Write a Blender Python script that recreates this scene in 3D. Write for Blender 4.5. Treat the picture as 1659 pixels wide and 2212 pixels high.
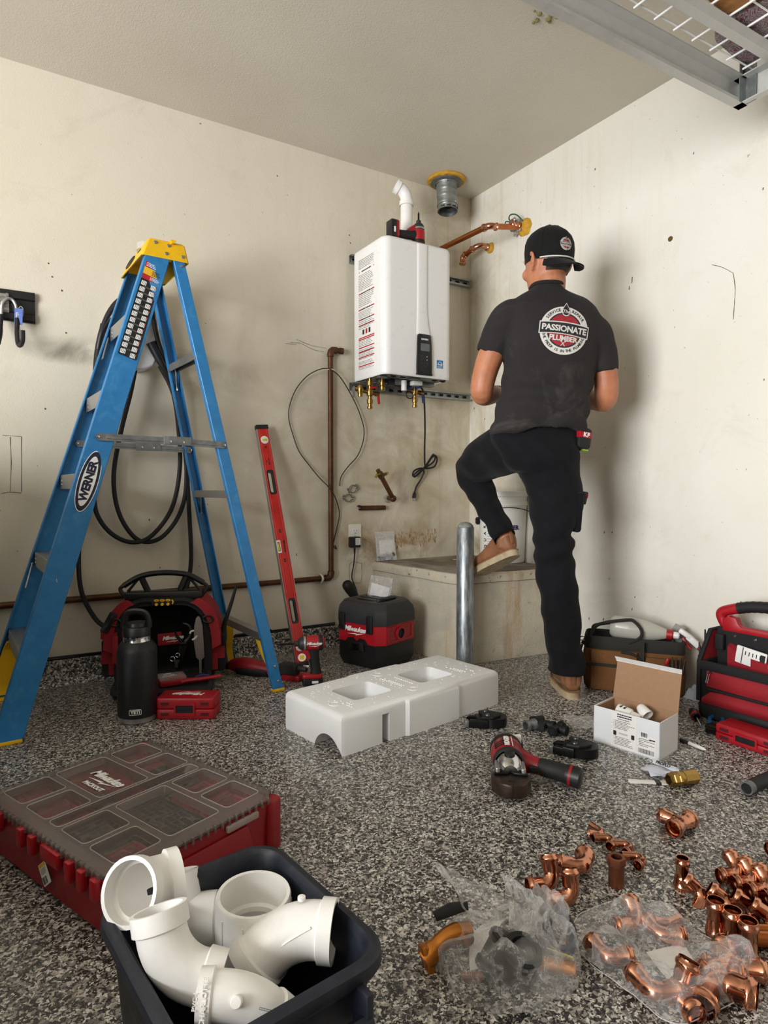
import bpy, bmesh, math, random
from math import pi, sin, cos, radians as rad
from mathutils import Matrix, Vector, noise
from mathutils.bvhtree import BVHTree
for o in list(bpy.data.objects):
 bpy.data.objects.remove(o)
S = bpy.context.scene
C = S.collection
V = Vector
FPX, CX, CY = 1380.0, 829.5, 1106.0
TH, PITCH = rad(31.6), math.atan(52 / 1380)
CAM = V((-2.386, -2.923, 0.81))
RIGHT = V((cos(TH), -sin(TH), 0))
FWD = V((sin(TH), cos(TH), 0))
FD = FWD * cos(PITCH) - V((0, 0, sin(PITCH)))
UP = FWD * sin(PITCH) + V((0, 0, cos(PITCH)))
cd = bpy.data.cameras.new('camera')
cam = bpy.data.objects.new('camera', cd)
C.objects.link(cam)
cd.sensor_fit = 'HORIZONTAL'
cd.sensor_width = 36
cd.lens = 36 * FPX / 1659
cd.clip_start = 0.02
cam.location = CAM
cam.rotation_euler = (pi / 2 - PITCH, 0, -TH)
S.camera = cam
S.view_settings.view_transform = 'Standard'
S.view_settings.look = 'None'
S.view_settings.gamma = 1
S.view_settings.use_curve_mapping = False
S.view_settings.exposure = 0.0
w = bpy.data.worlds.new('sky')
S.world = w
w.use_nodes = True
bg = w.node_tree.nodes['Background']
bg.inputs[0].default_value = (0.80, 0.90, 1.0, 1)
bg.inputs[1].default_value = 1.0
def area(name, loc, rot, sx, sy, power, col):
 l = bpy.data.lights.new(name, 'AREA')
 l.shape = 'RECTANGLE'
 l.size, l.size_y, l.energy, l.color = sx, sy, power, col
 o = bpy.data.objects.new(name, l)
 o.location, o.rotation_euler = loc, rot
 C.objects.link(o)
 return o
area('door_daylight', (-5.62, -2.75, 1.06), (0, -pi / 2, 0), 2.0, 2.3, 325, (0.97, 0.985, 1.0))
def ray(x, y):
 return FD + RIGHT * ((x - CX) / FPX) + UP * ((CY - y) / FPX)
def G(x, y, z=0.0):
 d = ray(x, y)
 return CAM + d * ((z - CAM.z) / d.z)
def LW(x, y, o=0.0):
 d = ray(x, y)
 return CAM + d * ((-o - CAM.y) / d.y)
def RW(x, y, o=0.0):
 d = ray(x, y)
 return CAM + d * ((-o - CAM.x) / d.x)
def DP(x, y, dep):
 return CAM + ray(x, y) * dep
def lin(c):
 return c / 12.92 if c <= 0.04045 else ((c + 0.055) / 1.055) ** 2.4
def hx(h):
 h = h.lstrip('#')
 return tuple(lin(int(h[i:i + 2], 16) / 255) for i in (0, 2, 4)) + (1,)
class NT:
 def __init__(s, name):
  s.m = bpy.data.materials.new(name)
  s.m.use_nodes = True
  s.t = s.m.node_tree
  s.b = s.t.nodes['Principled BSDF']
  s.tc = s.n('ShaderNodeTexCoord')
 def n(s, ty, **kw):
  nd = s.t.nodes.new(ty)
  for k, v in kw.items():
   if k.startswith('i_'):
    nd.inputs[k[2:].replace('_', ' ')].default_value = v
   else:
    setattr(nd, k, v)
  return nd
 def l(s, a, b):
  s.t.links.new(a, b)
 def noise(s, scale, detail=3, rough=0.5, vec=None, dist=0.0):
  nd = s.n('ShaderNodeTexNoise')
  nd.inputs['Scale'].default_value = scale
  nd.inputs['Detail'].default_value = detail
  nd.inputs['Roughness'].default_value = rough
  nd.inputs['Distortion'].default_value = dist
  s.l(vec or s.tc.outputs['Object'], nd.inputs['Vector'])
  return nd
 def ramp(s, src, stops, interp='LINEAR'):
  r = s.n('ShaderNodeValToRGB')
  r.color_ramp.interpolation = interp
  el = r.color_ramp.elements
  while len(el) < len(stops):
   el.new(0.5)
  for e, (p, c) in zip(el, stops):
   e.position = p
   e.color = c if isinstance(c, tuple) else (c, c, c, 1)
  s.l(src, r.inputs[0])
  return r
 def mix(s, fac, a, b, mode='MIX'):
  m = s.n('ShaderNodeMix', data_type='RGBA', blend_type=mode)
  for sock, v in ((m.inputs[0], fac), (m.inputs[6], a), (m.inputs[7], b)):
   if hasattr(v, 'is_linked'):
    s.l(v, sock)
   else:
    sock.default_value = v
  return m.outputs[2]
 def math(s, op, a, b=None, clamp=False):
  m = s.n('ShaderNodeMath', operation=op, use_clamp=clamp)
  for sock, v in ((m.inputs[0], a), (m.inputs[1], b)):
   if v is None:
    continue
   if hasattr(v, 'is_linked'):
    s.l(v, sock)
   else:
    sock.default_value = v
  return m.outputs[0]
 def bump(s, h, strength=0.2, dist=0.01):
  b = s.n('ShaderNodeBump')
  b.inputs['Strength'].default_value = strength
  b.inputs['Distance'].default_value = dist
  s.l(h, b.inputs['Height'])
  s.l(b.outputs[0], s.b.inputs['Normal'])
  return b
 def set(s, **kw):
  for k, v in kw.items():
   s.b.inputs[k.replace('_', ' ')].default_value = v
def pm(name, col, rough=0.5, metal=0.0, var=0.12, ns=25, bump=0.0, bs=200, spec=0.5, trans=0.0, alpha=1.0, coat=0.0, dirt=None):
 t = NT(name)
 c = hx(col)
 nz = t.noise(ns, 4, 0.6)
 d = tuple(x * (1 - var) for x in c[:3]) + (1,)
 e = tuple(min(1, x * (1 + var * 0.6)) for x in c[:3]) + (1,)
 r = t.ramp(nz.outputs[0], [(0.3, d), (0.7, e)])
 out = r.outputs[0]
 if dirt:
  n2 = t.noise(ns * 0.7, 5, 0.65, dist=0.5)
  r2 = t.ramp(n2.outputs[0], [(0.52, 0.0), (0.75, dirt[1])])
  out = t.mix(r2.outputs[0], out, hx(dirt[0]))
 t.l(out, t.b.inputs['Base Color'])
 rr = t.ramp(nz.outputs[0], [(0.25, max(0.02, rough - 0.08)), (0.8, min(1, rough + 0.08))])
 t.l(rr.outputs[0], t.b.inputs['Roughness'])
 t.set(Metallic=metal, IOR=1.5, Alpha=alpha)
 t.b.inputs['Specular IOR Level'].default_value = spec
 t.b.inputs['Transmission Weight'].default_value = trans
 t.b.inputs['Coat Weight'].default_value = coat
 if bump:
  t.bump(t.noise(bs, 3).outputs[0], bump, 0.002)
 return t.m
def frame_of(d, hint=None):
 d = d.normalized()
 h = hint or (V((0, 0, 1)) if abs(d.z) < 0.9 else V((1, 0, 0)))
 x = h.cross(d).normalized()
 return x, d.cross(x).normalized()
def rot(rx=0, ry=0, rz=0):
 return (Matrix.Rotation(rad(rz), 4, 'Z') @ Matrix.Rotation(rad(ry), 4, 'Y') @ Matrix.Rotation(rad(rx), 4, 'X'))
def TR(x=0, y=0, z=0):
 return Matrix.Translation((x, y, z))
def rrect(w, h, r, n=4):
 p = []
 for cx, cy, a in ((w / 2 - r, h / 2 - r, 0), (-w / 2 + r, h / 2 - r, 90), (-w / 2 + r, -h / 2 + r, 180), (w / 2 - r, -h / 2 + r, 270)):
  for i in range(n + 1):
   t = rad(a + 90 * i / n)
   p.append((cx + r * cos(t), cy + r * sin(t)))
 return p
def spline(pts, n=6, closed=False):
 P = [V(p) for p in pts]
 m = len(P)
 out = []
 for i in range(m if closed else m - 1):
  g = (lambda k: P[k % m]) if closed else (lambda k: P[max(0, min(m - 1, k))])
  a, b, c, d = g(i - 1), g(i), g(i + 1), g(i + 2)
  for j in range(n):
   t = j / n
   out.append(0.5 * ((2 * b) + (c - a) * t + (2 * a - 5 * b + 4 * c - d) * t * t + (3 * b - a - 3 * c + d) * t ** 3))
 if not closed:
  out.append(P[-1])
 return out
class MB:
 def __init__(s, M=None):
  s.bm = bmesh.new()
  s.M = M or Matrix()
  s.mi = 0
 def raw(s, vs, fs, M=None):
  MM = s.M @ M if M else s.M
  bv = [s.bm.verts.new(MM @ V(v)) for v in vs]
  for f in fs:
   try:
    fa = s.bm.faces.new([bv[i] for i in f])
    fa.material_index = s.mi
    fa.smooth = True
   except ValueError:
    pass
  return s
 def box(s, c, size, M=None, bev=0.0, seg=2):
  MM = TR(*c) @ (M or Matrix())
  t = bmesh.new()
  bmesh.ops.create_cube(t, size=1)
  bmesh.ops.scale(t, vec=size, verts=t.verts)
  if bev:
   bmesh.ops.bevel(t, geom=t.edges[:], offset=min(bev, min(size) * 0.49), segments=seg, profile=0.5, affect='EDGES', clamp_overlap=True)
  t.verts.index_update()
  s.raw([v.co[:] for v in t.verts], [[v.index for v in f.verts] for f in t.faces], MM)
  t.free()
  return s
 def loft(s, rings, cap0=True, cap1=True, closed=False):
  n = len(rings[0])
  vs = [p for r in rings for p in r]
  fs = []
  m = len(rings)
  for i in range(m if closed else m - 1):
   a, b = i * n, ((i + 1) % m) * n
   for j in range(n):
    k = (j + 1) % n
    fs.append((a + j, a + k, b + k, b + j))
  if cap0 and not closed:
   fs.append(tuple(range(n - 1, -1, -1)))
  if cap1 and not closed:
   fs.append(tuple(range((m - 1) * n, m * n)))
  return s.raw(vs, fs)
 def tube(s, pts, r, n=8, caps=True, closed=False, sq=None, hint=None):
  P = [V(p) for p in pts]
  m = len(P)
  rr = r if isinstance(r, (list, tuple)) else [r] * m
  rings = []
  x = None
  for i, p in enumerate(P):
   a = P[(i - 1) % m] if (closed or i) else p
   b = P[(i + 1) % m] if (closed or i < m - 1) else p
   d = (b - a)
   d = d.normalized() if d.length > 1e-9 else V((0, 0, 1))
   if x is None:
    x, y = frame_of(d, hint)
   else:
    x = (x - d * x.dot(d))
    x = x.normalized() if x.length > 1e-6 else frame_of(d)[0]
    y = d.cross(x)
   kx, ky = sq or (1, 1)
   rings.append([p + x * (rr[i] * kx * cos(2 * pi * j / n)) + y * (rr[i] * ky * sin(2 * pi * j / n)) for j in range(n)])
  return s.loft(rings, caps, caps, closed)
 def cyl(s, a, b, r, r2=None, n=16, caps=True):
  return s.tube([a, b], [r, r if r2 is None else r2], n, caps)
 def lathe(s, prof, o=(0, 0, 0), axis=(0, 0, 1), n=24, hint=None):
  o, ax = V(o), V(axis).normalized()
  x, y = frame_of(ax, hint)
  rings = [[o + ax * h + x * (max(r, 1e-5) * cos(2 * pi * j / n)) + y * (max(r, 1e-5) * sin(2 * pi * j / n)) for j in range(n)] for r, h in prof]
  return s.loft(rings, prof[0][0] < 1e-4, prof[-1][0] < 1e-4)
 def prism(s, poly, z0, z1, M=None, bev=0.0, seg=2):
  n = len(poly)
  if bev:
   cx = sum(p[0] for p in poly) / n
   cy = sum(p[1] for p in poly) / n
   def inset(d):
    out = []
    for i in range(n):
     a, b, c = V(poly[i - 1]), V(poly[i]), V(poly[(i + 1) % n])
     e1, e2 = (b - a), (c - b)
     n1 = V((-e1.y, e1.x)).normalized() if e1.length > 1e-9 else V((0, 0))
     n2 = V((-e2.y, e2.x)).normalized() if e2.length > 1e-9 else n1
     k = n1 + n2
     k = k / max(0.3, k.length_squared / 2) if k.length > 1e-6 else n1
     out.append(b + k * d)
    return out
   levels = []
   for i in range(seg + 1):
    t = pi / 2 * i / seg
    levels.append((bev * (1 - sin(t)), z0 + bev * (1 - cos(t))))
   levels += [(d, z1 - (z - z0)) for d, z in reversed(levels)]
   rings = [[(p[0], p[1], z) for p in inset(d)] for d, z in levels]
  else:
   rings = [[(p[0], p[1], z) for p in poly] for z in (z0, z1)]
  MM = s.M
  if M:
   s.M = s.M @ M
  s.loft(rings)
  s.M = MM
  return s
 def ring(s, outer, inner, z0, z1, M=None):
  n = len(outer)
  R = [[(p[0], p[1], z0) for p in outer], [(p[0], p[1], z1) for p in outer], [(p[0], p[1], z1) for p in inner], [(p[0], p[1], z0) for p in inner]]
  MM = s.M
  if M:
   s.M = s.M @ M
  s.loft(R, closed=True)
  s.M = MM
  return s
 def ball(s, c, r, sc=(1, 1, 1), n=12, m=8, M=None):
  rings = [[(sc[0] * r * sin(pi * i / m) * cos(2 * pi * j / n), sc[1] * r * sin(pi * i / m) * sin(2 * pi * j / n), -sc[2] * r * cos(pi * i / m)) for j in range(n)] for i in range(m + 1)]
  rings[0] = [(0, 0, -sc[2] * r)] * n
  rings[-1] = [(0, 0, sc[2] * r)] * n
  MM = s.M
  s.M = s.M @ TR(*c) @ (M or Matrix())
  s.loft(rings, False, False)
  s.M = MM
  return s
 def grid(s, f, nu, nv):
  vs = [f(i / nu, j / nv) for i in range(nu + 1) for j in range(nv + 1)]
  fs = [(i * (nv + 1) + j, (i + 1) * (nv + 1) + j, (i + 1) * (nv + 1) + j + 1, i * (nv + 1) + j + 1) for i in range(nu) for j in range(nv)]
  return s.raw(vs, fs)
 def islands(s, name, mat, parent, ang, props):
  s.bm.verts.ensure_lookup_table()
  s.bm.verts.index_update()
  seen = set()
  out = []
  for v0 in s.bm.verts:
   if v0.index in seen:
    continue
   st, comp = [v0], []
   seen.add(v0.index)
   while st:
    v = st.pop()
    comp.append(v)
    for e in v.link_edges:
     k = e.other_vert(v)
     if k.index not in seen:
      seen.add(k.index)
      st.append(k)
   ids = {v.index: i for i, v in enumerate(comp)}
   fs = {f for v in comp for f in v.link_faces}
   m = MB()
   if not fs:
    continue
   m.raw([v.co[:] for v in comp], [[ids[v.index] for v in f.verts] for f in fs])
   out.append(m.build(name, mat, parent, ang, **props))
  s.bm.free()
  return out
 def build(s, name, mat, parent=None, ang=38, normals=True, split=False, **props):
  bmesh.ops.remove_doubles(s.bm, verts=s.bm.verts, dist=1e-6)
  if split:
   return s.islands(name, mat, parent, ang, props)
  if normals:
   bmesh.ops.recalc_face_normals(s.bm, faces=s.bm.faces)
  a = rad(ang)
  for e in s.bm.edges:
   if len(e.link_faces) == 2 and e.calc_face_angle(0) > a:
    e.smooth = False
  me = bpy.data.meshes.new(name)
  s.bm.to_mesh(me)
  s.bm.free()
  for m in (mat if isinstance(mat, (list, tuple)) else [mat]):
   me.materials.append(m)
  return link(name, me, parent, **props)
def link(name, me, parent=None, **props):
 o = bpy.data.objects.new(name, me)
 C.objects.link(o)
 if parent:
  o.parent = parent
 for k, v in props.items():
  o[k] = v
 return o
def tag(o, label, cat, group=None, kind=None):
 o['label'], o['category'] = label, cat
 if group:
  o['group'] = group
 if kind:
  o['kind'] = kind
 return o
def thing(name, label, cat, loc=(0, 0, 0), rz=0, group=None, M=None):
 o = bpy.data.objects.new(name, None)
 o.empty_display_size = 0.05
 C.objects.link(o)
 if M is not None:
  o.matrix_world = M
 else:
  o.location = loc
  o.rotation_euler = (0, 0, rad(rz))
 return tag(o, label, cat, group)
def placed(o, M):
 o.matrix_world = M
 return o
def text_mesh(body, size, bold=0.0, shear=0.0, ext=0.0004, align='CENTER', space=1.0):
 cu = bpy.data.curves.new('lettering', 'FONT')
 cu.body, cu.size, cu.shear, cu.offset, cu.extrude = body, size, shear, bold, ext
 cu.align_x, cu.align_y = align, 'CENTER'
 cu.space_character = space
 cu.resolution_u = 3
 ob = bpy.data.objects.new('lettering', cu)
 me = bpy.data.meshes.new_from_object(ob)
 bpy.data.objects.remove(ob)
 bpy.data.curves.remove(cu)
 return me
def text(name, body, size, mat, parent, M, **kw):
 me = text_mesh(body, size, **kw)
 me.materials.clear()
 me.materials.append(mat)
 o = link(name, me, parent)
 o.matrix_local = M
 return o
def basis(o, x, y):
 x = V(x).normalized()
 z = x.cross(V(y)).normalized()
 y = z.cross(x)
 m = Matrix((x, y, z)).transposed().to_4x4()
 m.translation = V(o)
 return m
def remesh(me, voxel, smooth=4, factor=0.5):
 ob = bpy.data.objects.new('tmp', me)
 C.objects.link(ob)
 r = ob.modifiers.new('r', 'REMESH')
 r.mode, r.voxel_size, r.use_smooth_shade = 'VOXEL', voxel, True
 if smooth:
  k = ob.modifiers.new('s', 'SMOOTH')
  k.iterations, k.factor = smooth, factor
 dg = bpy.context.evaluated_depsgraph_get()
 out = bpy.data.meshes.new_from_object(ob.evaluated_get(dg))
 bpy.data.objects.remove(ob)
 return out
def bool_diff(me, cutter):
 a = bpy.data.objects.new('a', me)
 b = bpy.data.objects.new('b', cutter)
 C.objects.link(a)
 C.objects.link(b)
 md = a.modifiers.new('d', 'BOOLEAN')
 md.operation, md.object, md.solver = 'DIFFERENCE', b, 'EXACT'
 dg = bpy.context.evaluated_depsgraph_get()
 out = bpy.data.meshes.new_from_object(a.evaluated_get(dg))
 bpy.data.objects.remove(a)
 bpy.data.objects.remove(b)
 return out
rnd = random.Random(7)
# == materials of the setting
ZC = 2.468
X0, Y0 = -5.7, -5.6
def wall_mat(name, col, streak, dirtcol, grime=()):
 t = NT(name)
 big = t.noise(1.3, 4, 0.6)
 fine = t.noise(9, 5, 0.65)
 base = t.mix(t.ramp(big.outputs[0], [(0.35, 0.0), (0.7, 1.0)]).outputs[0], hx(col), tuple(c * k for c, k in zip(hx(col)[:3], (0.93, 0.92, 0.88))) + (1,))
 mp = t.n('ShaderNodeMapping')
 mp.inputs['Scale'].default_value = (17, 17, 1.3)
 t.l(t.tc.outputs['Object'], mp.inputs[0])
 st = t.noise(1.5, 4, 0.6, mp.outputs[0])
 sx = t.n('ShaderNodeSeparateXYZ')
 t.l(t.tc.outputs['Object'], sx.inputs[0])
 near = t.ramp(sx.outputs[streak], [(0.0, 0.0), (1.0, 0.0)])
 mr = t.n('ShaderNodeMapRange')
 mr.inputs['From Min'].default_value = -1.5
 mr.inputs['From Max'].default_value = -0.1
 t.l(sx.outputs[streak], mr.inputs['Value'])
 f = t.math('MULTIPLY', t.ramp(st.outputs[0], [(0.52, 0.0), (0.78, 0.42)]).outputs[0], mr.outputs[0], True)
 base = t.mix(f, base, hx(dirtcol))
 sp = t.noise(55, 2, 0.5)
 base = t.mix(t.ramp(sp.outputs[0], [(0.735, 0.0), (0.76, 0.5)]).outputs[0], base, hx('5a4c38'))
 sm = t.noise(3.2, 5, 0.7, dist=1.0)
 base = t.mix(t.ramp(sm.outputs[0], [(0.55, 0.0), (0.85, 0.22)]).outputs[0], base, hx('8a7c66'))
 for cx_, cz_, rx_, rz_, amt, col_ in grime:
  a = t.math('DIVIDE', t.math('SUBTRACT', sx.outputs[streak], cx_), rx_)
  c_ = t.math('DIVIDE', t.math('SUBTRACT', sx.outputs[2], cz_), rz_)
  q = t.math('ADD', t.math('MULTIPLY', a, a), t.math('MULTIPLY', c_, c_))
  q = t.math('SUBTRACT', 1.0, q, True)
  q = t.math('MULTIPLY', q, t.ramp(t.noise(4.5, 5, 0.65, dist=0.8).outputs[0], [(0.36, 0.0), (0.68, amt)]).outputs[0])
  base = t.mix(q, base, hx(col_))
 t.l(base, t.b.inputs['Base Color'])
 t.set(Roughness=0.72)
 h = t.math('ADD', t.noise(150, 3, 0.5).outputs[0], t.math('MULTIPLY', fine.outputs[0], 0.6))
 t.bump(h, 0.30, 0.003)
 return t.m
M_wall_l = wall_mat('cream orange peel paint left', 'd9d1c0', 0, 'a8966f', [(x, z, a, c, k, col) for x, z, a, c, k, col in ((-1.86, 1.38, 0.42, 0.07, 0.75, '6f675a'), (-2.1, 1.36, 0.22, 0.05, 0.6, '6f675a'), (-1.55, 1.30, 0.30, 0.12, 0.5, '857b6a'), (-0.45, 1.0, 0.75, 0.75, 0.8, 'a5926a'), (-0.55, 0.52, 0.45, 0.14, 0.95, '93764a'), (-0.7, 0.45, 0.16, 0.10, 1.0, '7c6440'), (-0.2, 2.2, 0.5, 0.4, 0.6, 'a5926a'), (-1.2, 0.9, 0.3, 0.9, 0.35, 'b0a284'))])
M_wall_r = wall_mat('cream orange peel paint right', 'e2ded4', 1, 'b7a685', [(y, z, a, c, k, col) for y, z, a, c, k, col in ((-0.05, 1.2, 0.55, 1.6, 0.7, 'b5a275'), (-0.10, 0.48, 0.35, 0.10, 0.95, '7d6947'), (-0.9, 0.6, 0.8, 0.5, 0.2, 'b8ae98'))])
def ceil_mat():
 t = NT('ceiling texture paint')
 n = t.noise(2, 4)
 t.l(t.ramp(n.outputs[0], [(0.3, hx('c8c0b1')), (0.75, hx('d0c9bb'))]).outputs[0], t.b.inputs['Base Color'])
 t.set(Roughness=0.8)
 t.bump(t.noise(150, 3, 0.6).outputs[0], 0.35, 0.004)
 return t.m
def flake_mat(name, scale, rough, bump):
 t = NT(name)
 d = t.noise(scale * 0.55, 2, 0.5)
 vec = t.n('ShaderNodeVectorMath', operation='MULTIPLY_ADD')
 t.l(d.outputs['Color'], vec.inputs[0])
 vec.inputs[1].default_value = (0.018, 0.018, 0.018)
 t.l(t.tc.outputs['Object'], vec.inputs[2])
 v = t.n('ShaderNodeTexVoronoi', feature='F1')
 v.inputs['Scale'].default_value = scale
 t.l(vec.outputs[0], v.inputs['Vector'])
 sp = t.n('ShaderNodeSeparateColor')
 t.l(v.outputs['Color'], sp.inputs[0])
 r = t.ramp(sp.outputs[0], [(0.0, hx('121214')), (0.26, hx('363637')), (0.42, hx('716e6a')), (0.58, hx('9a968e')), (0.75, hx('c0bab0')), (0.88, hx('e4e1da'))], 'CONSTANT')
 b = t.noise(1.1, 3)
 out = t.mix(t.ramp(b.outputs[0], [(0.35, 0.0), (0.8, 0.2)]).outputs[0], r.outputs[0], hx('5d574c'))
 t.l(out, t.b.inputs['Base Color'])
 t.l(t.ramp(sp.outputs[1], [(0.0, rough - 0.08), (1.0, rough + 0.12)]).outputs[0], t.b.inputs['Roughness'])
 t.b.inputs['Coat Weight'].default_value = 0.25
 t.b.inputs['Coat Roughness'].default_value = 0.22
 t.bump(t.math('ADD', v.outputs['Distance'], sp.outputs[2]), bump, 0.0015)
 return t.m
M_ceil = ceil_mat()
M_floor = flake_mat('epoxy flake floor', 215, 0.36, 0.35)
M_cove = flake_mat('epoxy flake cove', 165, 0.42, 0.5)
def stained(name, col, rust, amt, crack=0.3):
 t = NT(name)
 a = t.noise(5, 5, 0.6)
 base = t.ramp(a.outputs[0], [(0.3, hx(col)), (0.75, tuple(c * 0.72 for c in hx(col)[:3]) + (1,))]).outputs[0]
 mp = t.n('ShaderNodeMapping')
 mp.inputs['Scale'].default_value = (7, 7, 1.0)
 t.l(t.tc.outputs['Object'], mp.inputs[0])
 st = t.noise(1.6, 5, 0.62, mp.outputs[0])
 base = t.mix(t.ramp(st.outputs[0], [(0.50, 0.0), (0.74, amt)]).outputs[0], base, hx(rust))
 gy = t.noise(3.1, 4, 0.6, dist=0.6)
 base = t.mix(t.ramp(gy.outputs[0], [(0.48, 0.0), (0.62, 0.6)]).outputs[0], base, hx('a9a398'))
 sp = t.noise(34, 4, 0.6)
 base = t.mix(t.ramp(sp.outputs[0], [(0.64, 0.0), (0.70, crack)]).outputs[0], base, hx('3c3227'))
 t.l(base, t.b.inputs['Base Color'])
 t.set(Roughness=0.85)
 t.bump(t.math('ADD', sp.outputs[0], t.noise(120, 2).outputs[0]), 0.4, 0.006)
 return t.m
M_plat = stained('stained plaster curb', 'cdc3ae', 'a67a45', 0.85)
M_plat_top = stained('dirty concrete', '776a5a', '54452f', 0.6)
M_chip = stained('chipped concrete lip', 'cfc2aa', '8d6b43', 0.9, 0.8)
M_raw = stained('bare grey concrete', '8d8a86', '6d6963', 0.5, 0.6)
M_mark = pm('dark scuff', '4a4034', 0.9)
M_rust = pm('rust bloom', 'a98656', 0.95, ns=60, var=0.35)
M_drive = pm('driveway concrete', 'b5b0a6', 0.85, ns=6)
def struct(o):
 o['kind'] = 'structure'
 return o
floor = struct(MB().box(((X0) / 2, Y0 / 2, -0.06), (-X0 + 0.2, -Y0 + 0.2, 0.12)).build('floor', M_floor))
ceiling = struct(MB().box((X0 / 2, Y0 / 2, ZC + 0.06), (-X0 + 0.2, -Y0 + 0.2, 0.12)).build('ceiling', M_ceil))
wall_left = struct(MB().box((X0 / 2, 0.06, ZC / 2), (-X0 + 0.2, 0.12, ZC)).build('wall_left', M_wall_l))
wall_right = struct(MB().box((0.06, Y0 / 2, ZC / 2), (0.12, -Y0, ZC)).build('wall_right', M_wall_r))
M_wall_b = pm('brown panelled back wall', '75695a', 0.8, ns=3)
wall_back = struct(MB().box((X0 / 2, Y0 - 0.06, ZC / 2), (-X0, 0.12, ZC)).build('wall_back', M_wall_b))
b = MB()
b.box((X0 - 0.06, -0.79, ZC / 2), (0.12, 1.58, ZC)).box((X0 - 0.06, -4.76, ZC / 2), (0.12, 1.68, ZC)).box((X0 - 0.06, Y0 / 2, ZC - 0.14), (0.12, -Y0 - 3.0, 0.36))
wall_front = struct(b.build('wall_front', M_wall_b))
struct(MB().box((X0 - 3.1, Y0 / 2, -0.06), (6.0, 9, 0.12)).build('trim_1', M_drive))
b = MB()
prof = [(-0.002, 0.0), (-0.034, 0.0), (-0.026, 0.012), (-0.022, 0.03), (-0.022, 0.098), (-0.016, 0.104), (-0.002, 0.104)]
b.loft([[(x, y, z) for y, z in prof] for x in [X0 + 0.02 + i * (-0.66 - X0) / 24 for i in range(25)]])
struct(b.build('baseboard_left', M_cove, ang=30))
def plat_ring(inset, z, jit=0.0):
 pts = []
 P = [(-0.655, -0.004), (-0.60, -0.655), (-0.003, -0.655 - 0.06), (-0.003, -0.004)]
 for i in range(4):
  a, c = V(P[i]), V(P[(i + 1) % 4])
  for k in range(12):
   q = a.lerp(c, k / 12)
   j = noise.noise(V((q.x * 9, q.y * 9, z * 14))) * jit
   ctr = V((-0.3, -0.3))
   q = q + (ctr - q).normalized() * (inset + j)
   q.x, q.y = min(q.x, -0.002), min(q.y, -0.002)
   pts.append((q.x, q.y, z))
 return pts
b = MB()
b.loft([plat_ring(0.004, 0.001, 0.004), plat_ring(0.006, 0.15, 0.005), plat_ring(0.008, 0.30, 0.006), plat_ring(0.008, 0.37, 0.008)], True, True)
plinth = b.build('concrete_plinth', M_plat, ang=50)
tag(plinth, 'rust-stained plastered concrete plinth in the corner behind the steel bollard', 'plinth')
b = MB()
b.loft([plat_ring(0.012, 0.3705, 0.01), plat_ring(-0.004, 0.374, 0.012), plat_ring(-0.006, 0.405, 0.014), plat_ring(0.006, 0.418, 0.012)], True, False)
b.build('chipped_lip', M_chip, plinth, ang=50, label='chipped crumbling painted lip of the plinth')
b = MB()
b.loft([plat_ring(0.008, 0.412, 0.004), plat_ring(0.012, 0.4205, 0.004)], True, True)
b.build('plinth_top', M_plat_top, plinth, ang=60, label='grey dirty bare concrete top')
def scuff(name, parent, pts, wd, mat=None, off=0.0006):
 mb = MB()
 n = V((0, -1, 0)) if abs(pts[0][1]) < abs(pts[0][0]) and parent in (wall_left,) else V((-1, 0, 0))
 if parent is plinth:
  n = V((0, -1, 0))
 P = spline(pts, 4)
 r = [wd * (0.35 + 0.65 * abs(noise.noise(p * 60))) for p in P]
 mb.tube([p + n * off for p in P], r, 5, sq=(1, 1))
 return mb.build(name, mat or M_mark, parent)
for q in (((5, 940), (46, 943)), ((22, 944), (24, 1000), (22, 1063)), ((46, 943), (46, 1062)), ((3, 1066), (22, 1063), (46, 1065))):
 scuff('cut_line', wall_left, [LW(x, y) for x, y in q], 0.0017)
for q in (((628, 740), (650, 742), (676, 755), (700, 760)), ((640, 733), (672, 746), (704, 752)), ((615, 742), (640, 744))):
 scuff('scratch', wall_left, [LW(x, y) for x, y in q], 0.0016)
for q in (((757, 1265), (756, 1217), (781, 1217)), ((781, 1215), (780, 1257), (758, 1257))):
 scuff('cut_line', wall_left, [LW(x, y) for x, y in q], 0.0016)
for x, y, d in ((104, 569, 3), (112, 598, 3), (133, 628, 4), (142, 719, 3), (97, 883, 3), (322, 1123, 4), (345, 1226, 2), (430, 1223, 2), (598, 380, 3), (640, 1198, 5), (432, 267, 2), (754, 508, 2), (756, 525, 3), (780, 735, 3)):
 scuff('nail_hole', wall_left, [LW(x, y - d / 2), LW(x + 1, y + d / 2)], 0.004)
for x, y, d in ((1285, 366, 5), (1498, 331, 5), (1648, 408, 5), (1650, 820, 4), (1365, 605, 14), (1359, 622, 8), (1305, 1150, 4), (1303, 1338, 6), (1365, 1316, 5), (1272, 1336, 5), (1014, 965, 6), (1024, 882, 4), (1047, 905, 4), (1007, 905, 4), (1316, 1250, 2), (1322, 1150, 3), (1371, 1290, 3), (1600, 1300, 2)):
 scuff('nail_hole', wall_right, [RW(x + 1, y - d / 2), RW(x, y + d / 2)], 0.0038)
for q in (((1538, 572), (1552, 575), (1566, 580), (1584, 590)), ((1584, 590), (1588, 620), (1587, 650), (1584, 690))):
 scuff('scratch', wall_right, [RW(x, y) for x, y in q], 0.0022)
mb = MB()
p = RW(1448, 516)
mb.lathe([(0.0, 0.004), (0.009, 0.003), (0.011, 0.0)], p, (-1, 0, 0), 14)
mb.build('nail_head', pm('tarnished brass nail', '7a6238', 0.5, 0.7), wall_right)
mb = MB()
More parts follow.
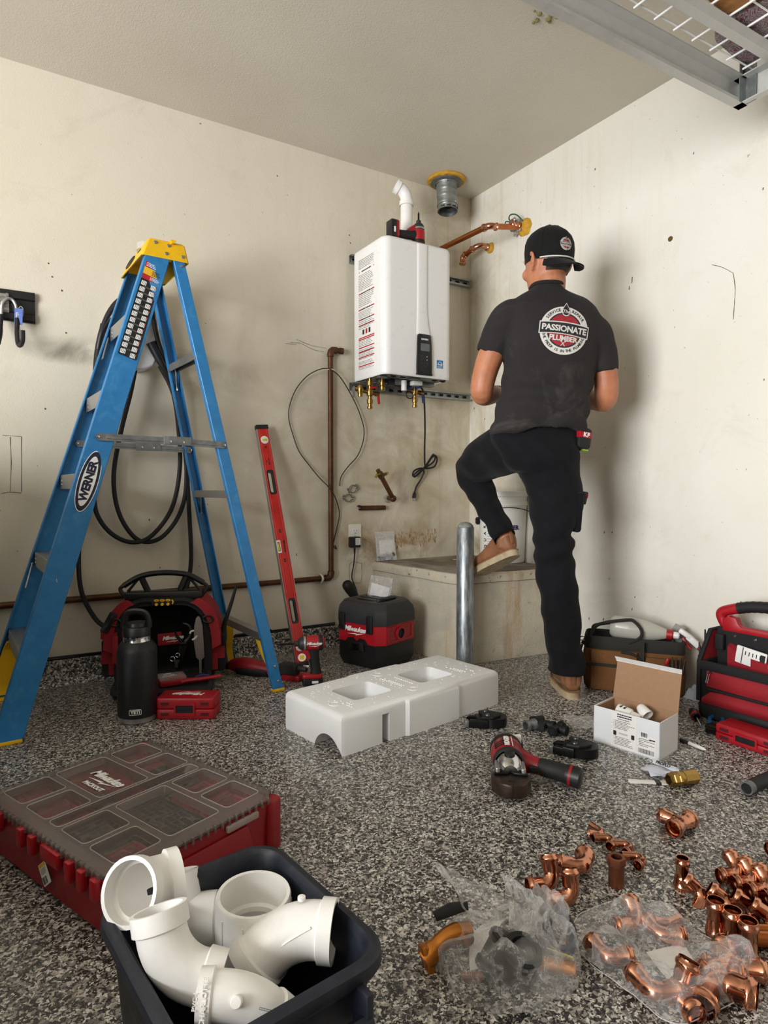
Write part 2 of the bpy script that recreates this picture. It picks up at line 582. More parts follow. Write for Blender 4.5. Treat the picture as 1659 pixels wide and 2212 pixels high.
for i in range(170):
 x = -0.56 + rnd.random() * 0.32
 z = 0.487 + rnd.random() * 0.075 + 0.012 * sin(x * 40)
 hgt = 0.006 + rnd.random() * 0.016
 mb.tube([(x, -0.0004, z), (x + rnd.uniform(-.004, .004), -0.0010, z + hgt)], [0.0022 * rnd.uniform(.5, 1), 0.0008], 5)
mb.build('rust_bloom', M_rust, wall_left, kind='stuff')
# == materials of the things
M_white = pm('white powder coat', 'e9e8e6', 0.32, var=0.008)
M_whitep = pm('white plastic', 'e6e4df', 0.4, var=0.04)
M_pvc = pm('white pvc', 'eceae6', 0.36, var=0.03, ns=14, dirt=('b0a89a', 0.22))
M_label = pm('white label paper', 'e8e6e2', 0.6, var=0.03)
M_ink = pm('printed black ink', '1e1e20', 0.6)
M_inkg = pm('printed grey ink', '7d7a78', 0.6)
M_inkr = pm('printed red ink', 'b01e2a', 0.55)
M_inkb = pm('printed blue ink', '1d6fa8', 0.5)
M_inkw = pm('printed white ink', 'e9e9e6', 0.55, var=0.04)
M_inky = pm('printed yellow ink', 'e6b322', 0.55)
M_blk = pm('black plastic', '141416', 0.42, ns=30)
M_blk2 = pm('matte black plastic', '0d0d0e', 0.6)
M_rub = pm('black rubber', '111112', 0.68, bump=0.1)
M_dgrey = pm('dark grey plastic', '2b2c2e', 0.5)
M_screen = pm('lcd grey', '5f6663', 0.2)
M_galv = pm('galvanised steel', '9b9f9d', 0.42, 0.85, ns=40, var=0.2)
M_galvd = pm('dull galvanised steel', '86898a', 0.5, 0.8, ns=30, var=0.3)
M_alu = pm('aluminium', 'b4b4b2', 0.38, 0.9, ns=60, var=0.12)
M_chrome = pm('chrome', 'c9cacc', 0.16, 1.0, var=0.05)
M_steel = pm('tool steel', '6d6c6b', 0.38, 0.9, var=0.2)
M_dsteel = pm('black oxide steel', '232324', 0.42, 0.75, var=0.25, ns=60)
M_iron = pm('black iron', '26272a', 0.5, 0.6, var=0.25, ns=80)
M_brass = pm('brass', 'a3834a', 0.3, 1.0, ns=30, var=0.15)
M_brassd = pm('tarnished brass', '6d5a35', 0.5, 0.85, var=0.3)
M_copper = pm('bright copper', 'c58a6e', 0.17, 1.0, ns=24, var=0.18)
M_copperp = pm('copper pipe', 'b56a3c', 0.3, 1.0, ns=12, var=0.25)
M_copperd = pm('weathered brown copper', '5b3b26', 0.5, 0.6, ns=14, var=0.4, dirt=('8c5b34', 0.6))
M_foam = pm('yellow spray foam', 'c9982c', 0.85, ns=40, var=0.3, bump=0.8, bs=90)
M_putty = pm('grey putty', '9c968a', 0.9, bump=0.6)
M_green = pm('green wire', '1d5b40', 0.45)
M_red = pm('tool red plastic', 'a3121e', 0.4, ns=18, var=0.1)
M_redd = pm('dark red plastic', '8e0f1a', 0.42, ns=14, var=0.12)
M_blue = pm('blue valve lever', '1c2c6e', 0.4)
M_lblue = pm('ladder blue fibreglass', '2474ad', 0.42, ns=26, var=0.12, bump=0.06, bs=260, dirt=('5f9dc4', 0.35))
M_yel = pm('yellow ladder plastic', 'e8b510', 0.42, ns=14, var=0.06, dirt=('8a6a12', 0.4))
M_navy = pm('navy tote plastic', '161a26', 0.5, ns=40, var=0.2, bump=0.1, dirt=('3f4656', 0.3))
M_foamw = pm('expanded polystyrene', 'e4e4e3', 0.85, var=0.03, ns=200, bump=0.25, bs=420)
M_card = pm('brown cardboard', '9d7a5c', 0.85, ns=60, var=0.08)
M_cardw = pm('white carton', 'dfe1e4', 0.6, var=0.03)
M_canvas = pm('brown duck canvas', '6e4722', 0.9, ns=120, var=0.2, bump=0.3, bs=500)
M_webb = pm('olive black webbing', '25231d', 0.85, ns=120, var=0.25, bump=0.3, bs=500)
M_nylon = pm('black ballistic nylon', '121214', 0.8, ns=150, var=0.3, bump=0.35, bs=700)
M_rednyl = pm('red ballistic nylon', '93101e', 0.75, ns=150, var=0.15, bump=0.35, bs=700)
M_wire = pm('brown wire', '3a2c1e', 0.6)
M_wallplug = pm('ivory wall plate', 'e3dfd2', 0.4, var=0.03)
M_rag = pm('pale blue rag', 'a9b0b8', 0.9, ns=18)
def clear_film(name, tint=(0.9, 0.9, 0.9, 1), rough=0.12, op=0.10):
 t = NT(name)
 t.set(Base_Color=tint, Roughness=rough, IOR=1.45)
 t.b.inputs['Specular IOR Level'].default_value = 0.8
 lw = t.n('ShaderNodeLayerWeight')
 lw.inputs[0].default_value = 0.35
 a = t.math('ADD', t.math('MULTIPLY', lw.outputs['Facing'], 0.34), op, True)
 nz = t.noise(30, 4, 0.6, dist=1.5)
 t.bump(nz.outputs[0], 0.55, 0.007)
 k = t.n('ShaderNodeTexVoronoi', feature='DISTANCE_TO_EDGE')
 k.inputs['Scale'].default_value = 13
 w = t.n('ShaderNodeVectorMath', operation='MULTIPLY_ADD')
 t.l(nz.outputs['Color'], w.inputs[0])
 w.inputs[1].default_value = (0.06, 0.06, 0.06)
 t.l(t.tc.outputs['Object'], w.inputs[2])
 t.l(w.outputs[0], k.inputs['Vector'])
 a = t.math('ADD', a, t.ramp(k.outputs['Distance'], [(0.0, 0.30), (0.012, 0.08), (0.08, 0.0)]).outputs[0], True)  # whitish wrinkle highlights painted into the opacity as thin streaks
 a = t.math('ADD', a, t.ramp(nz.outputs[0], [(0.56, 0.0), (0.72, 0.26)]).outputs[0], True)
 t.l(a, t.b.inputs['Alpha'])
 return t.m
M_film = clear_film('clear polythene')
M_film2 = clear_film('hazy zip bag film', op=0.26)
def hatch(mb, x0, x1, y0, y1, rows, mx, my, M, seed=1, gap=0.35):
 r = random.Random(seed)
 h = (y1 - y0) / rows
 for i in range(rows):
  y = y1 - (i + 0.5) * h
  x = x0
  end = x1 - r.random() * (x1 - x0) * mx
  while x < end:
   wd = min((x1 - x0) * r.uniform(0.06, 0.2), end - x)
   mb.raw([(x, y - h * gap / 2, my), (x + wd, y - h * gap / 2, my), (x + wd, y + h * gap / 2, my), (x, y + h * gap / 2, my)], [(0, 1, 2, 3)], M)
   x += wd + (x1 - x0) * 0.02
def quad(mb, x0, x1, y0, y1, z, M=None):
 mb.raw([(x0, y0, z), (x1, y0, z), (x1, y1, z), (x0, y1, z)], [(0, 1, 2, 3)], M)
def bars(mb, x0, x1, y0, y1, z, M, seed=3, n=26):
 r = random.Random(seed)
 x = x0
 st = (x1 - x0) / n
 while x < x1 - st:
  wd = st * r.choice((0.35, 0.6, 1.0))
  quad(mb, x, x + wd, y0, y1, z, M)
  x += wd + st * r.choice((0.35, 0.5, 0.9))
def smoky(name, col, op, hexes=False):
 t = NT(name)
 t.set(Base_Color=hx(col), Roughness=0.22, IOR=1.45)
 a = op
 if hexes:
  v = t.n('ShaderNodeTexVoronoi', feature='DISTANCE_TO_EDGE')
  v.inputs['Scale'].default_value = 70
  v.inputs['Randomness'].default_value = 0.25
  t.l(t.tc.outputs['Object'], v.inputs['Vector'])
  m = t.ramp(v.outputs['Distance'], [(0.0, op + 0.18), (0.06, op + 0.05), (0.09, op)])
  t.l(m.outputs[0], t.b.inputs['Alpha'])
  t.bump(v.outputs['Distance'], 0.3, 0.002)
 else:
  t.set(Alpha=op)
  t.bump(t.noise(60, 3).outputs[0], 0.15, 0.002)
 return t.m
# == water heater
HX0, HX1, HY0, HY1, HZ0, HZ1 = -0.792, -0.387, -0.335, -0.045, 1.352, 2.004
heater = thing('water_heater', 'white tankless wall water heater with black control panel and warning sheet on its side', 'water heater', ((HX0 + HX1) / 2, HY1, HZ0))
HO = V(heater.location)
def hl(p):
 return V(p) - HO
def heater_outline(ins=0.0):
 w0, w1, d0, d1 = HX0 + ins - HO.x, HX1 - ins - HO.x, HY0 + ins - HO.y, HY1 - HO.y
 r = 0.042 - ins * 0.5
 p = []
 for cx, cy, a in ((w1 - r, d0 + r, 270), ):
  for i in range(9):
   t = rad(a + 90 * i / 8)
   p.append((cx + r * cos(t), cy + r * sin(t)))
 p += [(w1, d1), (w0, d1)]
 for i in range(9):
  t = rad(180 + 90 * i / 8)
  p.append((w0 + r + r * cos(t), d0 + r + r * sin(t)))
 return p
b = MB()
H = HZ1 - HZ0
lev = [(0.012, 0.004), (0.004, 0.0), (0.001, 0.004), (0, 0.012), (0, H - 0.02), (0.002, H - 0.01), (0.007, H - 0.002), (0.016, H)]
b.loft([[(x, y, z) for x, y in heater_outline(i)] for i, z in lev], False, True)
b.build('casing', M_white, heater, ang=50)
b = MB()
b.loft([[(x, y, z) for x, y in heater_outline(0.013)] for z in (0.006, 0.012)], True, True)
for x, y, sx, sy, sz in ((-0.10, -0.10, 0.05, 0.04, 0.02), (-0.02, -0.14, 0.07, 0.03, 0.025), (0.06, -0.12, 0.03, 0.05, 0.03), (0.15, -0.12, 0.09, 0.05, 0.02), (-0.16, -0.2, 0.05, 0.03, 0.012), (0.02, -0.22, 0.06, 0.02, 0.012)):
 b.box((x, y, 0.006 - sz / 2), (sx, sy, sz), bev=0.004)
b.build('bottom_plate', M_galvd, heater)
b = MB()
for x, y, sx, sy, sz in ((0.062, -0.17, 0.055, 0.04, 0.022),):
 b.box((x, y, -0.01), (sx, sy, sz), bev=0.004)
b.cyl((-0.006, -0.16, 0.0), (-0.006, -0.16, -0.05), 0.014, n=14)
b.build('junction_box', M_whitep, heater)
b = MB()
for x in (-0.13, -0.075, 0.115, 0.165):
 b.box((x, -0.255, -0.003), (0.028, 0.014, 0.006), bev=0.002)
 b.cyl((x, -0.255, 0.0), (x, -0.255, -0.008), 0.006, n=8)
b.build('latch_screw', M_dsteel, heater, split=True)
b = MB()
for x, y in ((-0.07, -0.14), (0.01, -0.12)):
 b.box((x, y, -0.012), (0.034, 0.026, 0.03), bev=0.003)
b.build('connector_cap', M_blk, heater, split=True)
yf = HY0 - HO.y
b = MB()
rows = []
for i in range(17):
 t = i / 16
 z = 0.205 + (H - 0.205 - 0.012) * t
 k = max(0.0, 1 - t / 0.35)
 xl = -0.601 - HO.x - 0.004 * k
 xr = -0.548 - HO.x + 0.020 * k * k
 rows.append([(xl - 0.006, yf + 0.001, z), (xl, yf - 0.004, z), (xl + 0.007, yf - 0.0052, z), (xr - 0.007, yf - 0.0052, z), (xr, yf - 0.004, z), (xr + 0.006, yf + 0.001, z)])
b.loft(rows)
b.build('front_spine', M_white, heater, ang=60)
panel_out = [(-0.609, 1.362), (-0.522, 1.362), (-0.521, 1.40), (-0.523, 1.50), (-0.528, 1.553), (-0.534, 1.560), (-0.598, 1.560), (-0.604, 1.552), (-0.607, 1.50), (-0.610, 1.40)]
b = MB()
PM = Matrix(((1, 0, 0, -HO.x), (0, 0, -1, yf), (0, 1, 0, -HO.z), (0, 0, 0, 1)))
b.prism([(x, z) for x, z in panel_out], -0.002, 0.010, PM, bev=0.002)
panel = b.build('control_panel', M_blk, heater)
b = MB()
b.prism([(p[0] - 0.564, p[1] + 1.496) for p in rrect(0.052, 0.036, 0.003)], 0.009, 0.0112, PM)
b.build('screen', M_screen, panel)
b = MB()
for x, z in ((-0.585, 1.452), (-0.585, 1.434), (-0.585, 1.418), (-0.552, 1.418), (-0.564, 1.405)):
 b.prism([(p[0] + x, p[1] + z) for p in rrect(0.013, 0.007, 0.002, 2)], 0.0095, 0.0112, PM)
b.build('button', M_dgrey, panel, split=True)
b = MB()
for z in (1.452, 1.436):
 b.prism([(p[0] - 0.553, p[1] + z) for p in rrect(0.004, 0.004, 0.002, 2)], 0.0095, 0.0115, PM)
b.build('indicator_dot', M_inkw, panel, split=True)
text('lettering', 'NAVIEN', 0.0115, M_inkw, panel, PM @ TR(-0.566, 1.5345, 0.0105), bold=0.0004)
b = MB()
b.prism([(-0.612, 1.362), (-0.520, 1.362), (-0.523, 1.375), (-0.609, 1.375)], -0.003, 0.0125, PM, bev=0.002)
b.build('panel_foot', M_blk2, panel)
b = MB()
b.prism([(-0.486, 1.405), (-0.448, 1.405), (-0.448, 1.445), (-0.486, 1.445)], 0, 0.0006, PM)
st = b.build('energy_sticker', M_inkb, heater)
b = MB()
pts = [(-0.481 + 0.028 * i / 10, 1.424 + 0.014 * sin(pi * i / 10)) for i in range(11)]
b.tube([PM @ V((x, z, 0.001)) for x, z in pts], 0.0012, 4)
b.build('arc', M_inkw, st)
text('lettering', 'energy', 0.0105, M_inkw, st, PM @ TR(-0.467, 1.424, 0.001), shear=0.3, bold=0.0003)
b = MB()
quad(b, -0.484, -0.450, 1.4150, 1.4158, 0.001, PM)
hatch(b, -0.482, -0.452, 1.407, 1.414, 2, 0.2, 0.001, PM, 5)
b.build('small_print', M_inkw, st, kind='stuff')
SMx = Matrix(((0, 0, -1, HX0 - HO.x), (-1, 0, 0, -HO.y), (0, 1, 0, -HO.z), (0, 0, 0, 1)))
b = MB()
b.prism([(p[0] + 0.170, p[1] + 1.675) for p in rrect(0.205, 0.60, 0.02)], 0, 0.0008, SMx)
sheet = b.build('label_plate', M_white, heater)
b = MB()
b.prism([(p[0] + 0.168, p[1] + 1.675) for p in rrect(0.165, 0.555, 0.004)], 0.0006, 0.0013, SMx)
b.build('warning_sheet', M_label, sheet)
b = MB()
b2 = MB()
b3 = MB()
lx0, lx1 = 0.092, 0.244
for (y0, y1, n, sd) in ((1.90, 1.945, 6, 1), (1.79, 1.872, 10, 2), (1.71, 1.772, 7, 3), (1.655, 1.69, 5, 4), (1.60, 1.642, 5, 5), (1.515, 1.545, 4, 6), (1.465, 1.502, 5, 7), (1.45, 1.459, 1, 8), (1.425, 1.442, 3, 9), (1.40, 1.414, 2, 10)):
 hatch(b, lx0, lx1, y0, y1, n, 0.25, 0.0016, SMx, sd)
for k in range(5):
 quad(b, lx0, lx1, 1.900 + k * 0.011, 1.9006 + k * 0.011, 0.0016, SMx)
for z in (1.885, 1.777, 1.698, 1.648):
 hatch(b3, lx0 + 0.03, lx1 - 0.03, z - 0.004, z + 0.004, 1, 0.0, 0.0016, SMx, 12, 0.8)
 if z < 1.88:
  quad(b2, lx0, lx0 + 0.03, z - 0.003, z + 0.003, 0.0016, SMx)
  quad(b2, lx1 - 0.03, lx1, z - 0.003, z + 0.003, 0.0016, SMx)
for z in (1.619, 1.557, 1.549, 1.509, 1.488, 1.461, 1.418):
 quad(b2, lx0, lx1, z - 0.0028, z + 0.0028, 0.0016, SMx)
for x in (lx0 + 0.004, lx1 - 0.008):
 quad(b2, x, x + 0.006, 1.882, 1.888, 0.0016, SMx)
for k, x in enumerate((0.13, 0.16, 0.19)):
 quad(b3 if k != 1 else b2, x, x + 0.018, 1.572, 1.596, 0.0016, SMx)
b.build('small_print', M_inkg, sheet, kind='stuff')
b2.build('red_bar', M_inkr, sheet, split=True)
b3.build('heading', M_ink, sheet, kind='stuff')
b = MB()
g0 = hl(LW(826, 822, 0.17))
b.lathe([(0.0, -0.055), (0.013, -0.055), (0.015, -0.052), (0.015, -0.036), (0.012, -0.034), (0.012, -0.03), (0.017, -0.028), (0.017, -0.014), (0.011, -0.012), (0.011, 0.01)], (g0.x, g0.y, 0), n=12)
b.build('gas_inlet', M_brass, heater)
b = MB()
cord = [(905, 834, .17), (914, 845, .15), (917, 880, .13), (918, 930, .10), (917, 975, .08), (919, 1008, .05), (930, 992, .035), (940, 984, .03), (944, 994, .03), (938, 1008, .03), (922, 1012, .032), (906, 1012, .03), (894, 1018, .03), (892, 1028, .03), (902, 1026, .03), (918, 1008, .036), (930, 990, .03), (936, 982, .03), (940, 988, .028), (936, 998, .026), (920, 1010, .04), (905, 1022, .03), (896, 1030, .03), (894, 1026, .034), (906, 1016, .04), (916, 1018, .03), (910, 1034, .02), (900, 1050, .012), (896, 1062, .012)]
b.tube(spline([hl(LW(*q)) for q in cord], 5), 0.0048, 7)
cordo = b.build('power_cord', M_rub, heater)
b = MB()
p0, p1 = hl(LW(896, 1062, .012)), hl(LW(894, 1076, .012))
b.tube([p0, p0.lerp(p1, .4), p1], [0.006, 0.011, 0.012], 8, sq=(1.2, .7))
b.build('plug', M_rub, cordo)
b = MB()
for dx in (-0.005, 0.005):
 b.box(p1 + V((dx, 0, -0.007)), (0.0015, 0.006, 0.016))
b.box(p1 + V((0, -0.006, -0.007)), (0.004, 0.004, 0.018))
b.build('plug_prong', M_chrome, cordo, split=True)
b = MB()
q = hl(LW(919, 1010, .04))
b.tube([q + V((0.009 * cos(t), 0.014 * sin(t), 0.004 * cos(t))) for t in [2 * pi * i / 12 for i in range(12)]], 0.0018, 4, closed=True)
b.build('cord_tie', M_blk, cordo)
def valve(px, label, lever, relief):
 o = thing('service_valve', label, 'valve', LW(px, 818, 0.17), group='brass service valves under the heater')
 b = MB()
 b.lathe([(0.0, 0.03), (0.009, 0.03), (0.009, -0.012), (0.016, -0.014), (0.016, -0.034), (0.010, -0.036), (0.010, -0.05), (0.0155, -0.052), (0.018, -0.068), (0.0155, -0.084), (0.011, -0.088), (0.011, -0.10), (0.015, -0.102), (0.015, -0.122), (0.011, -0.124), (0.011, -0.136), (0.014, -0.138), (0.014, -0.148), (0.008, -0.150), (0.0, -0.150)], n=12)
 b.cyl((0, 0, -0.068), (0.035, -0.01, -0.074), 0.010, n=10)
 b.lathe([(0.013, 0), (0.013, 0.02), (0.0, 0.02)], (0.026, -0.008, -0.073), (1, -0.2, -0.15), 10)
 if relief:
  b.cyl((0, 0, -0.068), (-0.05, 0, -0.062), 0.010, n=10)
  b.lathe([(0, 0.03), (0.014, 0.028), (0.017, 0.018), (0.017, 0.0), (0.012, -0.012), (0.012, -0.026), (0, -0.026)], (-0.055, 0, -0.066), n=12)
  b.cyl((-0.055, 0, -0.06), (-0.085, 0, -0.058), 0.010, n=10)
 else:
  b.cyl((0, 0, -0.068), (-0.03, 0, -0.066), 0.010, n=10)
  b.lathe([(0, 0), (0.014, 0.001), (0.014, 0.016), (0, 0.016)], (-0.04, -0.004, -0.066), (1, 0, 0), 10)
 b.build('valve_body', M_brass, o)
 b = MB()
 b.box((0.008, -0.024, -0.046), (0.036, 0.006, 0.012), rot(0, -12, 0), bev=0.003)
 b.build('lever', lever, o)
 b = MB()
 b.box((0.040, -0.016, -0.095), (0.014, 0.008, 0.06), rot(0, -6, 0), bev=0.004)
 b.build('lever', lever, o)
 if relief:
  b = MB()
  b.tube([(-0.09, -0.004, -0.045), (-0.094, -0.004, -0.055), (-0.094, -0.004, -0.10)], [0.003, 0.004, 0.003], 6, sq=(1, 2))
  b.build('relief_lever', M_galv, o)
 else:
  b = MB()
  b.tube([V((-0.045 + 0.022 * cos(t), -0.02, -0.09 + 0.018 * sin(t))) for t in [2 * pi * i / 14 for i in range(14)]], 0.003, 5, closed=True)
  b.build('cap_tether', M_blk, o)
  b = MB()
  b.box((-0.045, -0.014, -0.052), (0.03, 0.014, 0.02), bev=0.004)
  b.build('cap', M_blue, o)
 return o
valve(799, 'brass hot water valve with red levers and a relief outlet, under the heater', pm('red valve lever', 'b01a22', 0.4), True)
valve(896, 'brass cold water valve with dark blue levers, beside the hanging power cord', M_blue, False)
def strut(z0, label):
 o = thing('strut_channel', label, 'strut', (-0.80, -0.002, z0), group='steel strut rails on the wall')
 L, hh, dp = 0.785, 0.041, 0.028
 b = MB()
 sec = [(0, 0), (0, hh), (-dp, hh), (-dp, hh - 0.009), (-dp + 0.007, hh - 0.009), (-dp + 0.007, hh - 0.0065), (-dp + 0.0025, hh - 0.0065), (-dp + 0.0025, hh - 0.0025), (-0.0075, hh - 0.0025), (-0.0075, 0.0025), (-dp + 0.0025, 0.0025), (-dp + 0.0025, 0.0065), (-dp + 0.007, 0.0065), (-dp + 0.007, 0.009), (-dp, 0.009), (-dp, 0)]
 b.loft([[(x, y, z) for y, z in sec] for x in (0, L)])
 b.build('channel', M_galv, o, ang=30)
 b = MB()
 for k in range(14):
  x = 0.028 + k * 0.0555
  b.M = Matrix(((1, 0, 0, x), (0, 0, -1, -0.0078), (0, 1, 0, hh / 2), (0, 0, 0, 1)))
  b.ring(rrect(0.034, 0.018, 0.0088, 4), rrect(0.028, 0.013, 0.0062, 4), 0, 0.0022)
 b.build('slot_rim', M_galvd, o, split=True)
 b = MB()
 for k in range(14):
  x = 0.028 + k * 0.0555
  b.M = Matrix(((1, 0, 0, x), (0, 0, -1, -0.0078), (0, 1, 0, hh / 2), (0, 0, 0, 1)))
  b.prism(rrect(0.028, 0.013, 0.0062, 4), 0, 0.0004)
 b.build('slot', M_dsteel, o, split=True)
strut(1.958, 'upper galvanised strut rail passing behind the top of the water heater')
strut(1.311, 'lower galvanised strut rail just under the water heater')
o = thing('vent_pipe', 'white plastic vent pipe with angled elbow standing on top of the water heater', 'pipe', V((LW(878, 505, 0.19).x, -0.19, HZ1 + 0.001)))
vz = LW(878, 440, 0.19).z - o.location.z
b = MB()
b.cyl((0, 0, 0), (0, 0, vz), 0.0302, n=24)
b.build('pipe', M_pvc, o)
def hubbed_elbow(b, p0, d0, d1, R, r, hub, hubr, n=20, wall=0.004, plain0=False, plain1=False, seg=8):
 d0, d1 = V(d0).normalized(), V(d1).normalized()
 ang = d0.angle(d1)
 ax = d0.cross(d1).normalized()
 ctr = p0 + ax.cross(d0) * R
 pts = []
 rr = []
 P = [ctr + Matrix.Rotation(ang * i / seg, 3, ax) @ (p0 - ctr) for i in range(seg + 1)]
 e = P[-1]
 h0 = ([(p0 - d0 * hub, hubr - wall), (p0 - d0 * hub, hubr), (p0 - d0 * 0.004, hubr), (p0 - d0 * 0.002, r)] if not plain0 else [(p0 - d0 * hub, r - wall), (p0 - d0 * hub, r)])
 h1 = ([(e + d1 * 0.002, r), (e + d1 * 0.004, hubr), (e + d1 * hub, hubr), (e + d1 * hub, hubr - wall)] if not plain1 else [(e + d1 * hub, r), (e + d1 * hub, r - wall)])
 seq = h0 + [(p, r) for p in P] + h1
 inner = [(e + d1 * 0.003, hubr - wall)] if not plain1 else []
 inner += [(P[i], r - wall) for i in range(seg, -1, -1)]
 inner += [(p0 - d0 * 0.003, hubr - wall)] if not plain0 else []
 rings = []
 def dirat(i):
  return Matrix.Rotation(ang * i / seg, 3, ax) @ d0
 full = [(p, q, d0) for p, q in h0] + [(P[i], r, dirat(i)) for i in range(seg + 1)] + [(p, q, d1) for p, q in h1]
 full += ([(inner[0][0], inner[0][1], d1)] if not plain1 else []) + [(P[i], r - wall, dirat(i)) for i in range(seg, -1, -1)] + ([(inner[-1][0], inner[-1][1], d0)] if not plain0 else [])
 for p, q, d in full:
  y = d.cross(ax)
  rings.append([p + ax * (q * cos(2 * pi * j / n)) + y * (q * sin(2 * pi * j / n)) for j in range(n)])
 b.loft(rings, closed=True)
 return e + d1 * hub
b = MB()
hubbed_elbow(b, V((0, 0, vz + 0.014)), (0, 0, 1), -RIGHT * 0.86 - FWD * 0.30 + V((0, 0, 0.42)), 0.062, 0.0305, 0.024, 0.0360)
b.build('elbow', M_pvc, o)
b = MB()
b.lathe([(0.0362, vz - 0.012), (0.0365, vz - 0.002), (0.033, vz)], (0, 0, 0), n=20)
b.build('socket_rim', M_pvc, o)
fc = G(964, 388, ZC)
o = thing('flue_duct', 'galvanised round flue duct sticking down from the ceiling through a yellow foam ring', 'duct', (fc.x, fc.y, ZC))
b = MB()
n = 40
rg = []
for k, (r, z) in enumerate(((0.062, 0.0), (0.10, -0.001), (0.104, -0.008), (0.097, -0.014), (0.062, -0.014))):
 rg.append([(r * (1 + 0.05 * noise.noise(V((cos(t) * 2, sin(t) * 2, 3))) + 0.02 * noise.noise(V((cos(t) * 6, sin(t) * 6, k)))) * cos(t), r * (1 + 0.05 * noise.noise(V((cos(t) * 2, sin(t) * 2, 3)))) * sin(t), z) for t in [2 * pi * i / n for i in range(n)]])
b.loft(rg, False, False)
b.build('foam_ring', M_foam, o)
b = MB()
b.lathe([(0.055, -0.013), (0.083, -0.014), (0.084, -0.022), (0.060, -0.024), (0.058, -0.03)], n=32)
b.build('flange', M_galvd, o)
b = MB()
ts = [(i / 26) for i in range(27)]
rings = []
def duct_c(t):
 return V((0.006 * t * t + 0.004 * sin(3 * t), -0.004 * t, -0.02 - 0.150 * t))
for side in (0, 1):
 for t in (ts if side == 0 else ts[::-1]):
  c = duct_c(t)
  ring = []
  for j in range(36):
   a = 2 * pi * j / 36
   ph = (t * 0.150 / 0.036 - a / (2 * pi)) % 1.0
   rib = 0.0022 * math.exp(-((ph - 0.5) / 0.07) ** 2) if t < 0.78 else 0
   r = 0.0555 + rib - (0.0012 if side else 0) - (0.002 if t > 0.82 else 0)
   ring.append(c + V((r * cos(a), r * sin(a) * (1 - 0.06 * t), 0.006 * t * cos(a + 2))))
  rings.append(ring)
b.loft(rings, closed=True)
b.build('duct', M_galv, o, ang=60)
b = MB()
b.tube([duct_c(0.80) + V((0.0565 * cos(a), 0.0545 * sin(a), 0.004 * cos(a + 2))) for a in [2 * pi * i / 36 for i in range(36)]], 0.0022, 5, closed=True)
b.tube([duct_c(0.985) + V((0.0548 * cos(a), 0.052 * sin(a), 0.006 * cos(a + 2))) for a in [2 * pi * i / 36 for i in range(36)]], 0.0014, 5, closed=True)
b.build('crimp_bead', M_galv, o)
b = MB()
for a in (205, 240, 275, 310):
 q = duct_c(0.9)
 b.box(q + V((0.0545 * cos(rad(a)), 0.0525 * sin(rad(a)), 0)), (0.02, 0.003, 0.004), rot(0, 0, a + 90))
 b.box(q + V((0.0545 * cos(rad(a + 9)), 0.0525 * sin(rad(a + 9)), 0)), (0.003, 0.003, 0.010), rot(0, 0, a + 90))
b.build('crimp_slot', M_blk2, o, kind='stuff')
b = MB()
b.ball(duct_c(0.05) + V((-0.035, -0.048, 0)), 0.005, n=8, m=5)
b.ball(duct_c(0.74) + V((0.012, -0.0545, 0)), 0.004, n=8, m=5)
b.build('screw', M_chrome, o, split=True)
# == pipes, cords and fixtures on the left wall
o = thing('gas_pipe', 'rusty brown pipe rising beside the heater and running low along the left wall', 'pipe', (-0.916, -0.0185, 0.353))
zt = 1.505 - 0.353
b = MB()
b.cyl((0, 0, 0.028), (0, 0, zt - 0.03), 0.0135, n=14)
b.build('riser', M_copperd, o)
b = MB()
x1 = -0.916 - X0 - 0.03
b.cyl((-0.028, 0, -0.001), (-x1, 0, -0.012), 0.0135, n=14)
b.build('low_run', M_copperd, o)
b = MB()
b.cyl((0.028, 0, zt), (0.058, 0, zt), 0.0135, n=14)
b.lathe([(0.0155, 0.052), (0.0165, 0.056), (0.0165, 0.07), (0.0, 0.072)], (0, 0, zt), (1, 0, 0), 12)
b.build('capped_stub', M_copperd, o)
b = MB()
b.tube([(0, 0, zt - 0.036), (0, 0, zt - 0.034), (0, 0, zt - 0.024), (0.004, 0, zt - 0.008), (0.012, 0, zt - 0.001), (0.026, 0, zt), (0.034, 0, zt)], [0.0135, 0.0175, 0.0175, 0.0175, 0.0175, 0.0175, 0.0175], 14)
b.build('elbow', M_copperd, o)
b = MB()
b.tube([(0, 0, 0.036), (0, 0, 0.034), (0, 0, 0.024), (-0.004, 0, 0.008), (-0.012, 0, 0.001), (-0.026, 0, 0), (-0.034, 0, 0)], [0.0135, 0.0175, 0.0175, 0.0175, 0.0175, 0.0175, 0.0175], 14)
b.build('elbow', M_copperd, o)
b = MB()
b.tube([(-0.055, 0.0185, 0.02), (-0.055, 0.0, 0.0185), (-0.055, -0.017, 0.008), (-0.055, -0.0185, -0.004), (-0.055, -0.008, -0.019), (-0.056, 0.0, -0.026)], 0.004, 6, sq=(1.6, 0.8))
b.build('hanger_clip', M_wallplug, o)
b = MB()
zz = LW(708, 797, .03).z - 0.353
b.tube([(0.0155 * cos(t), 0.0155 * sin(t), zz) for t in [2 * pi * i / 14 for i in range(14)]], 0.0025, 5, closed=True)
b.cyl((-0.012, -0.012, zz), (0.016, -0.018, zz - 0.004), 0.0022, n=5)
b.build('cable_tie', M_wallplug, o)
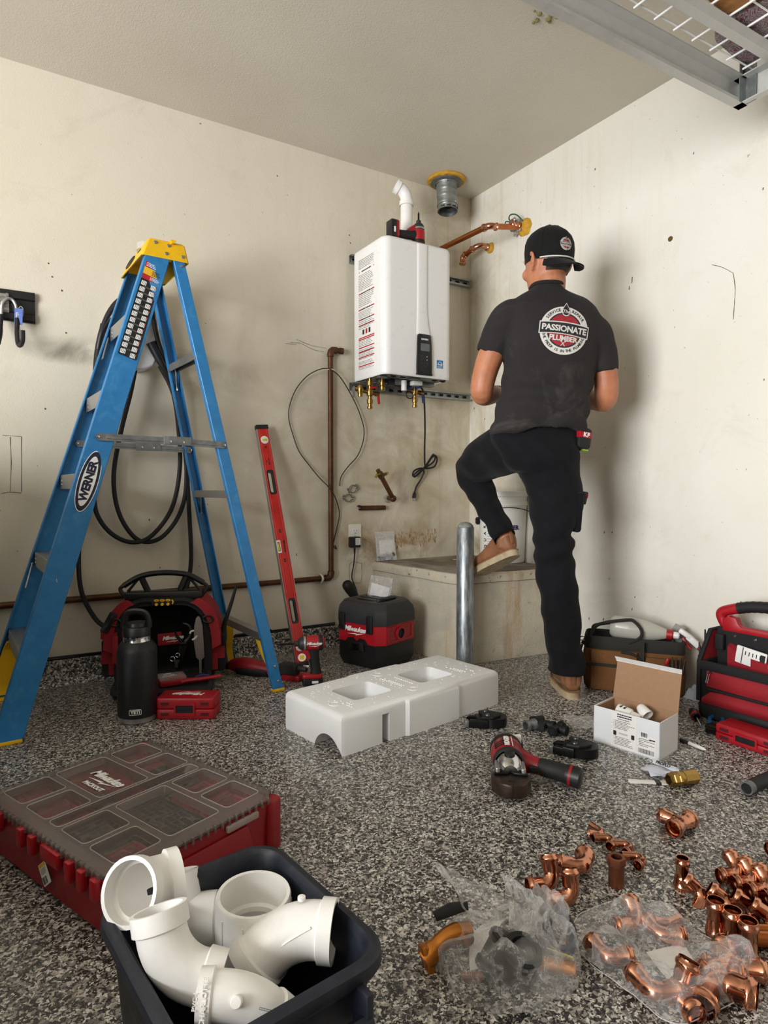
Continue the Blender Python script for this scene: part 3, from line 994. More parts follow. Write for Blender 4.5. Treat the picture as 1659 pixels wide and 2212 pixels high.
wire = [(734, 1050, .012), (737, 1030, .015), (752, 1008, .02), (772, 985, .02), (784, 955, .02), (786, 925, .02), (775, 888, .02), (758, 852, .022), (735, 815, .035), (716, 799, .05), (708, 796, .052), (690, 798, .04), (664, 812, .02), (640, 840, .015), (626, 875, .012), (624, 905, .012), (633, 940, .012), (646, 975, .012), (668, 1005, .014), (690, 1032, .025), (708, 1050, .046), (722, 1070, .03), (731, 1095, .015), (733, 1115, .012), (728, 1140, .012), (722, 1165, .012), (720, 1178, .012), (727, 1186, .012), (724, 1178, .014)]
o = thing('loose_wire', 'thin brown wire hanging in a loose loop over the rusty riser pipe', 'wire', LW(624, 905))
b = MB()
b.tube(spline([LW(*q) - o.location for q in wire], 5), 0.0028, 6)
b.build('wire', M_wire, o)
def pipe_clamp(px, py, rz, label):
 o = thing('pipe_clamp', label, 'clamp', LW(px, py, 0.012), group='split ring clamps hanging on the wire')
 o.rotation_euler = (0, rad(rz), 0)
 b = MB()
 for s in (-1, 1):
  pts = [V((0.018 * cos(rad(a)), 0, s * (0.004 + 0.016 * sin(rad(a))))) for a in range(5, 180, 25)]
  pts = [V((0.032, 0, s * 0.004))] + pts + [V((-0.032, 0, s * 0.004))]
  b.tube(pts, 0.0028, 6, sq=(1.9, .8))
 b.build('ring_half', M_galv, o, split=True)
 b = MB()
 for x in (-0.027, 0.027):
  b.cyl((x, 0, -0.016), (x, 0, 0.016), 0.0024, n=6)
  b.cyl((x, 0, 0.009), (x, 0, 0.014), 0.0048, n=6)
 b.build('clamp_screw', M_galvd, o, split=True)
pipe_clamp(762, 1056, -24, 'upper galvanised split-ring clamp on the loose wire')
pipe_clamp(752, 1076, 6, 'lower galvanised split-ring clamp on the loose wire')
c = LW(766, 1157)
o = thing('wall_outlet', 'ivory duplex wall outlet with the black adapter plugged into it', 'outlet', (c.x, -0.0005, c.z))
Wf = Matrix(((1, 0, 0, 0), (0, 0, -1, 0), (0, 1, 0, 0), (0, 0, 0, 1)))
b = MB()
b.prism(rrect(0.076, 0.122, 0.006), 0, 0.006, Wf, bev=0.0025)
b.build('cover_plate', M_wallplug, o)
for dz in (0.0235, -0.0235):
 b = MB()
 b.prism(rrect(0.034, 0.030, 0.006), 0.004, 0.0075, Wf @ TR(0, dz, 0), bev=0.001)
 r = b.build('receptacle', M_whitep, o)
 if dz > 0:
  b = MB()
  for x in (-0.0065, 0.0065):
   b.prism(rrect(0.0018, 0.008, 0.0005, 1), 0.007, 0.0078, Wf @ TR(x, dz + 0.003, 0))
  b.prism(rrect(0.005, 0.005, 0.0024, 3), 0.007, 0.0078, Wf @ TR(0, dz - 0.009, 0))
  b.build('slot', M_blk, r, split=True)
b = MB()
b.lathe([(0.003, 0.006), (0.0025, 0.0072), (0, 0.0074)], axis=(0, -1, 0), n=8)
b.build('screw', M_galv, o)
c2 = LW(767, 1171, 0.03)
a = thing('power_adapter', 'black plug-in power adapter with a white label, in the wall outlet', 'adapter', (c2.x, -0.0085, c2.z))
b = MB()
b.prism(rrect(0.058, 0.056, 0.006), 0.0, 0.034, Wf, bev=0.004)
b.build('housing', M_blk, a)
b = MB()
b.prism(rrect(0.028, 0.036, 0.001, 1), 0.033, 0.0346, Wf @ TR(0.010, 0.003, 0))
lb = b.build('rating_label', M_label, a)
b = MB()
hatch(b, -0.002, 0.022, -0.012, 0.018, 7, 0.3, 0.035, Wf, 4)
b.build('small_print', M_ink, lb, kind='stuff')
b = MB()
L0 = V(a.location)
pts = [LW(766, 1184, .025), LW(766, 1196, .022), LW(764, 1220, .016), LW(760, 1243, .014), LW(762, 1255, .016), LW(770, 1275, .03), LW(773, 1296, .06), V((-0.80, -0.16, 0.24)), V((-0.86, -0.05, 0.13))]
b.tube(spline([p - L0 for p in pts], 6), 0.0032, 6)
b.tube([pts[0] - L0, pts[1] - L0], [0.006, 0.004], 8)
b.build('adapter_cord', M_rub, a)
o = thing('stub_valve', 'old capped shut-off valve on a dark pipe stub angled out of a patched hole', 'valve', LW(840, 1077))
L0 = V(o.location)
q0, q1, q2 = LW(838, 1076, 0.0), LW(849, 1077, 0.075), LW(823, 1028, 0.11)
b = MB()
b.tube(spline([q0, LW(843, 1077, .04), q1, LW(847, 1068, 0.08), q2], 5)[:], 0.0135, 12) if False else b.tube([p - L0 for p in (q0, q1)], 0.0125, 12)
b.tube([q1 - L0, q2 - L0], 0.0125, 12)
b.ball(q1 - L0, 0.0185, n=12, m=8)
b.build('pipe_stub', M_copperd, o)
d = (q2 - q1).normalized()
b = MB()
b.lathe([(0.0, -0.01), (0.0165, -0.01), (0.0175, 0.006), (0.0165, 0.02), (0.012, 0.024), (0.011, 0.04), (0.0, 0.042)], q2 - L0, d, 10)
b.cyl(q2 - L0 + d * 0.006, q2 - L0 + d * 0.006 + V((0.030, -0.01, 0.006)), 0.008, n=8)
b.cyl(q2 - L0 + d * 0.006, q2 - L0 + d * 0.006 + V((-0.026, -0.006, -0.004)), 0.007, n=8)
b.build('valve_body', M_brassd, o)
b = MB()
b.box(q2 - L0 + d * 0.006 + V((-0.030, -0.01, -0.004)), (0.012, 0.012, 0.022), rot(0, 30, 0), bev=0.003)
b.box(q2 - L0 + d * 0.01 + V((0.034, -0.012, 0.006)), (0.008, 0.02, 0.014), rot(0, 20, 0), bev=0.003)
b.build('valve_handle', pm('worn yellow handle', '8d6f1f', 0.6), o)
b = MB()
pts = []
for i in range(22):
 t = 2 * pi * i / 22
 pts.append((0.024 * cos(t) * (1 + 0.35 * noise.noise(V((cos(t) * 2, sin(t) * 2, 1)))) - 0.008, 0.0012, 0.024 * sin(t) * (1 + 0.35 * noise.noise(V((cos(t) * 2, sin(t) * 2, 4))))))
b.loft([[(x, -0.0015, z) for x, y, z in pts], [(x * .7, -0.008, z * .7) for x, y, z in pts]])
b.build('patch_putty', M_putty, o)
o = thing('cut_pipe', 'short cut copper pipe lying level against the wall below the stub valve', 'pipe', LW(802, 1097))
b = MB()
b.lathe([(0.0105, -0.078), (0.0125, -0.078), (0.0125, 0.078), (0.0105, 0.078), (0.0105, -0.078)], (0, -0.010, 0), (1, 0, 0), 14)
b.build('pipe', M_copperd, o)
b = MB()
b.tube([(-0.085, 0.0, 0.01), (-0.08, -0.012, 0.014), (-0.075, -0.024, 0.008), (-0.074, -0.02, -0.006)], 0.003, 5)
b.build('strap', M_dsteel, o)
def yplane(x, y, wy):
 d = ray(x, y)
 return CAM + d * ((wy - CAM.y) / d.y)
def bead(b, p, d, r, rb=None):
 b.lathe([(r, -0.007), (r * 1.1, -0.006), (rb or r * 1.28, -0.003), (rb or r * 1.28, 0.003), (r * 1.1, 0.006), (r, 0.007)], p, d, 14)
w0 = RW(1130, 491)
o = thing('copper_pipe', 'upper copper water pipe out of the right wall, bending back behind the heater', 'pipe', w0, group='copper stubs out of the right wall')
e = yplane(1058, 486, w0.y) - w0
e.y = 0
end = V((e.x, -w0.y - 0.02, e.z + 0.01))
r = 0.0145
b = MB()
b.cyl((-0.002, 0, 0), e + V((0.035, 0, 0)), r, n=14)
b.build('wall_stub', M_copperp, o)
b = MB()
b.cyl(e + V((0, 0.035, 0)), end, r, n=14)
b.build('long_run', M_copperp, o)
b = MB()
P = [e + V((0.036 * (1 - t) ** 2, 0.036 * t ** 2, 0)) for t in [i / 6 for i in range(7)]]
b.tube(P, r * 1.12, 14)
bead(b, e + V((0.042, 0, 0)), (1, 0, 0), r * 1.1)
bead(b, e + V((0, 0.042, 0)), (0, 1, 0), r * 1.1)
b.build('elbow', M_copper, o)
b = MB()
for x in (-0.035, -0.058, -0.080):
 bead(b, (x, 0, 0), (1, 0, 0), r * 1.06, r * 1.36)
b.cyl((-0.03, 0, 0), (-0.086, 0, 0), r * 1.1, n=14)
b.build('coupling', M_copper, o)
def foam_patch(p, r, off, name, mat, sd):
 b = MB()
 n = 26
 rings = []
 for k, (q, x) in enumerate(((0.25, -0.024), (0.55, -0.022), (0.85, -0.012), (1.0, -0.001))):
  rings.append([(x, q * r * cos(t) * (1 + 0.28 * noise.noise(V((cos(t) * 1.7, sin(t) * 1.7, sd + k * .2)))), q * r * sin(t) * (1 + 0.28 * noise.noise(V((cos(t) * 1.7, sin(t) * 1.7, sd + 9))))) for t in [2 * pi * i / n for i in range(n)]])
 b.loft(rings, True, False)
 return b.build(name, mat, p)
f = foam_patch(o, 0.047, 0, 'foam_collar', M_foam, 2)
f.location = (0.0, -0.012, -0.004)
b = MB()
for i in range(16):
 a = rnd.random() * 2 * pi
 q = rnd.uniform(0.01, 0.038)
 b.ball((-0.03 - rnd.random() * 0.008, 0.012 + q * cos(a), q * sin(a) - 0.006), rnd.uniform(.006, .012), n=7, m=5)
b.build('putty_blob', M_putty, o, kind='stuff')
b = MB()
b.tube(spline([(-0.02, 0.03, 0.02), (-0.05, 0.05, 0.045), (-0.07, 0.02, 0.055), (-0.06, -0.015, 0.045), (-0.02, -0.02, 0.02)], 5), 0.0035, 6)
b.tube(spline([(-0.015, 0.04, 0.03), (-0.06, 0.06, 0.038), (-0.055, 0.075, 0.03)], 5), 0.003, 6)
b.build('ground_wire', M_green, o)
b = MB()
b.box((-0.045, 0.025, 0.024), (0.03, 0.022, 0.026), rot(20, 20, 0), bev=0.003)
b.box((-0.052, 0.006, 0.030), (0.022, 0.014, 0.018), rot(-20, 0, 30), bev=0.003)
b.build('ground_clamp', M_galv, o)
w1 = RW(1060, 536)
o = thing('copper_pipe', 'lower copper water stub out of the right wall, ending in a downturned elbow', 'pipe', w1, group='copper stubs out of the right wall')
e = V((-0.058, 0, 0.002))
r = 0.0138
e2 = e + V((-0.035, 0.06, 0))
b = MB()
b.cyl((-0.002, 0, 0), e + V((0.028, 0, 0)), r, n=14)
b.build('wall_stub', M_copperp, o)
b = MB()
P = spline([(-0.03, 0, 0), (-0.05, 0, 0.003), (-0.070, 0.008, 0.002), (-0.086, 0.028, -0.004), (-0.092, 0.048, -0.010)], 4)
b.tube(P, r * 1.12, 14)
bead(b, (-0.028, 0, 0), (1, 0, 0), r * 1.1)
b.build('elbow', M_copper, o)
E2 = P[-1] + V((-0.004, 0.050, -0.012))
b = MB()
b.cyl(P[-1], E2, r, n=14)
b.build('short_run', M_copperp, o)
b = MB()
bead(b, P[-1], (-0.1, 1, -.2), r * 1.1)
Q = spline([E2, E2 + V((-0.002, 0.018, -0.006)), E2 + V((-0.003, 0.026, -0.022)), E2 + V((-0.003, 0.026, -0.052))], 4)
b.tube(Q, r * 1.12, 14)
bead(b, E2 + V((0, 0.004, -0.001)), (-0.05, 1, -.2), r * 1.1)
bead(b, Q[-1] + V((0, 0, 0.008)), (0, 0, 1), r * 1.12)
b.build('end_elbow', M_copper, o)
f = foam_patch(o, 0.029, 0, 'foam_collar', M_foam, 7)
c0, c1 = LW(-140, 620), LW(76, 695)
o = thing('hook_rail', 'black slotted storage rail with a silver channel, at the left edge of the wall', 'rail', (c1.x, -0.001, LW(76, 668).z))
L = 0.55
b = MB()
sec = [(0, -0.06), (-0.012, -0.06), (-0.016, -0.052), (-0.016, -0.03), (-0.010, -0.024), (-0.010, 0.024), (-0.016, 0.03), (-0.016, 0.05), (-0.012, 0.06), (0, 0.06)]
b.loft([[(x, y, z) for y, z in sec] for x in (0, -L)])
b.build('rail', M_blk, o, ang=25)
b = MB()
sec = [(-0.012, -0.034)] + [(-0.020 - 0.003 * (k % 2), -0.03 + k * 0.0085) for k in range(8)] + [(-0.022, 0.034), (-0.022, 0.04), (-0.012, 0.042)]
b.loft([[(x, y, z) for y, z in sec] for x in (-0.09, -L)])
b.build('channel', M_alu, o, ang=20)
b = MB()
b.cyl((-0.096, -0.02, 0.036), (-0.096, -0.027, 0.036), 0.006, n=8)
b.build('screw', M_chrome, o)
hk = thing('utility_hook', 'silver double utility hook with black dipped ends and a blue tag, on the rail', 'hook', (LW(22, 660).x, -0.026, LW(22, 660).z))
L0 = V(hk.location)
q = lambda x, y, of: LW(x, y, of) - L0
b = MB()
b.tube(spline([q(3, 682, .03), q(4, 660, .03), q(9, 650, .03), q(18, 645, .03), q(27, 648, .03), q(33, 658, .03), q(36, 672, .034), q(37, 690, .04)], 5), 0.006, 8)
b.build('bent_rod', M_alu, hk)
b = MB()
b.tube(spline([q(37, 688, .04), q(37, 705, .05), q(37, 722, .07), q(39, 742, .09), q(44, 746, .12), q(49, 735, .15), q(49, 713, .16)], 5), 0.0085, 8)
b.tube(spline([q(3, 680, .03), q(1, 700, .04), q(0, 722, .06), q(-4, 742, .09)], 5), 0.0085, 8)
b.build('dipped_end', M_rub, hk, split=True)
b = MB()
T = basis(q(40, 684, .045), RIGHT * 1.0 + V((0, 0, -0.05)), (0, 0, 1))
b.prism(rrect(0.032, 0.062, 0.003), -0.0005, 0.0005, T)
tg = b.build('hang_tag', pm('blue tag card', '2c4f9c', 0.5), hk)
b = MB()
bars(b, -0.010, 0.004, -0.026, -0.018, 0.001, T, 4, 10)
hatch(b, -0.010, 0.010, 0.004, 0.018, 3, 0.6, 0.001, T, 2, .25)
b.build('small_print', M_inkw, tg, kind='stuff')
b = MB()
pp = q(40, 668, .04)
b.tube(spline([q(36, 672, .04), q(44, 662, .035), q(50, 668, .04), q(50, 682, .04), q(44, 686, .044)], 4), 0.0008, 4)
b.build('tag_loop', M_whitep, hk)
c = LW(296, 700)
o = thing('car_charger', 'white wall-mounted car charger with thick black cable coiled below, behind the ladder', 'charger', (c.x, -0.001, c.z))
L0 = V(o.location)
q = lambda x, y, of: LW(x, y, of) - L0
b = MB()
out = [q(284, 640, 0), q(338, 640, 0), q(336, 700, 0), q(330, 755, 0), q(322, 798, 0), q(270, 800, 0), q(270, 740, 0)]
poly = spline([(p.x, p.z, 0) for p in out], 3, closed=True)
b.prism([(p.x, p.y) for p in poly][::-1], 0.002, 0.09, Wf, bev=0.012, seg=3)
b.build('housing', M_white, o)
b = MB()
loop1 = [(292, 800, .05), (282, 850, .05), (262, 930, .045), (247, 1010, .045), (248, 1070, .045), (262, 1120, .045), (290, 1160, .045), (318, 1171, .045), (350, 1160, .05), (380, 1125, .05), (398, 1080, .05), (403, 1020, .05), (398, 940, .05), (388, 860, .06), (362, 800, .07), (338, 760, .075)]
loop2 = [(222, 700, .06), (212, 760, .055), (206, 840, .05), (204, 930, .05), (203, 1020, .05), (204, 1085, .05), (214, 1120, .05), (240, 1152, .05), (275, 1170, .05), (310, 1168, .052), (340, 1145, .052), (368, 1105, .052), (382, 1060, .052), (389, 1000, .052), (386, 930, .055), (374, 850, .06), (345, 790, .075)]
side1 = [(268, 640, .05), (245, 660, .05), (226, 695, .05), (211, 750, .045), (206, 830, .04)]
side2 = [(262, 655, .07), (240, 672, .07), (220, 712, .065), (208, 770, .05), (204, 860, .04)]
side3 = [(328, 660, .10), (334, 705, .10), (350, 765, .09), (374, 812, .075), (392, 880, .05)]
side4 = [(332, 690, .115), (342, 738, .11), (362, 795, .09), (384, 842, .065), (396, 910, .045)]
side5 = [(336, 715, .10), (346, 752, .09), (366, 812, .07), (386, 870, .05)]
tail1 = [(390, 870, .05), (399, 960, .05), (405, 1040, .05), (410, 1130, .05), (413, 1200, .05), (408, 1250, .05), (395, 1300, .06)]
tail2 = [(204, 840, .03), (196, 950, .03), (182, 1060, .03), (174, 1140, .03), (170, 1200, .03), (172, 1255, .035), (182, 1295, .04), (205, 1335, .06), (228, 1355, .1), (262, 1372, .14)]
for lp in (loop1, loop2, tail1, tail2, side1, side2, side3, side4, side5):
 b.tube(spline([q(*p) for p in lp], 6), 0.0095, 9)
b.build('charge_cable', M_rub, o)
b = MB()
b.tube(spline([q(326, 740, .10), q(342, 772, .10), q(358, 800, .095), q(384, 840, .08)], 5), [0.021 - 0.0007 * i for i in range(16)], 10)
b.tube(spline([q(240, 690, .06), q(222, 715, .06), q(212, 755, .055)], 5), [0.02 - 0.0009 * i for i in range(11)], 10)
b.build('cable_handle', M_blk, o, split=True)
o = thing('extension_lead', 'black electrical lead lying along the top of the speckled cove base', 'cord', (-1.6, -0.012, 0.11))
b = MB()
L0 = V(o.location)
for dz, k, ph in ((0.108, 0.0, 0.3), (0.112, 0.014, 1.7)):
 pts = []
 for i in range(36):
  x = -2.55 + i * (1.66 / 35)
  pts.append(V((x, -0.010 + 0.003 * sin(x * 5 + ph), dz + k * (0.5 + 0.5 * sin(x * 2.1 + ph)) + 0.001 * sin(9 * x))) - L0)
 b.tube(pts, 0.0035, 6)
b.build('lead', M_rub, o, split=True)
bc = G(958, 1425)
o = thing('bollard', 'galvanised steel post with rounded cap standing in front of the plinth', 'bollard', (-0.598, -0.705, 0))
br = 0.0385
def bollard_mat():
 t = NT('spangled galvanised pipe')
 n = t.noise(26, 5, 0.7, dist=1.2)
 mp = t.n('ShaderNodeMapping')
 mp.inputs['Scale'].default_value = (30, 30, 6)
 t.l(t.tc.outputs['Object'], mp.inputs[0])
 n2 = t.noise(2.2, 4, 0.65, mp.outputs[0])
 c = t.mix(t.ramp(n2.outputs[0], [(0.42, 0.0), (0.66, 1.0)]).outputs[0], hx('7f868a'), hx('b2b7ba'))
 c = t.mix(t.ramp(n.outputs[0], [(0.66, 0.0), (0.72, 0.6)]).outputs[0], c, hx('53504a'))
 t.l(c, t.b.inputs['Base Color'])
 t.set(Metallic=0.75)
 t.l(t.ramp(n2.outputs[0], [(0.3, 0.3), (0.8, 0.55)]).outputs[0], t.b.inputs['Roughness'])
 return t.m
M_boll = bollard_mat()
b = MB()
zt = 0.634
b.lathe([(br, 0.0), (br, zt), (br - 0.003, zt + 0.004)], n=28)
b.build('post', M_boll, o)
b = MB()
b.lathe([(br - 0.003, zt + 0.002), (br - 0.006, zt + 0.012), (br * 0.55, zt + 0.022), (0, zt + 0.026)], n=28)
b.build('domed_cap', pm('mossy concrete cap', '8a8a80', 0.9, ns=50, var=0.4), o)
kc = G(1083, 1212, 0.4215)
o = thing('plastic_bucket', 'translucent white bucket with quart scale standing on the plinth in the corner', 'bucket', (kc.x - 0.003, kc.y - 0.01, 0.4215))
def bucket_mat():
 t = NT('translucent white bucket plastic')
 n = t.noise(8, 3)
 t.l(t.ramp(n.outputs[0], [(0.3, hx('dedcd4')), (0.7, hx('e9e7e0'))]).outputs[0], t.b.inputs['Base Color'])
 t.set(Roughness=0.35)
 t.b.inputs['Subsurface Weight'].default_value = 0.15
 t.b.inputs['Subsurface Radius'].default_value = (0.03, 0.03, 0.025)
 return t.m
M_bucket = bucket_mat()
bs = 0.96
b = MB()
pf = [(0.0, 0.004), (0.128, 0.0), (0.133, 0.004), (0.146, 0.29), (0.152, 0.292), (0.152, 0.312), (0.148, 0.314), (0.1485, 0.335), (0.156, 0.338), (0.156, 0.362), (0.151, 0.366), (0.146, 0.362), (0.129, 0.008), (0.0, 0.008)]
b.lathe([(r * 0.86, z * 1.02) for r, z in pf], n=40)
b.build('pail', M_bucket, o)
def on_bucket(deg, z, off=0.0015):
 vd = (CAM - V(o.location))
 a = math.atan2(vd.y, vd.x) + rad(deg)
 r = (0.133 + 0.013 * z / 0.29) * 0.86 + off
 out = V((cos(a), sin(a), 0))
 return basis((out.x * r, out.y * r, z), V((0, 0, 1)).cross(out), (0, 0, 1)), a
b = MB()
bg_ = MB()
for k in range(16):
 z = 0.045 + k * 0.0135
 for j in range(6):
  M0, a0 = on_bucket(-40 + j * 3.0, z)
  M1, a1 = on_bucket(-37 + j * 3.0, z)
  p0, p1 = M0.translation, M1.translation
  b.raw([p0 - V((0, 0, .0008)), p1 - V((0, 0, .0008)), p1 + V((0, 0, .0008)), p0 + V((0, 0, .0008))], [(0, 1, 2, 3)])
 Mx, _ = on_bucket(-20, z)
 quad(bg_, -0.002, 0.002, -0.003, 0.003, 0.0, Mx)
b.build('quart_line', M_ink, o, kind='stuff')
bg_.build('quart_figure', M_ink, o, kind='stuff')
for k, chh in enumerate('QUARTS'):
 Mx, _ = on_bucket(-47, 0.085 + k * 0.034)
 text('quart_letter', chh, 0.022, M_ink, o, Mx @ rot(0, 0, 90), bold=0.0006)
for k, chh in enumerate('FER'):
 Mx, _ = on_bucket(22 + k * 7.5, 0.185)
 text('letter', chh, 0.030, pm('navy print', '2a2756', 0.5), o, Mx, bold=0.0012, ext=0.0003)
for k in range(2):
 Mx, _ = on_bucket(13 + k * 3.5, 0.186)
 b = MB()
 b.raw([(-0.003, -0.012, 0), (0.001, -0.012, 0), (0.006, 0.012, 0), (0.001, 0.012, 0)], [(0, 1, 2, 3)], Mx)
 b.build('logo_stroke', pm('navy print mark', '2a2756', 0.5), o)
b = MB()
for k in range(7):
 Mx, _ = on_bucket(-6, 0.085 + k * 0.011)
 quad(b, -0.012, 0.01, -0.003, 0.003, 0, Mx)
b.build('small_print', pm('violet print', '55509a', 0.5), o, kind='stuff')
b = MB()
Mx, _ = on_bucket(-78, 0.215, 0.002)
M2, _ = on_bucket(-28, 0.225, 0.02)
M3, _ = on_bucket(0, 0.30, 0.012)
hp = Mx.translation
b.lathe([(0.0, 0.0), (0.02, 0.0), (0.02, 0.012), (0.014, 0.018), (0, 0.018)], hp, Mx.to_3x3() @ V((0, 0, 1)), 14)
b.build('bail_ear', M_blk, o)
b = MB()
b.tube(spline([hp + Mx.to_3x3() @ V((0, 0, 0.014)), on_bucket(-55, 0.24, 0.022)[0].translation, on_bucket(-30, 0.27, 0.026)[0].translation, on_bucket(10, 0.29, 0.026)[0].translation, on_bucket(60, 0.27, 0.026)[0].translation, on_bucket(100, 0.225, 0.012)[0].translation], 6), 0.0022, 6)
b.build('bail_wire', M_dsteel, o)
c = LW(828, 1206)
o = thing('screw_bag', 'clear zip bag of washers and screws leaning on the wall above the plinth', 'bag', (c.x + 0.005, -0.03, 0.4225))
def zip_bag(b, wd, ht, M, sd, bulge=0.006):
 def f(side):
  def g(u, v):
   x = (u - 0.5) * wd * (1 - 0.05 * v)
   z = v * ht
   e = sin(pi * u) * (1 - v) ** 0.8
   y = side * (bulge * e + 0.001) + 0.004 * noise.noise(V((u * 5, v * 5, sd)))
   return M @ V((x, y, z))
  return g
 b.grid(f(1), 10, 12)
 b.grid(f(-1), 10, 12)
tilt = rot(-10, 0, 0)
b = MB()
zip_bag(b, 0.125, 0.155, tilt, 3, 0.012)
b.build('film', M_film2, o)
b = MB()
b.grid(lambda u, v: tilt @ V(((u - 0.5) * 0.095 + 0.006, -0.001, 0.035 + v * 0.075)), 2, 2)
b.build('white_panel', M_label, o)
b = MB()
for i in range(34):
 p = tilt @ V((rnd.uniform(-.05, .05), rnd.uniform(-.008, .006), rnd.uniform(0.004, 0.04) * (1 if rnd.random() < .6 else .5)))
 if i % 3:
  b.lathe([(0.004, 0), (0.008, 0), (0.008, 0.0018), (0.004, 0.0018), (0.004, 0)], p, (rnd.uniform(-1, 1), rnd.uniform(-1, -.2), rnd.uniform(-1, 1)), 9)
 else:
  d = V((rnd.uniform(-1, 1), rnd.uniform(-.2, .2), rnd.uniform(-.4, .4))).normalized()
  b.cyl(p, p + d * 0.022, 0.002, n=5)
b.build('washers_and_screws', M_galv, o, kind='stuff')
c = G(888, 1205, 0.4215)
o = thing('wall_anchor', 'tiny white plastic piece lying on the plinth top', 'scrap', (c.x, c.y, 0.4215))
b = MB()
b.box((-0.012, 0, 0.005), (0.022, 0.012, 0.010), rot(0, 0, 20), bev=0.002)
b.box((0.010, 0.004, 0.007), (0.012, 0.016, 0.014), rot(0, 10, -30), bev=0.002)
b.build('anchor', M_whitep, o)
c = G(1003, 1210, 0.4215)
o = thing('stick', 'thin pale stick lying on the plinth top beside the bucket', 'stick', (c.x, c.y, 0.424))
b = MB()
b.tube([V((0, 0, 0)) + RIGHT * (-0.06) + FWD * 0.02, RIGHT * 0.06 - FWD * 0.03], 0.0022, 6)
b.build('stick', pm('pale stick', 'b3a48a', 0.8), o)
b = MB()
for i in range(14):
 p = G(rnd.uniform(1146, 1205), rnd.uniform(22, 50), ZC)
 b.ball((p.x, p.y, ZC - 0.002), rnd.uniform(.004, .010), (1, 1, 0.7), n=7, m=5)
b.build('ceiling_lump', pm('flaking olive lumps', '8a8052', 0.9), ceiling, kind='stuff')
# == step ladder
LP = V((-1.88, -0.56, 0))
lad = thing('step_ladder', 'blue fibreglass step ladder with yellow top cap standing open along the left wall', 'ladder', (-1.88, -0.325, 0))
LO = V(lad.location)
YC = 0.0
def half(z):
 return 0.262 - 0.104 * z / 1.70
def xf(z, k):
 return (-2.407 if k == 0 else -2.319) + 0.3125 * z - LO.x
def xr(z, k):
 return (-1.444 if k == 0 else -1.402) - 0.2105 * z - LO.x
def rail(name, fx, side, z0, z1, fl):
 b = MB()
 rg = []
 for z in (z0, z1):
  a, c = fx(z, 0), fx(z, 1)
  yo = side * half(z)
  yi = yo - side * fl
  tt = 0.0045
  yt = yo - side * tt
  rg.append([(a + .002, yo, z), (c - .002, yo, z), (c, yo - side * .002, z), (c, yi, z), (c - tt, yi, z), (c - tt, yt, z), (a + tt, yt, z), (a + tt, yi, z), (a, yi, z), (a, yo - side * .002, z)])
 b.loft(rg)
 return b.build(name, M_lblue, lad, ang=30)
for s in (-1, 1):
 rail('front_rail', xf, s, 0.010, 1.672, 0.030)
 rail('rear_rail', xr, s, 0.010, 1.664, 0.026)
 for fx, wd in ((xf, .088), (xr, .044)):
  b = MB()
  xm = (fx(0, 0) + fx(0, 1)) / 2
  b.box((xm, s * (half(0) - 0.015), 0.006), (wd + 0.003, 0.034, 0.012), bev=0.003)
  b.build('foot_pad', M_yel, lad)
for k in range(5):
 z = (0.272, 0.563, 0.858, 1.158, 1.440)[k]
 w_ = half(z) - 0.006
 x0, x1 = xf(z, 0) + 0.007, xf(z, 1) - 0.007
 b = MB()
 n = 13
 prof = [(x0, z - 0.052), (x0, z)]
 for i in range(n):
  u = x0 + (x1 - x0) * (i + 0.3) / n
  prof += [(u, z), (u + 0.0008, z + 0.0018), (u + 0.003, z + 0.0018), (u + 0.0038, z)]
 prof += [(x1, z), (x1, z - 0.03), (x1 - 0.003, z - 0.03), (x1 - 0.003, z - 0.004), (x0 + 0.003, z - 0.004), (x0 + 0.003, z - 0.052)]
 b.loft([[(x, y, zz) for x, zz in prof] for y in (-w_, w_)])
 b.build('tread', M_alu, lad, ang=25)
 b = MB()
 for s in (-1, 1):
  for dx in (0.025, 0.06):
   b.lathe([(0.0055, 0), (0.0045, 0.002), (0, 0.0028)], (x0 - 0.0, s * (w_ - 0.05), z - 0.012 - dx * 0.4), (-1, 0, 0), 8)
 b.build('rivet', M_galv, lad, split=True)
 if k in (1, 4):
  b = MB()
  for s in (1,):
   b.box((xf(z - 0.09, 0) + 0.012, s * (w_ - 0.035), z - 0.085), (0.004, 0.014, 0.10), rot(0, 17, 0) @ rot(-18 * s, 0, 0), bev=0.001)
  b.build('tread_brace', M_alu, lad)
for z in (1.325, 0.80, 0.235):
 w_ = half(z) - 0.004
 x0, x1 = xr(z, 0) + 0.004, xr(z, 1) - 0.004
 b = MB()
 b.loft([[(x0, y, z - 0.03), (x0, y, z), (x1, y, z), (x1, y, z - 0.03), (x1 - 0.003, y, z - 0.03), (x1 - 0.003, y, z - 0.003), (x0 + 0.003, y, z - 0.003), (x0 + 0.003, y, z - 0.03)] for y in (-w_, w_)])
 b.build('rear_bar', M_alu, lad, ang=25)
 if z > 0.5:
  b = MB()
  s = 1
  b.tube([(x0 + 0.018, s * (w_ - 0.045), z - 0.01), (x0 + 0.022, s * (w_ - 0.038), z - 0.025), (x0 + 0.026 + .01, s * (w_ - 0.006), z - 0.085), (x0 + 0.03 + .01, s * (w_ - 0.003), z - 0.10)], [0.006, 0.006, 0.005, 0.007], 6, sq=(0.6, 1.6))
  b.build('bar_brace', M_alu, lad)
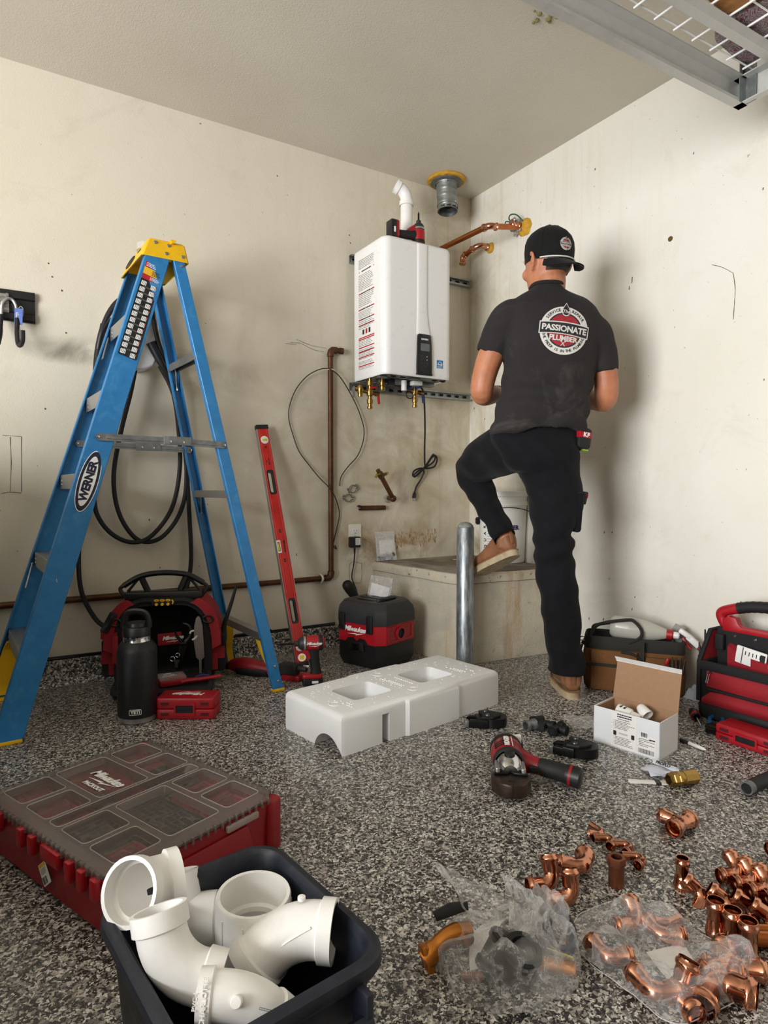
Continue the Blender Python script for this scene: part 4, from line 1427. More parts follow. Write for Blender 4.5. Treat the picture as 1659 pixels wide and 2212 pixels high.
for s in (-1, 1):
 z0 = 0.985
 yo = s * (half(z0) + (0.006 if s < 0 else -0.012))
 xa, xb = xf(z0, 0) + 0.03, xr(z0, 1) - 0.013
 xm = xa + (xb - xa) * 0.57
 for p, q in (((xa, z0), (xm + 0.05, z0 - 0.006)), ((xm - 0.02, z0 - 0.004), (xb, z0 - 0.012))):
  b = MB()
  d = V((q[0] - p[0], 0, q[1] - p[1]))
  M = basis((p[0], yo, p[1]), d, (0, 0, 1))
  L = d.length
  out = [(0, -0.0125), (L, -0.0125), (L + 0.010, 0), (L, 0.0125), (0, 0.0125), (-0.010, 0)]
  b.prism([(x, y) for x, y in spline([(x, y, 0) for x, y in out], 1, True) and out], -0.0025, 0.0025, M)
  b.prism(rrect(L - 0.05, 0.010, 0.004), 0.0015, 0.0045, M @ TR(L / 2, 0, 0), bev=0.001)
  b.prism(rrect(L - 0.05, 0.010, 0.004), -0.0045, -0.0015, M @ TR(L / 2, 0, 0), bev=0.001)
  b.build('spreader_arm', M_galvd, lad, ang=30)
 b = MB()
 b.box((xm + 0.015, yo - 0.003, z0 - 0.004), (0.10, 0.010, 0.032), bev=0.002)
 b.build('spreader_hinge', M_galvd, lad)
 b = MB()
 for x in (xa, xm - 0.012, xm + 0.035, xb):
  b.lathe([(0.0055, 0), (0.0045, 0.0025), (0, 0.0035)], (x, yo - 0.006, z0 - (x - xa) * 0.026), (0, -1, 0), 10)
 b.build('rivet', M_chrome, lad, split=True)
for s in (-1, 1):
 b = MB()
 y0 = s * (half(0.2) - 0.006)
 o_ = [(0.062, 0.235), (0.03, 0.20), (0.008, 0.08), (0.004, 0.02)]
 pts = [V((xf(z, 0) + 0.010, s * (half(z) - 0.008 - w), z)) for w, z in o_]
 pt2 = [V((xf(z, 1) - 0.010, s * (half(z) - 0.008 - w), z)) for w, z in o_]
 th = V((0, -s * 0.005, 0))
 b.loft([[a, c, c + th, a + th] for a, c in zip(pts, pt2)])
 b.loft([[a, a + V((0.006, 0, 0)), a + V((0.006, s * min(0.012, w + .002), 0)), a + V((0, s * min(0.012, w + .002), 0))] for a, (w, z) in zip(pts, o_)])
 b.build('gusset', M_yel, lad, ang=30)
 b = MB()
 o_ = [(0.075, 0.212), (0.07, 0.18), (0.055, 0.14), (0.016, 0.09), (0.004, 0.04), (0.003, 0.012)]
 pts = [V((xr(z, 0) + 0.006, s * (half(z) - 0.008 - w), z)) for w, z in o_]
 pt2 = [V((xr(z, 1) - 0.006, s * (half(z) - 0.008 - w), z)) for w, z in o_]
 b.loft([[a, c, c + th * 1.6, a + th * 1.6] for a, c in zip(pts, pt2)])
 b.build('gusset', M_yel, lad, ang=30)
 for fx, nn in ((xf, 2), (xr, 2)):
  b = MB()
  for z in ((0.04, 0.10) if fx is xr else (0.045,)):
   b.lathe([(0.0065, 0), (0.005, 0.0025), (0, 0.0035)], ((fx(z, 0) + fx(z, 1)) / 2 + .006, s * half(z), z), (0, s, 0), 10)
  if fx is xr:
   b.build('rivet', M_chrome, lad, split=True)
  else:
   b.bm.free()
b = MB()
xa0, xa1 = -1.905 - LO.x, -1.733 - LO.x
xt0, xt1 = -1.878 - LO.x, -1.746 - LO.x
yb, yt = 0.163, 0.156
zb, zt = 1.648, 1.716
def crect(x0, x1, y, z, c):
 return [(x0 + c, -y, z), (x1 - c, -y, z), (x1, -y + c, z), (x1, y - c, z), (x1 - c, y, z), (x0 + c, y, z), (x0, y - c, z), (x0, -y + c, z)]
b.loft([crect(xa0 + .004, xa1 - .004, yb - .004, zb, .006), crect(xa0, xa1, yb, zb, .006), crect(xt0, xt1, yt, zt - 0.004, .006), crect(xt0 + 0.004, xt1 - 0.004, yt - 0.004, zt, .006), crect(xt0 + 0.012, xt1 - 0.012, yt - 0.012, zt, .006), crect(xt0 + 0.014, xt1 - 0.014, yt - 0.014, zt - 0.012, .006)], False, True)
b.loft([crect(xa0 + .004, xa1 - .004, yb - .004, zb, .006), crect(xt0 + .004, xt1 - .004, yt - .004, zt - 0.014, .006)], False, True)
cap = b.build('top_cap', M_yel, lad, ang=35)
b = MB()
b.prism([(0.012, 0.0), (-0.012, 0.0), (-0.004, -0.010), (0.004, -0.010)], -0.0006, 0.02, basis(((xt0 + xt1) / 2 + 0.018, -yt - 0.0002, zt + 0.0004), (1, 0, 0), (0, 0, 1)))
b.build('notch', M_yel, cap)
b = MB()
for x, z in ((-0.036, 1.702), (0.012, 1.700), (0.002, 1.668), (0.062, 1.668), (0.058, 1.634)):
 yy = -(yb - (yb - yt) * (z - zb) / (zt - zb)) if z > zb else -half(z)
 b.lathe([(0.0068, 0), (0.0055, 0.003), (0, 0.0042)], (x + 0.07 - 0.008, yy, z), (0, -1, 0.05), 10)
b.build('rivet', M_galv, cap, split=True)
for s in (-1, 1):
 b = MB()
 for y in (s * 0.118,):
  b.loft([[(xf(1.62, 1) + dx, y, z) for dx, z in ((0.0, 1.655), (0.055, 1.655), (0.05, 1.62), (0.03, 1.60), (0.008, 1.575), (-0.012, 1.565))], [(xf(1.62, 1) + dx, y + 0.004, z) for dx, z in ((0.0, 1.655), (0.055, 1.655), (0.05, 1.62), (0.03, 1.60), (0.008, 1.575), (-0.012, 1.565))]])
 b.build('cap_web', M_yel, cap)
nrm = V((-(zt - zb), 0, -(xt0 - xa0))).normalized()
nrm = V((-(zt - zb), 0, (xt0 - xa0))).normalized()
Mb = basis(((xa0 + xt0) / 2, 0.055, (zb + zt) / 2), (0, -1, 0), (xt0 - xa0, 0, zt - zb))
b = MB()
for sc in (1.0, 0.8):
 b.tube([Mb @ V((0.060 * sc * cos(t), 0.021 * sc * sin(t), 0.0008)) for t in [2 * pi * i / 32 for i in range(32)]], 0.0016, 4, closed=True)
b.build('badge_rim', M_ink, cap, split=True)
text('lettering', 'WERNER', 0.020, M_ink, cap, Mb @ TR(0, 0, 0.001), bold=0.0006, shear=0.15)
b = MB()
b.prism(rrect(0.05, 0.005, 0.002, 2), 0, 0.001, Mb @ TR(0.115, 0.012, 0))
b.build('slot', M_blk, cap)
raildir = V((0.3125, 0.0718, 1)).normalized()
def rail_plane(z):
 o = V(((xf(z, 0) + xf(z, 1)) / 2, -half(z) - 0.0008, z))
 return basis(o, V((1, 0, -0.3125)), raildir)
M0 = rail_plane(1.445)
b = MB()
b.prism(rrect(0.064, 0.365, 0.003, 2), -0.0004, 0.0003, M0)
lab = b.build('safety_label', pm('black label film', '17181c', 0.45), lad)
b = MB()
quad(b, -0.032, 0.032, 0.115, 0.1825, 0.0006, M0)
b.build('red_panel', M_inkr, lab)
b = MB()
quad(b, -0.032, 0.032, 0.134, 0.160, 0.0009, M0)
b.build('yellow_panel', M_inky, lab)
b = MB()
hatch(b, -0.028, 0.030, 0.1635, 0.180, 3, 0.2, 0.001, M0, 3, .4)
hatch(b, -0.004, 0.030, 0.118, 0.131, 3, 0.2, 0.001, M0, 5, .4)
for r in range(12):
 for c_ in (-0.0185, 0.0165):
  y = 0.100 - r * 0.0243 - (0.004 if c_ > 0 else 0)
  hatch(b, c_ - 0.009, c_ + 0.009, y - 0.008, y + 0.007, 1, 0.0, 0.0009, M0, r * 2, 1.0)
  b.raw([(c_ - .008, y - .009, .001), (c_ + .002, y - .009, .001), (c_ + .008, y + .007, .001), (c_ - .002, y + .008, .001)], [(0, 1, 2, 3)], M0)
b.build('pictogram', M_inkw, lab, kind='stuff')
b = MB()
for r in range(12):
 for c_ in (-0.0185, 0.0165):
  y = 0.100 - r * 0.0243 - (0.004 if c_ > 0 else 0)
  for k in range(3):
   x = c_ - 0.006 + k * 0.005
   b.raw([(x, y - .006, .0013), (x + .0014, y - .006, .0013), (x + .003, y + .005, .0013), (x + .0016, y + .005, .0013)], [(0, 1, 2, 3)], M0)
hatch(b, -0.002, 0.028, 0.137, 0.157, 4, 0.2, 0.0012, M0, 8, .5)
b.build('pictogram_figure', M_ink, lab, kind='stuff')
b = MB()
for r in range(12):
 y = 0.100 - r * 0.0243
 quad(b, 0.023, 0.028, y + 0.000, y + 0.004, 0.0014, M0)
b.build('red_cross', M_inkr, lab, kind='stuff')
b = MB()
for r in range(11):
 y = 0.0865 - r * 0.0243
 hatch(b, -0.018, 0.02, y - 0.002, y + 0.003, 2, 0.2, 0.0008, M0, r, .4)
b.build('caption', M_inkg, lab, kind='stuff')
M1 = rail_plane(0.833) @ TR(0.0, 0, 0) @ rot(0, 0, 90)
def oval(a, c, n=40):
 return [(a * cos(2 * pi * i / n), c * sin(2 * pi * i / n)) for i in range(n)]
for k, (a, c, m) in enumerate(((0.108, 0.0325, M_inkw), (0.105, 0.0300, pm('dark navy print', '121a33', 0.45)), (0.088, 0.0215, M_inkw))):
 b = MB()
 b.prism(oval(a, c), 0, 0.0003 + 0.0003 * k, M1)
 og = b.build(('decal_rim', 'decal_field', 'decal_center')[k], m, lad)
text('lettering', 'WERNER', 0.036, pm('navy lettering', '121a33', 0.45), lad, M1 @ TR(0, 0, 0.0012), bold=0.0018, shear=0.0, space=0.95)
b = MB()
b.tube([M1 @ V((x, y, 0.0006)) for x, y in ((-0.35, 0.0), (-0.345, 0.003), (-0.34, 0.005))], 0.0008, 4)
b.build('scratch', M_inkw, lad)
o = thing('tape_roll', 'clear roll of tape lying in the tray of the yellow ladder cap', 'tape', (-1.845, -0.36, 1.706))
b = MB()
b.lathe([(0.026, 0), (0.045, 0), (0.045, 0.024), (0.026, 0.024), (0.026, 0)], n=24)
b.build('roll', smoky('frosted tape', 'cfcac0', 0.55), o)
R_ = Matrix.Translation(LP) @ rot(0, 0, 3.2) @ Matrix.Translation(-LP)
lad.matrix_world = R_ @ Matrix.Translation(LO)
o.location = R_ @ V(o.location)
# == tool backpack under the ladder, with what lies in it
def logo(parent, M, size, mat=None, bolt=True, bold=None):
 mat = mat or M_inkw
 text('lettering', 'Milwaukee', size, mat, parent, M, bold=size * 0.03 if bold is None else bold, shear=0.35, space=0.86)
 if bolt:
  b = MB()
  h = size
  pts = [(-1.35, -0.72), (0.35, -0.50), (0.15, -0.66), (1.75, -0.40), (0.15, -0.86), (0.30, -0.70)]
  b.prism([(x * h, y * h) for x, y in pts], 0, 0.0004, M)
  b.build('bolt_mark', mat, parent)
bx = G(352, 1488)
BR = -20
bag = thing('tool_backpack', 'open black and red tool backpack with carry handle, standing behind the black bottle', 'backpack', (bx.x, min(bx.y, -0.30), 0), BR)
def arch(wd, h, r, n=8):
 p = [(-wd / 2, 0), (wd / 2, 0)]
 for i in range(n + 1):
  a = rad(90 * i / n)
  p.append((wd / 2 - r + r * cos(a), h - r + r * sin(a)))
 for i in range(n + 1):
  a = rad(90 + 90 * i / n)
  p.append((-wd / 2 + r + r * cos(a), h - r + r * sin(a)))
 return p
XZ = Matrix(((1, 0, 0, 0), (0, 0, -1, 0), (0, 1, 0, 0), (0, 0, 0, 1)))
b = MB()
b.ring([(x, y + 0.055) for x, y in arch(0.375, 0.315, 0.12)], [(x, y + 0.075) for x, y in arch(0.315, 0.265, 0.09)], -0.19, 0.0, XZ)
b.prism([(x, y + 0.055) for x, y in arch(0.372, 0.313, 0.12)], -0.20, -0.185, XZ, bev=0.004)
b.build('shell', M_nylon, bag, ang=50)
b = MB()
b.tube([XZ @ V((x, y + 0.065, 0.001)) for x, y in arch(0.352, 0.295, 0.11, 10)][2:], 0.009, 6)
b.build('opening_piping', M_nylon, bag)
b = MB()
b.prism(rrect(0.38, 0.20, 0.03), 0.0, 0.058, TR(0, 0.095, 0), bev=0.012)
b.build('moulded_base', M_blk2, bag)
b = MB()
for x in (-0.13, 0.13):
 b.box((x, -0.06, 0.018), (0.012, 0.012, 0.036))
b.build('kick_leg', M_blk2, bag, split=True)
b = MB()
rings = []
for i in range(8):
 t = i / 7
 y = 0.0 - 0.16 * t
 rings.append([(-0.165 + .01 * t, y, 0.062 - 0.018 * t), (0.165 + .02 * t, y, 0.062 - 0.018 * t), (0.168 + .02 * t, y, 0.038 - 0.016 * t), (-0.168 + .01 * t, y, 0.038 - 0.016 * t)])
b.loft(rings)
b.tube(spline([(-0.165, 0.0, 0.062), (-0.158, -0.16, 0.046), (-0.10, -0.172, 0.046), (0.12, -0.172, 0.046), (0.19, -0.16, 0.046), (0.172, 0.0, 0.062)], 4), 0.012, 6)
b.build('front_flap', M_nylon, bag, ang=50)
hz = 0.372
b = MB()
b.tube(spline([(-0.155, 0.05, hz + 0.045), (-0.10, 0.05, hz + 0.078), (-0.04, 0.05, hz + 0.092), (0.04, 0.05, hz + 0.092), (0.10, 0.05, hz + 0.080), (0.155, 0.05, hz + 0.048)], 5), 0.0115, 8, sq=(1.4, 1.0))
for s in (-1, 1):
 b.tube(spline([(s * 0.155, 0.05, hz + 0.047), (s * 0.168, 0.05, hz + 0.034), (s * 0.163, 0.05, hz + 0.018), (s * 0.14, 0.05, hz - 0.01)], 4), 0.008, 7)
 b.cyl((s * 0.088, 0.05, hz + 0.08), (s * 0.062, 0.05, hz + 0.02), 0.013, n=7)
 b.cyl((s * 0.14, 0.05, hz + 0.02), (s * 0.10, 0.05, hz + 0.07), 0.006, n=6)
b.prism(rrect(0.30, 0.036, 0.014), -0.075, -0.02, TR(0, 0, hz + 0.004) @ XZ, bev=0.006)
b.build('carry_handle', M_blk, bag, ang=45)
b = MB()
b.box((0, 0.004, hz - 0.018), (0.085, 0.03, 0.026), bev=0.006)
clip = b.build('bit_holder', M_blk2, bag)
b = MB()
for x in (-0.022, 0.0, 0.022):
 b.lathe([(0.0, 0.0), (0.0065, 0.0), (0.0065, 0.006), (0.003, 0.007), (0, 0.007)], (x, -0.011, hz - 0.024), (0, -1, 0), 6)
 b.tube([(x + 0.008 * cos(t), -0.012, hz - 0.009 + 0.003 * sin(t)) for t in [2 * pi * i / 10 for i in range(10)]], 0.0022, 4, closed=True)
b.tube([(0.036, -0.01, hz - 0.008), (0.042, -0.012, hz - 0.016), (0.038, -0.012, hz - 0.024)], 0.003, 5)
b.build('yellow_grip', M_inky, clip, split=True)
for s in (-1, 1):
 b = MB()
 rg = []
 for t in [i / 8 for i in range(9)]:
  x = s * (0.135 + 0.085 * sin(t * pi / 2))
  z = 0.352 - 0.03 * t - 0.16 * t * t
  rg.append([(x - s * .03, -0.012, z - 0.002), (x + s * .004, -0.008, z + 0.012), (x + s * 0.006, 0.17, z + 0.012), (x - s * .03, 0.17, z)])
 b.loft(rg)
 b.build('shoulder_panel', M_rednyl, bag, ang=60)
 b = MB()
 b.prism(rrect(0.055, 0.15, 0.012), 0.0, 0.10, TR(s * 0.212, 0.13, 0.13) @ XZ, bev=0.008)
 b.build('side_pocket', M_nylon, bag)
 b = MB()
 b.prism(rrect(0.05, 0.05, 0.004), 0.0, 0.004, TR(s * 0.213, 0.028, 0.135) @ XZ)
 b.prism(rrect(0.028, 0.07, 0.004), 0.0, 0.004, TR(s * 0.196, 0.024, 0.10) @ XZ)
 b.build('pocket_patch', M_rednyl, bag, split=True)
 b = MB()
 b.tube([(s * 0.175 + 0.020 * cos(t), -0.016, 0.282 + 0.014 * sin(t)) for t in [2 * pi * i / 14 for i in range(14)]], 0.0035, 5, closed=True)
 b.build('strap_ring', M_blk, bag)
b = MB()
pts = [(-0.195 + 0.045 * cos(t), 0.03 + 0.035 * sin(t), 0.0) for t in [2 * pi * i / 20 for i in range(20)]]
b.loft([[(x, y, 0.212) for x, y, _ in pts], [(x, y, 0.240) for x, y, _ in pts], [(-.195 + (x + .195) * .93, .03 + (y - .03) * .93, 0.240) for x, y, _ in pts], [(-.195 + (x + .195) * .93, .03 + (y - .03) * .93, 0.212) for x, y, _ in pts]], closed=True)
b.build('hammer_loop', M_rednyl, bag)
b = MB()
b.box((-0.20, -0.014, 0.283), (0.03, 0.012, 0.085), rot(0, 28, 0), bev=0.004)
b.box((-0.197, -0.022, 0.287), (0.014, 0.012, 0.06), rot(0, 28, 0), bev=0.004)
b.build('strap_clip', M_blk, bag)
b = MB()
b.box((-0.178, -0.016, 0.175), (0.022, 0.01, 0.11), bev=0.003)
b.build('webbing_tab', M_rednyl, bag)
BM = Matrix.Translation(V(bag.location)) @ rot(0, 0, BR)
def inbag(name, label, cat, loc, R=None):
 return thing(name, label, cat, M=BM @ TR(*loc) @ (R or Matrix()))
o = inbag('red_pouch', 'small red zip pouch with white lettering, upright inside the tool backpack', 'pouch', (0.02, 0.05, 0.195), rot(0, -4, 0))
b = MB()
b.prism(rrect(0.095, 0.048, 0.004), -0.006, 0.006, XZ, bev=0.003)
b.build('pouch', M_rednyl, o)
logo(o, XZ @ TR(0.012, 0.004, 0.0068), 0.022)
o = inbag('adjustable_wrench', 'dark adjustable wrench with a curved jaw, upright in the tool backpack', 'wrench', (0.065, 0.02, 0.13), rot(0, 12, 0))
b = MB()
b.prism([(-0.011, -0.06), (0.011, -0.06), (0.014, 0.055), (-0.014, 0.055)], -0.004, 0.004, XZ, bev=0.002)
b.build('handle', M_dsteel, o)
b = MB()
b.tube(spline([(0, 0, 0.05), (0.018, 0, 0.078), (0.022, 0, 0.105), (0.004, 0, 0.128), (-0.02, 0, 0.132)], 4), [0.016, 0.016, 0.016, 0.015, 0.015, 0.015, 0.014, 0.014, 0.014, 0.013, 0.012, 0.010, 0.009, 0.008, 0.007, 0.006, 0.004], 8, sq=(1, .5))
b.build('upper_jaw', M_steel, o)
b = MB()
b.tube(spline([(-0.004, -0.002, 0.055), (-0.03, -0.002, 0.075), (-0.044, -0.002, 0.098)], 4), [0.013, 0.013, 0.012, 0.012, 0.011, 0.01, 0.008, 0.006, 0.004], 8, sq=(1, .5))
b.cyl((-0.012, -0.012, 0.05), (0.012, -0.012, 0.056), 0.008, n=10)
b.build('lower_jaw', M_dsteel, o)
o = inbag('plier', 'pliers with teal grips leaning inside the tool backpack', 'pliers', (-0.085, -0.005, 0.10), rot(0, -16, 0))
b = MB()
for s in (-1, 1):
 b.tube(spline([(s * 0.006, 0, 0.10), (s * 0.018, 0, 0.06), (s * 0.024, 0, 0.0), (s * 0.018, 0, -0.05)], 4), 0.0075, 7)
b.build('grip', pm('teal rubber grip', '0f4a55', 0.5), o, split=True)
b = MB()
b.ball((0, 0, 0.108), 0.013, (1, .5, 1), n=10, m=6)
b.prism([(-0.012, 0.108), (0.012, 0.108), (0.005, 0.150), (-0.005, 0.150)], -0.005, 0.005, XZ, bev=0.002)
b.build('jaws', M_steel, o)
o = inbag('screwdriver', 'dark screwdriver with a yellow band, standing in the tool backpack', 'screwdriver', (-0.045, 0.01, 0.12))
b = MB()
b.lathe([(0, 0.08), (0.010, 0.078), (0.013, 0.06), (0.011, 0.02), (0.012, 0.0), (0.008, -0.01), (0, -0.01)], n=10)
b.build('handle', M_blk, o)
b = MB()
b.lathe([(0.0118, 0.024), (0.0125, 0.026), (0.0125, 0.034), (0.0118, 0.036)], n=10)
b.build('band', M_inky, o)
b = MB()
b.cyl((0, 0, -0.005), (0, 0, -0.055), 0.003, n=7)
b.build('shaft', M_steel, o)
o = inbag('drywall_saw', 'tall silver blade tool standing at the right side of the open backpack', 'blade', (0.155 - .012, -0.006, 0.155))
b = MB()
b.loft([[(x - .006 * (z > 0), y, z) for x, y in ((-w, -0.001), (w, -0.001), (w, 0.001), (-w, 0.001))] for w, z in ((0.004, -0.105), (0.005, -0.04), (0.016, -0.03), (0.019, 0.04), (0.016, 0.10), (0.009, 0.13), (0.003, 0.138))])
b.build('blade', M_alu, o)
b = MB()
b.tube(spline([(-0.022, -0.012, 0.083), (-0.034, -0.012, 0.080), (-0.038, -0.012, 0.072)], 4), 0.004, 6)
b.tube(spline([(-0.012, -0.012, 0.062), (-0.018, -0.012, 0.052), (-0.03, -0.012, 0.046)], 4), 0.004, 6)
b.build('white_clip', M_whitep, o, split=True)
o = inbag('key_ring', 'bunch of keys on a split ring inside the tool backpack', 'keys', (0.035, -0.006, 0.125))
b = MB()
for cx, cz, r in ((0, 0, 0.009), (0.02, 0.014, 0.008)):
 b.tube([(cx + r * cos(t), 0.001 * sin(2 * t), cz + r * sin(t)) for t in [2 * pi * i / 16 for i in range(16)]], 0.0015, 5, closed=True)
b.build('split_ring', M_chrome, o, split=True)
b = MB()
for k in range(4):
 b.prism([(-0.004, 0), (0.004, 0), (0.004, -0.03), (0, -0.034), (-0.004, -0.03)], -0.001, 0.001, TR(0.008 + k * 0.006, -k * 0.002, -0.004) @ rot(0, -20 + k * 16, 0) @ XZ)
b.build('key', M_steel, o, split=True)
o = inbag('bit_case', 'small red bit case with clear lid lying on the backpack flap', 'case', (0.045, -0.105, 0.056), rot(0, 0, 22) @ rot(6, 0, 0))
b = MB()
b.prism(rrect(0.098, 0.055, 0.005), 0, 0.020, bev=0.003)
b.build('case_body', M_red, o)
b = MB()
b.prism(rrect(0.100, 0.055, 0.005), 0.0195, 0.034, TR(-0.003, 0.002, 0) @ rot(0, 3, 0), bev=0.003)
b.build('clear_lid', smoky('clear hard plastic', 'c9c0bc', 0.3), o)
b = MB()
for k in range(3):
 b.box((-0.015, -0.015 + k * 0.013, 0.0365), (0.055 - k * 0.012, 0.0022, 0.0008), rot(0, 0, 0))
b.build('lid_print', M_inkw, o, kind='stuff')
o = inbag('marker_pen', 'red handled tool lying across the right of the backpack flap', 'tool', (0.15, -0.11, 0.062), rot(0, 0, 6))
b = MB()
b.tube([(-0.07, 0, 0), (-0.05, 0, 0.004), (0.0, 0, 0.005), (0.065, 0, 0.01), (0.08, 0, 0.011)], [0.010, 0.010, 0.008, 0.007, 0.005], 8)
b.build('grip', M_red, o)
b = MB()
b.tube([(-0.018, 0.018, 0.008), (0.01, 0.02, 0.012), (0.034, 0.018, 0.01)], [0.006, 0.009, 0.006], 7)
b.build('blue_cap', pm('dark blue plastic', '1d1c5e', 0.5), o)
o = inbag('pry_bar', 'black handled tool sticking out of the right side pocket of the backpack', 'tool', (0.228, 0.075, 0.21), rot(0, 14, 0))
b = MB()
b.tube([(0, 0, -0.07), (0, 0, 0.04), (0.002, 0, 0.06), (0.006, 0, 0.115), (0.010, 0, 0.20)], [0.012, 0.014, 0.012, 0.011, 0.008], 8, sq=(1, .7))
b.build('handle', M_blk2, o)
o = inbag('socket_tool', 'grey capped tool in the left side pocket of the backpack', 'tool', (-0.202, 0.075, 0.195))
b = MB()
b.lathe([(0, 0.03), (0.010, 0.03), (0.0115, 0.026), (0.0115, -0.03), (0, -0.03)], n=12)
b.build('body', M_dgrey, o)
b = MB()
b.lathe([(0.0118, 0.018), (0.012, 0.02), (0.0115, 0.028), (0.009, 0.0312), (0, 0.0312)], n=12)
b.build('cap', M_alu, o)
c = G(298, 1553)
o = thing('water_bottle', 'tall black insulated bottle with steel neck ring, standing in front of the backpack', 'bottle', (c.x, c.y, 0))
b = MB()
b.lathe([(0.0655, 0.021), (0.0668, 0.024), (0.067, 0.245), (0.064, 0.258), (0.052, 0.274), (0.047, 0.279)], n=40)
b.build('body', pm('black powder coat', '101114', 0.48, bump=0.15, bs=900), o)
b = MB()
b.lathe([(0, 0.0), (0.058, 0.0), (0.0635, 0.004), (0.0645, 0.02), (0.0655, 0.0212)], n=40)
b.build('steel_base', M_alu, o)
b = MB()
b.lathe([(0.047, 0.278), (0.0455, 0.281), (0.0455, 0.296), (0.043, 0.297)], n=36)
b.build('neck_ring', M_chrome, o)
b = MB()
b.lathe([(0.043, 0.297), (0.0465, 0.298), (0.0465, 0.325), (0.044, 0.329), (0.036, 0.331), (0.034, 0.342), (0, 0.343)], n=36)
b.build('cap', M_blk, o)
b = MB()
hd = RIGHT
b.tube(spline([V((0, 0, 0.325)) - hd * 0.043, V((0, 0, 0.352)) - hd * 0.041, V((0, 0, 0.374)) - hd * 0.030, V((0, 0, 0.380)), V((0, 0, 0.374)) + hd * 0.030, V((0, 0, 0.352)) + hd * 0.041, V((0, 0, 0.325)) + hd * 0.043], 5), 0.0085, 8, sq=(1.0, 1.5))
b.build('carry_loop', M_blk, o)
vd = (CAM - V(o.location))
vd.z = 0
va = math.atan2(vd.y, vd.x) - rad(7)
ov = V((cos(va), sin(va), 0))
Mt = basis(ov * 0.0674 + V((0, 0, 0.046)), V((0, 0, 1)).cross(ov), (0, 0, 1))
b = MB()
b.ring(rrect(0.040, 0.019, 0.004), rrect(0.0375, 0.0165, 0.003), 0, 0.0006, Mt)
b.build('logo_frame', M_inkw, o)
text('lettering', 'YETI', 0.0155, M_inkw, o, Mt @ TR(0, 0, 0.0006), bold=0.0006)
def red_case(name, label, M, L, Wd, H, log=True, mat=None):
 o = thing(name, label, 'case', M=M, group='red plastic accessory cases')
 mat = mat or M_red
 for z0, z1, nm in ((0, H * 0.48, 'lower_shell'), (H * 0.49, H, 'lid')):
  b = MB()
  b.prism(rrect(L, Wd, 0.012), z0, z1, bev=0.006, seg=2)
  b.build(nm, mat, o)
 b = MB()
 F = TR(0, -Wd / 2, 0) @ XZ
 for s in (-1, 1):
  for z in (H * 0.25, H * 0.74):
   b.prism(rrect(0.028, 0.010, 0.002), -0.002, 0.0012, F @ TR(s * L * 0.34, z, 0))
 b.build('recess', pm('dark red recess', '4a0810', 0.5), o, split=True)
 b = MB()
 b.ring(rrect(L * 0.36, H * 0.60, 0.003), rrect(L * 0.30, H * 0.36, 0.002), -0.004, 0.004, F @ TR(0, H * 0.5, 0))
 b.build('latch', mat, o)
 b = MB()
 b.prism(rrect(L * 0.30, H * 0.36, 0.002), -0.003, 0.0008, F @ TR(0, H * 0.47, 0))
 b.build('latch_window', M_blk, o)
 b = MB()
 for k in range(9):
  b.box((L * (-0.44 + 0.11 * k), Wd / 2, H * 0.5), (0.008, 0.004, H * 0.7), bev=0.001)
 b.build('side_rib', mat, o, split=True)
 if log:
  logo(o, TR(0, 0, H + 0.0002) @ rot(0, 0, 180), 0.030)
 return o
c0, c1 = G(346, 1553), G(470, 1553)
mid = (c0 + c1) / 2
aa = math.degrees(math.atan2((c1 - c0).y, (c1 - c0).x))
red_case('accessory_case', 'red plastic accessory case lying flat in front of the backpack, beside the black bottle', TR(mid.x + 0.012, mid.y + 0.043, 0) @ rot(0, 0, aa), 0.205, 0.10, 0.075)
p0 = G(652, 1440)
p1 = LW(566, 932, 0.035)
dl = (p1 - p0)
Mx = basis(p0, dl, V((0, -1, 0)).cross(dl) * -1)
yv = dl.normalized()
zv = V((0, -1, 0.25))
zv = (zv - yv * zv.dot(yv)).normalized()
xv = yv.cross(zv)
Ml = Matrix((xv, yv, zv)).transposed().to_4x4()
Ml.translation = p0 + V((0, 0, 0.004))
LL = 1.13
o = thing('spirit_level', 'long red box-beam spirit level leaning upright against the wall beside the ladder', 'level', M=Ml)
Wl, Tl = 0.058, 0.022
h1 = (LL * 0.757, 0.112)
h2 = (LL * 0.222, 0.112)
segs = [(0.012, h2[0] - h2[1] / 2), (h2[0] + h2[1] / 2, h1[0] - h1[1] / 2), (h1[0] + h1[1] / 2, LL - 0.012)]
M_lred = pm('bright red level paint', 'c31d18', 0.38)
b = MB()
for a, c in segs:
 b.box((0, (a + c) / 2, 0), (Wl - 0.004, c - a, Tl), bev=0.0015)
for a, c in (h1, h2):
 for s in (-1, 1):
  b.box((s * (Wl / 2 - 0.008), a, 0), (0.012, c, Tl))
b.build('beam', M_lred, o)
b = MB()
for s in (-1, 1):
 b.box((s * (Wl / 2 - 0.001), LL / 2, 0), (0.003, LL - 0.024, Tl + 0.001), bev=0.0008)
b.build('milled_edge', M_alu, o, split=True)
b = MB()
for s in (-1, 1):
 b.box((s * 0.019, LL / 2, Tl / 2), (0.0015, LL - 0.03, 0.0014))
b.build('ridge', pm('pale red ridge', 'd8604f', 0.4), o, split=True)
for a, c in (h1, h2):
 b = MB()
 b.ring(rrect(0.036, c + 0.006, 0.011), rrect(0.023, c - 0.014, 0.008), -Tl / 2 - 0.001, Tl / 2 + 0.001, TR(0, a, 0))
 b.build('grip_frame', M_blk, o)
for y in (0.006, LL - 0.006):
 b = MB()
 b.box((0, y, 0), (Wl + 0.003, 0.022, Tl + 0.004), bev=0.003)
 b.build('end_cap', M_blk, o)
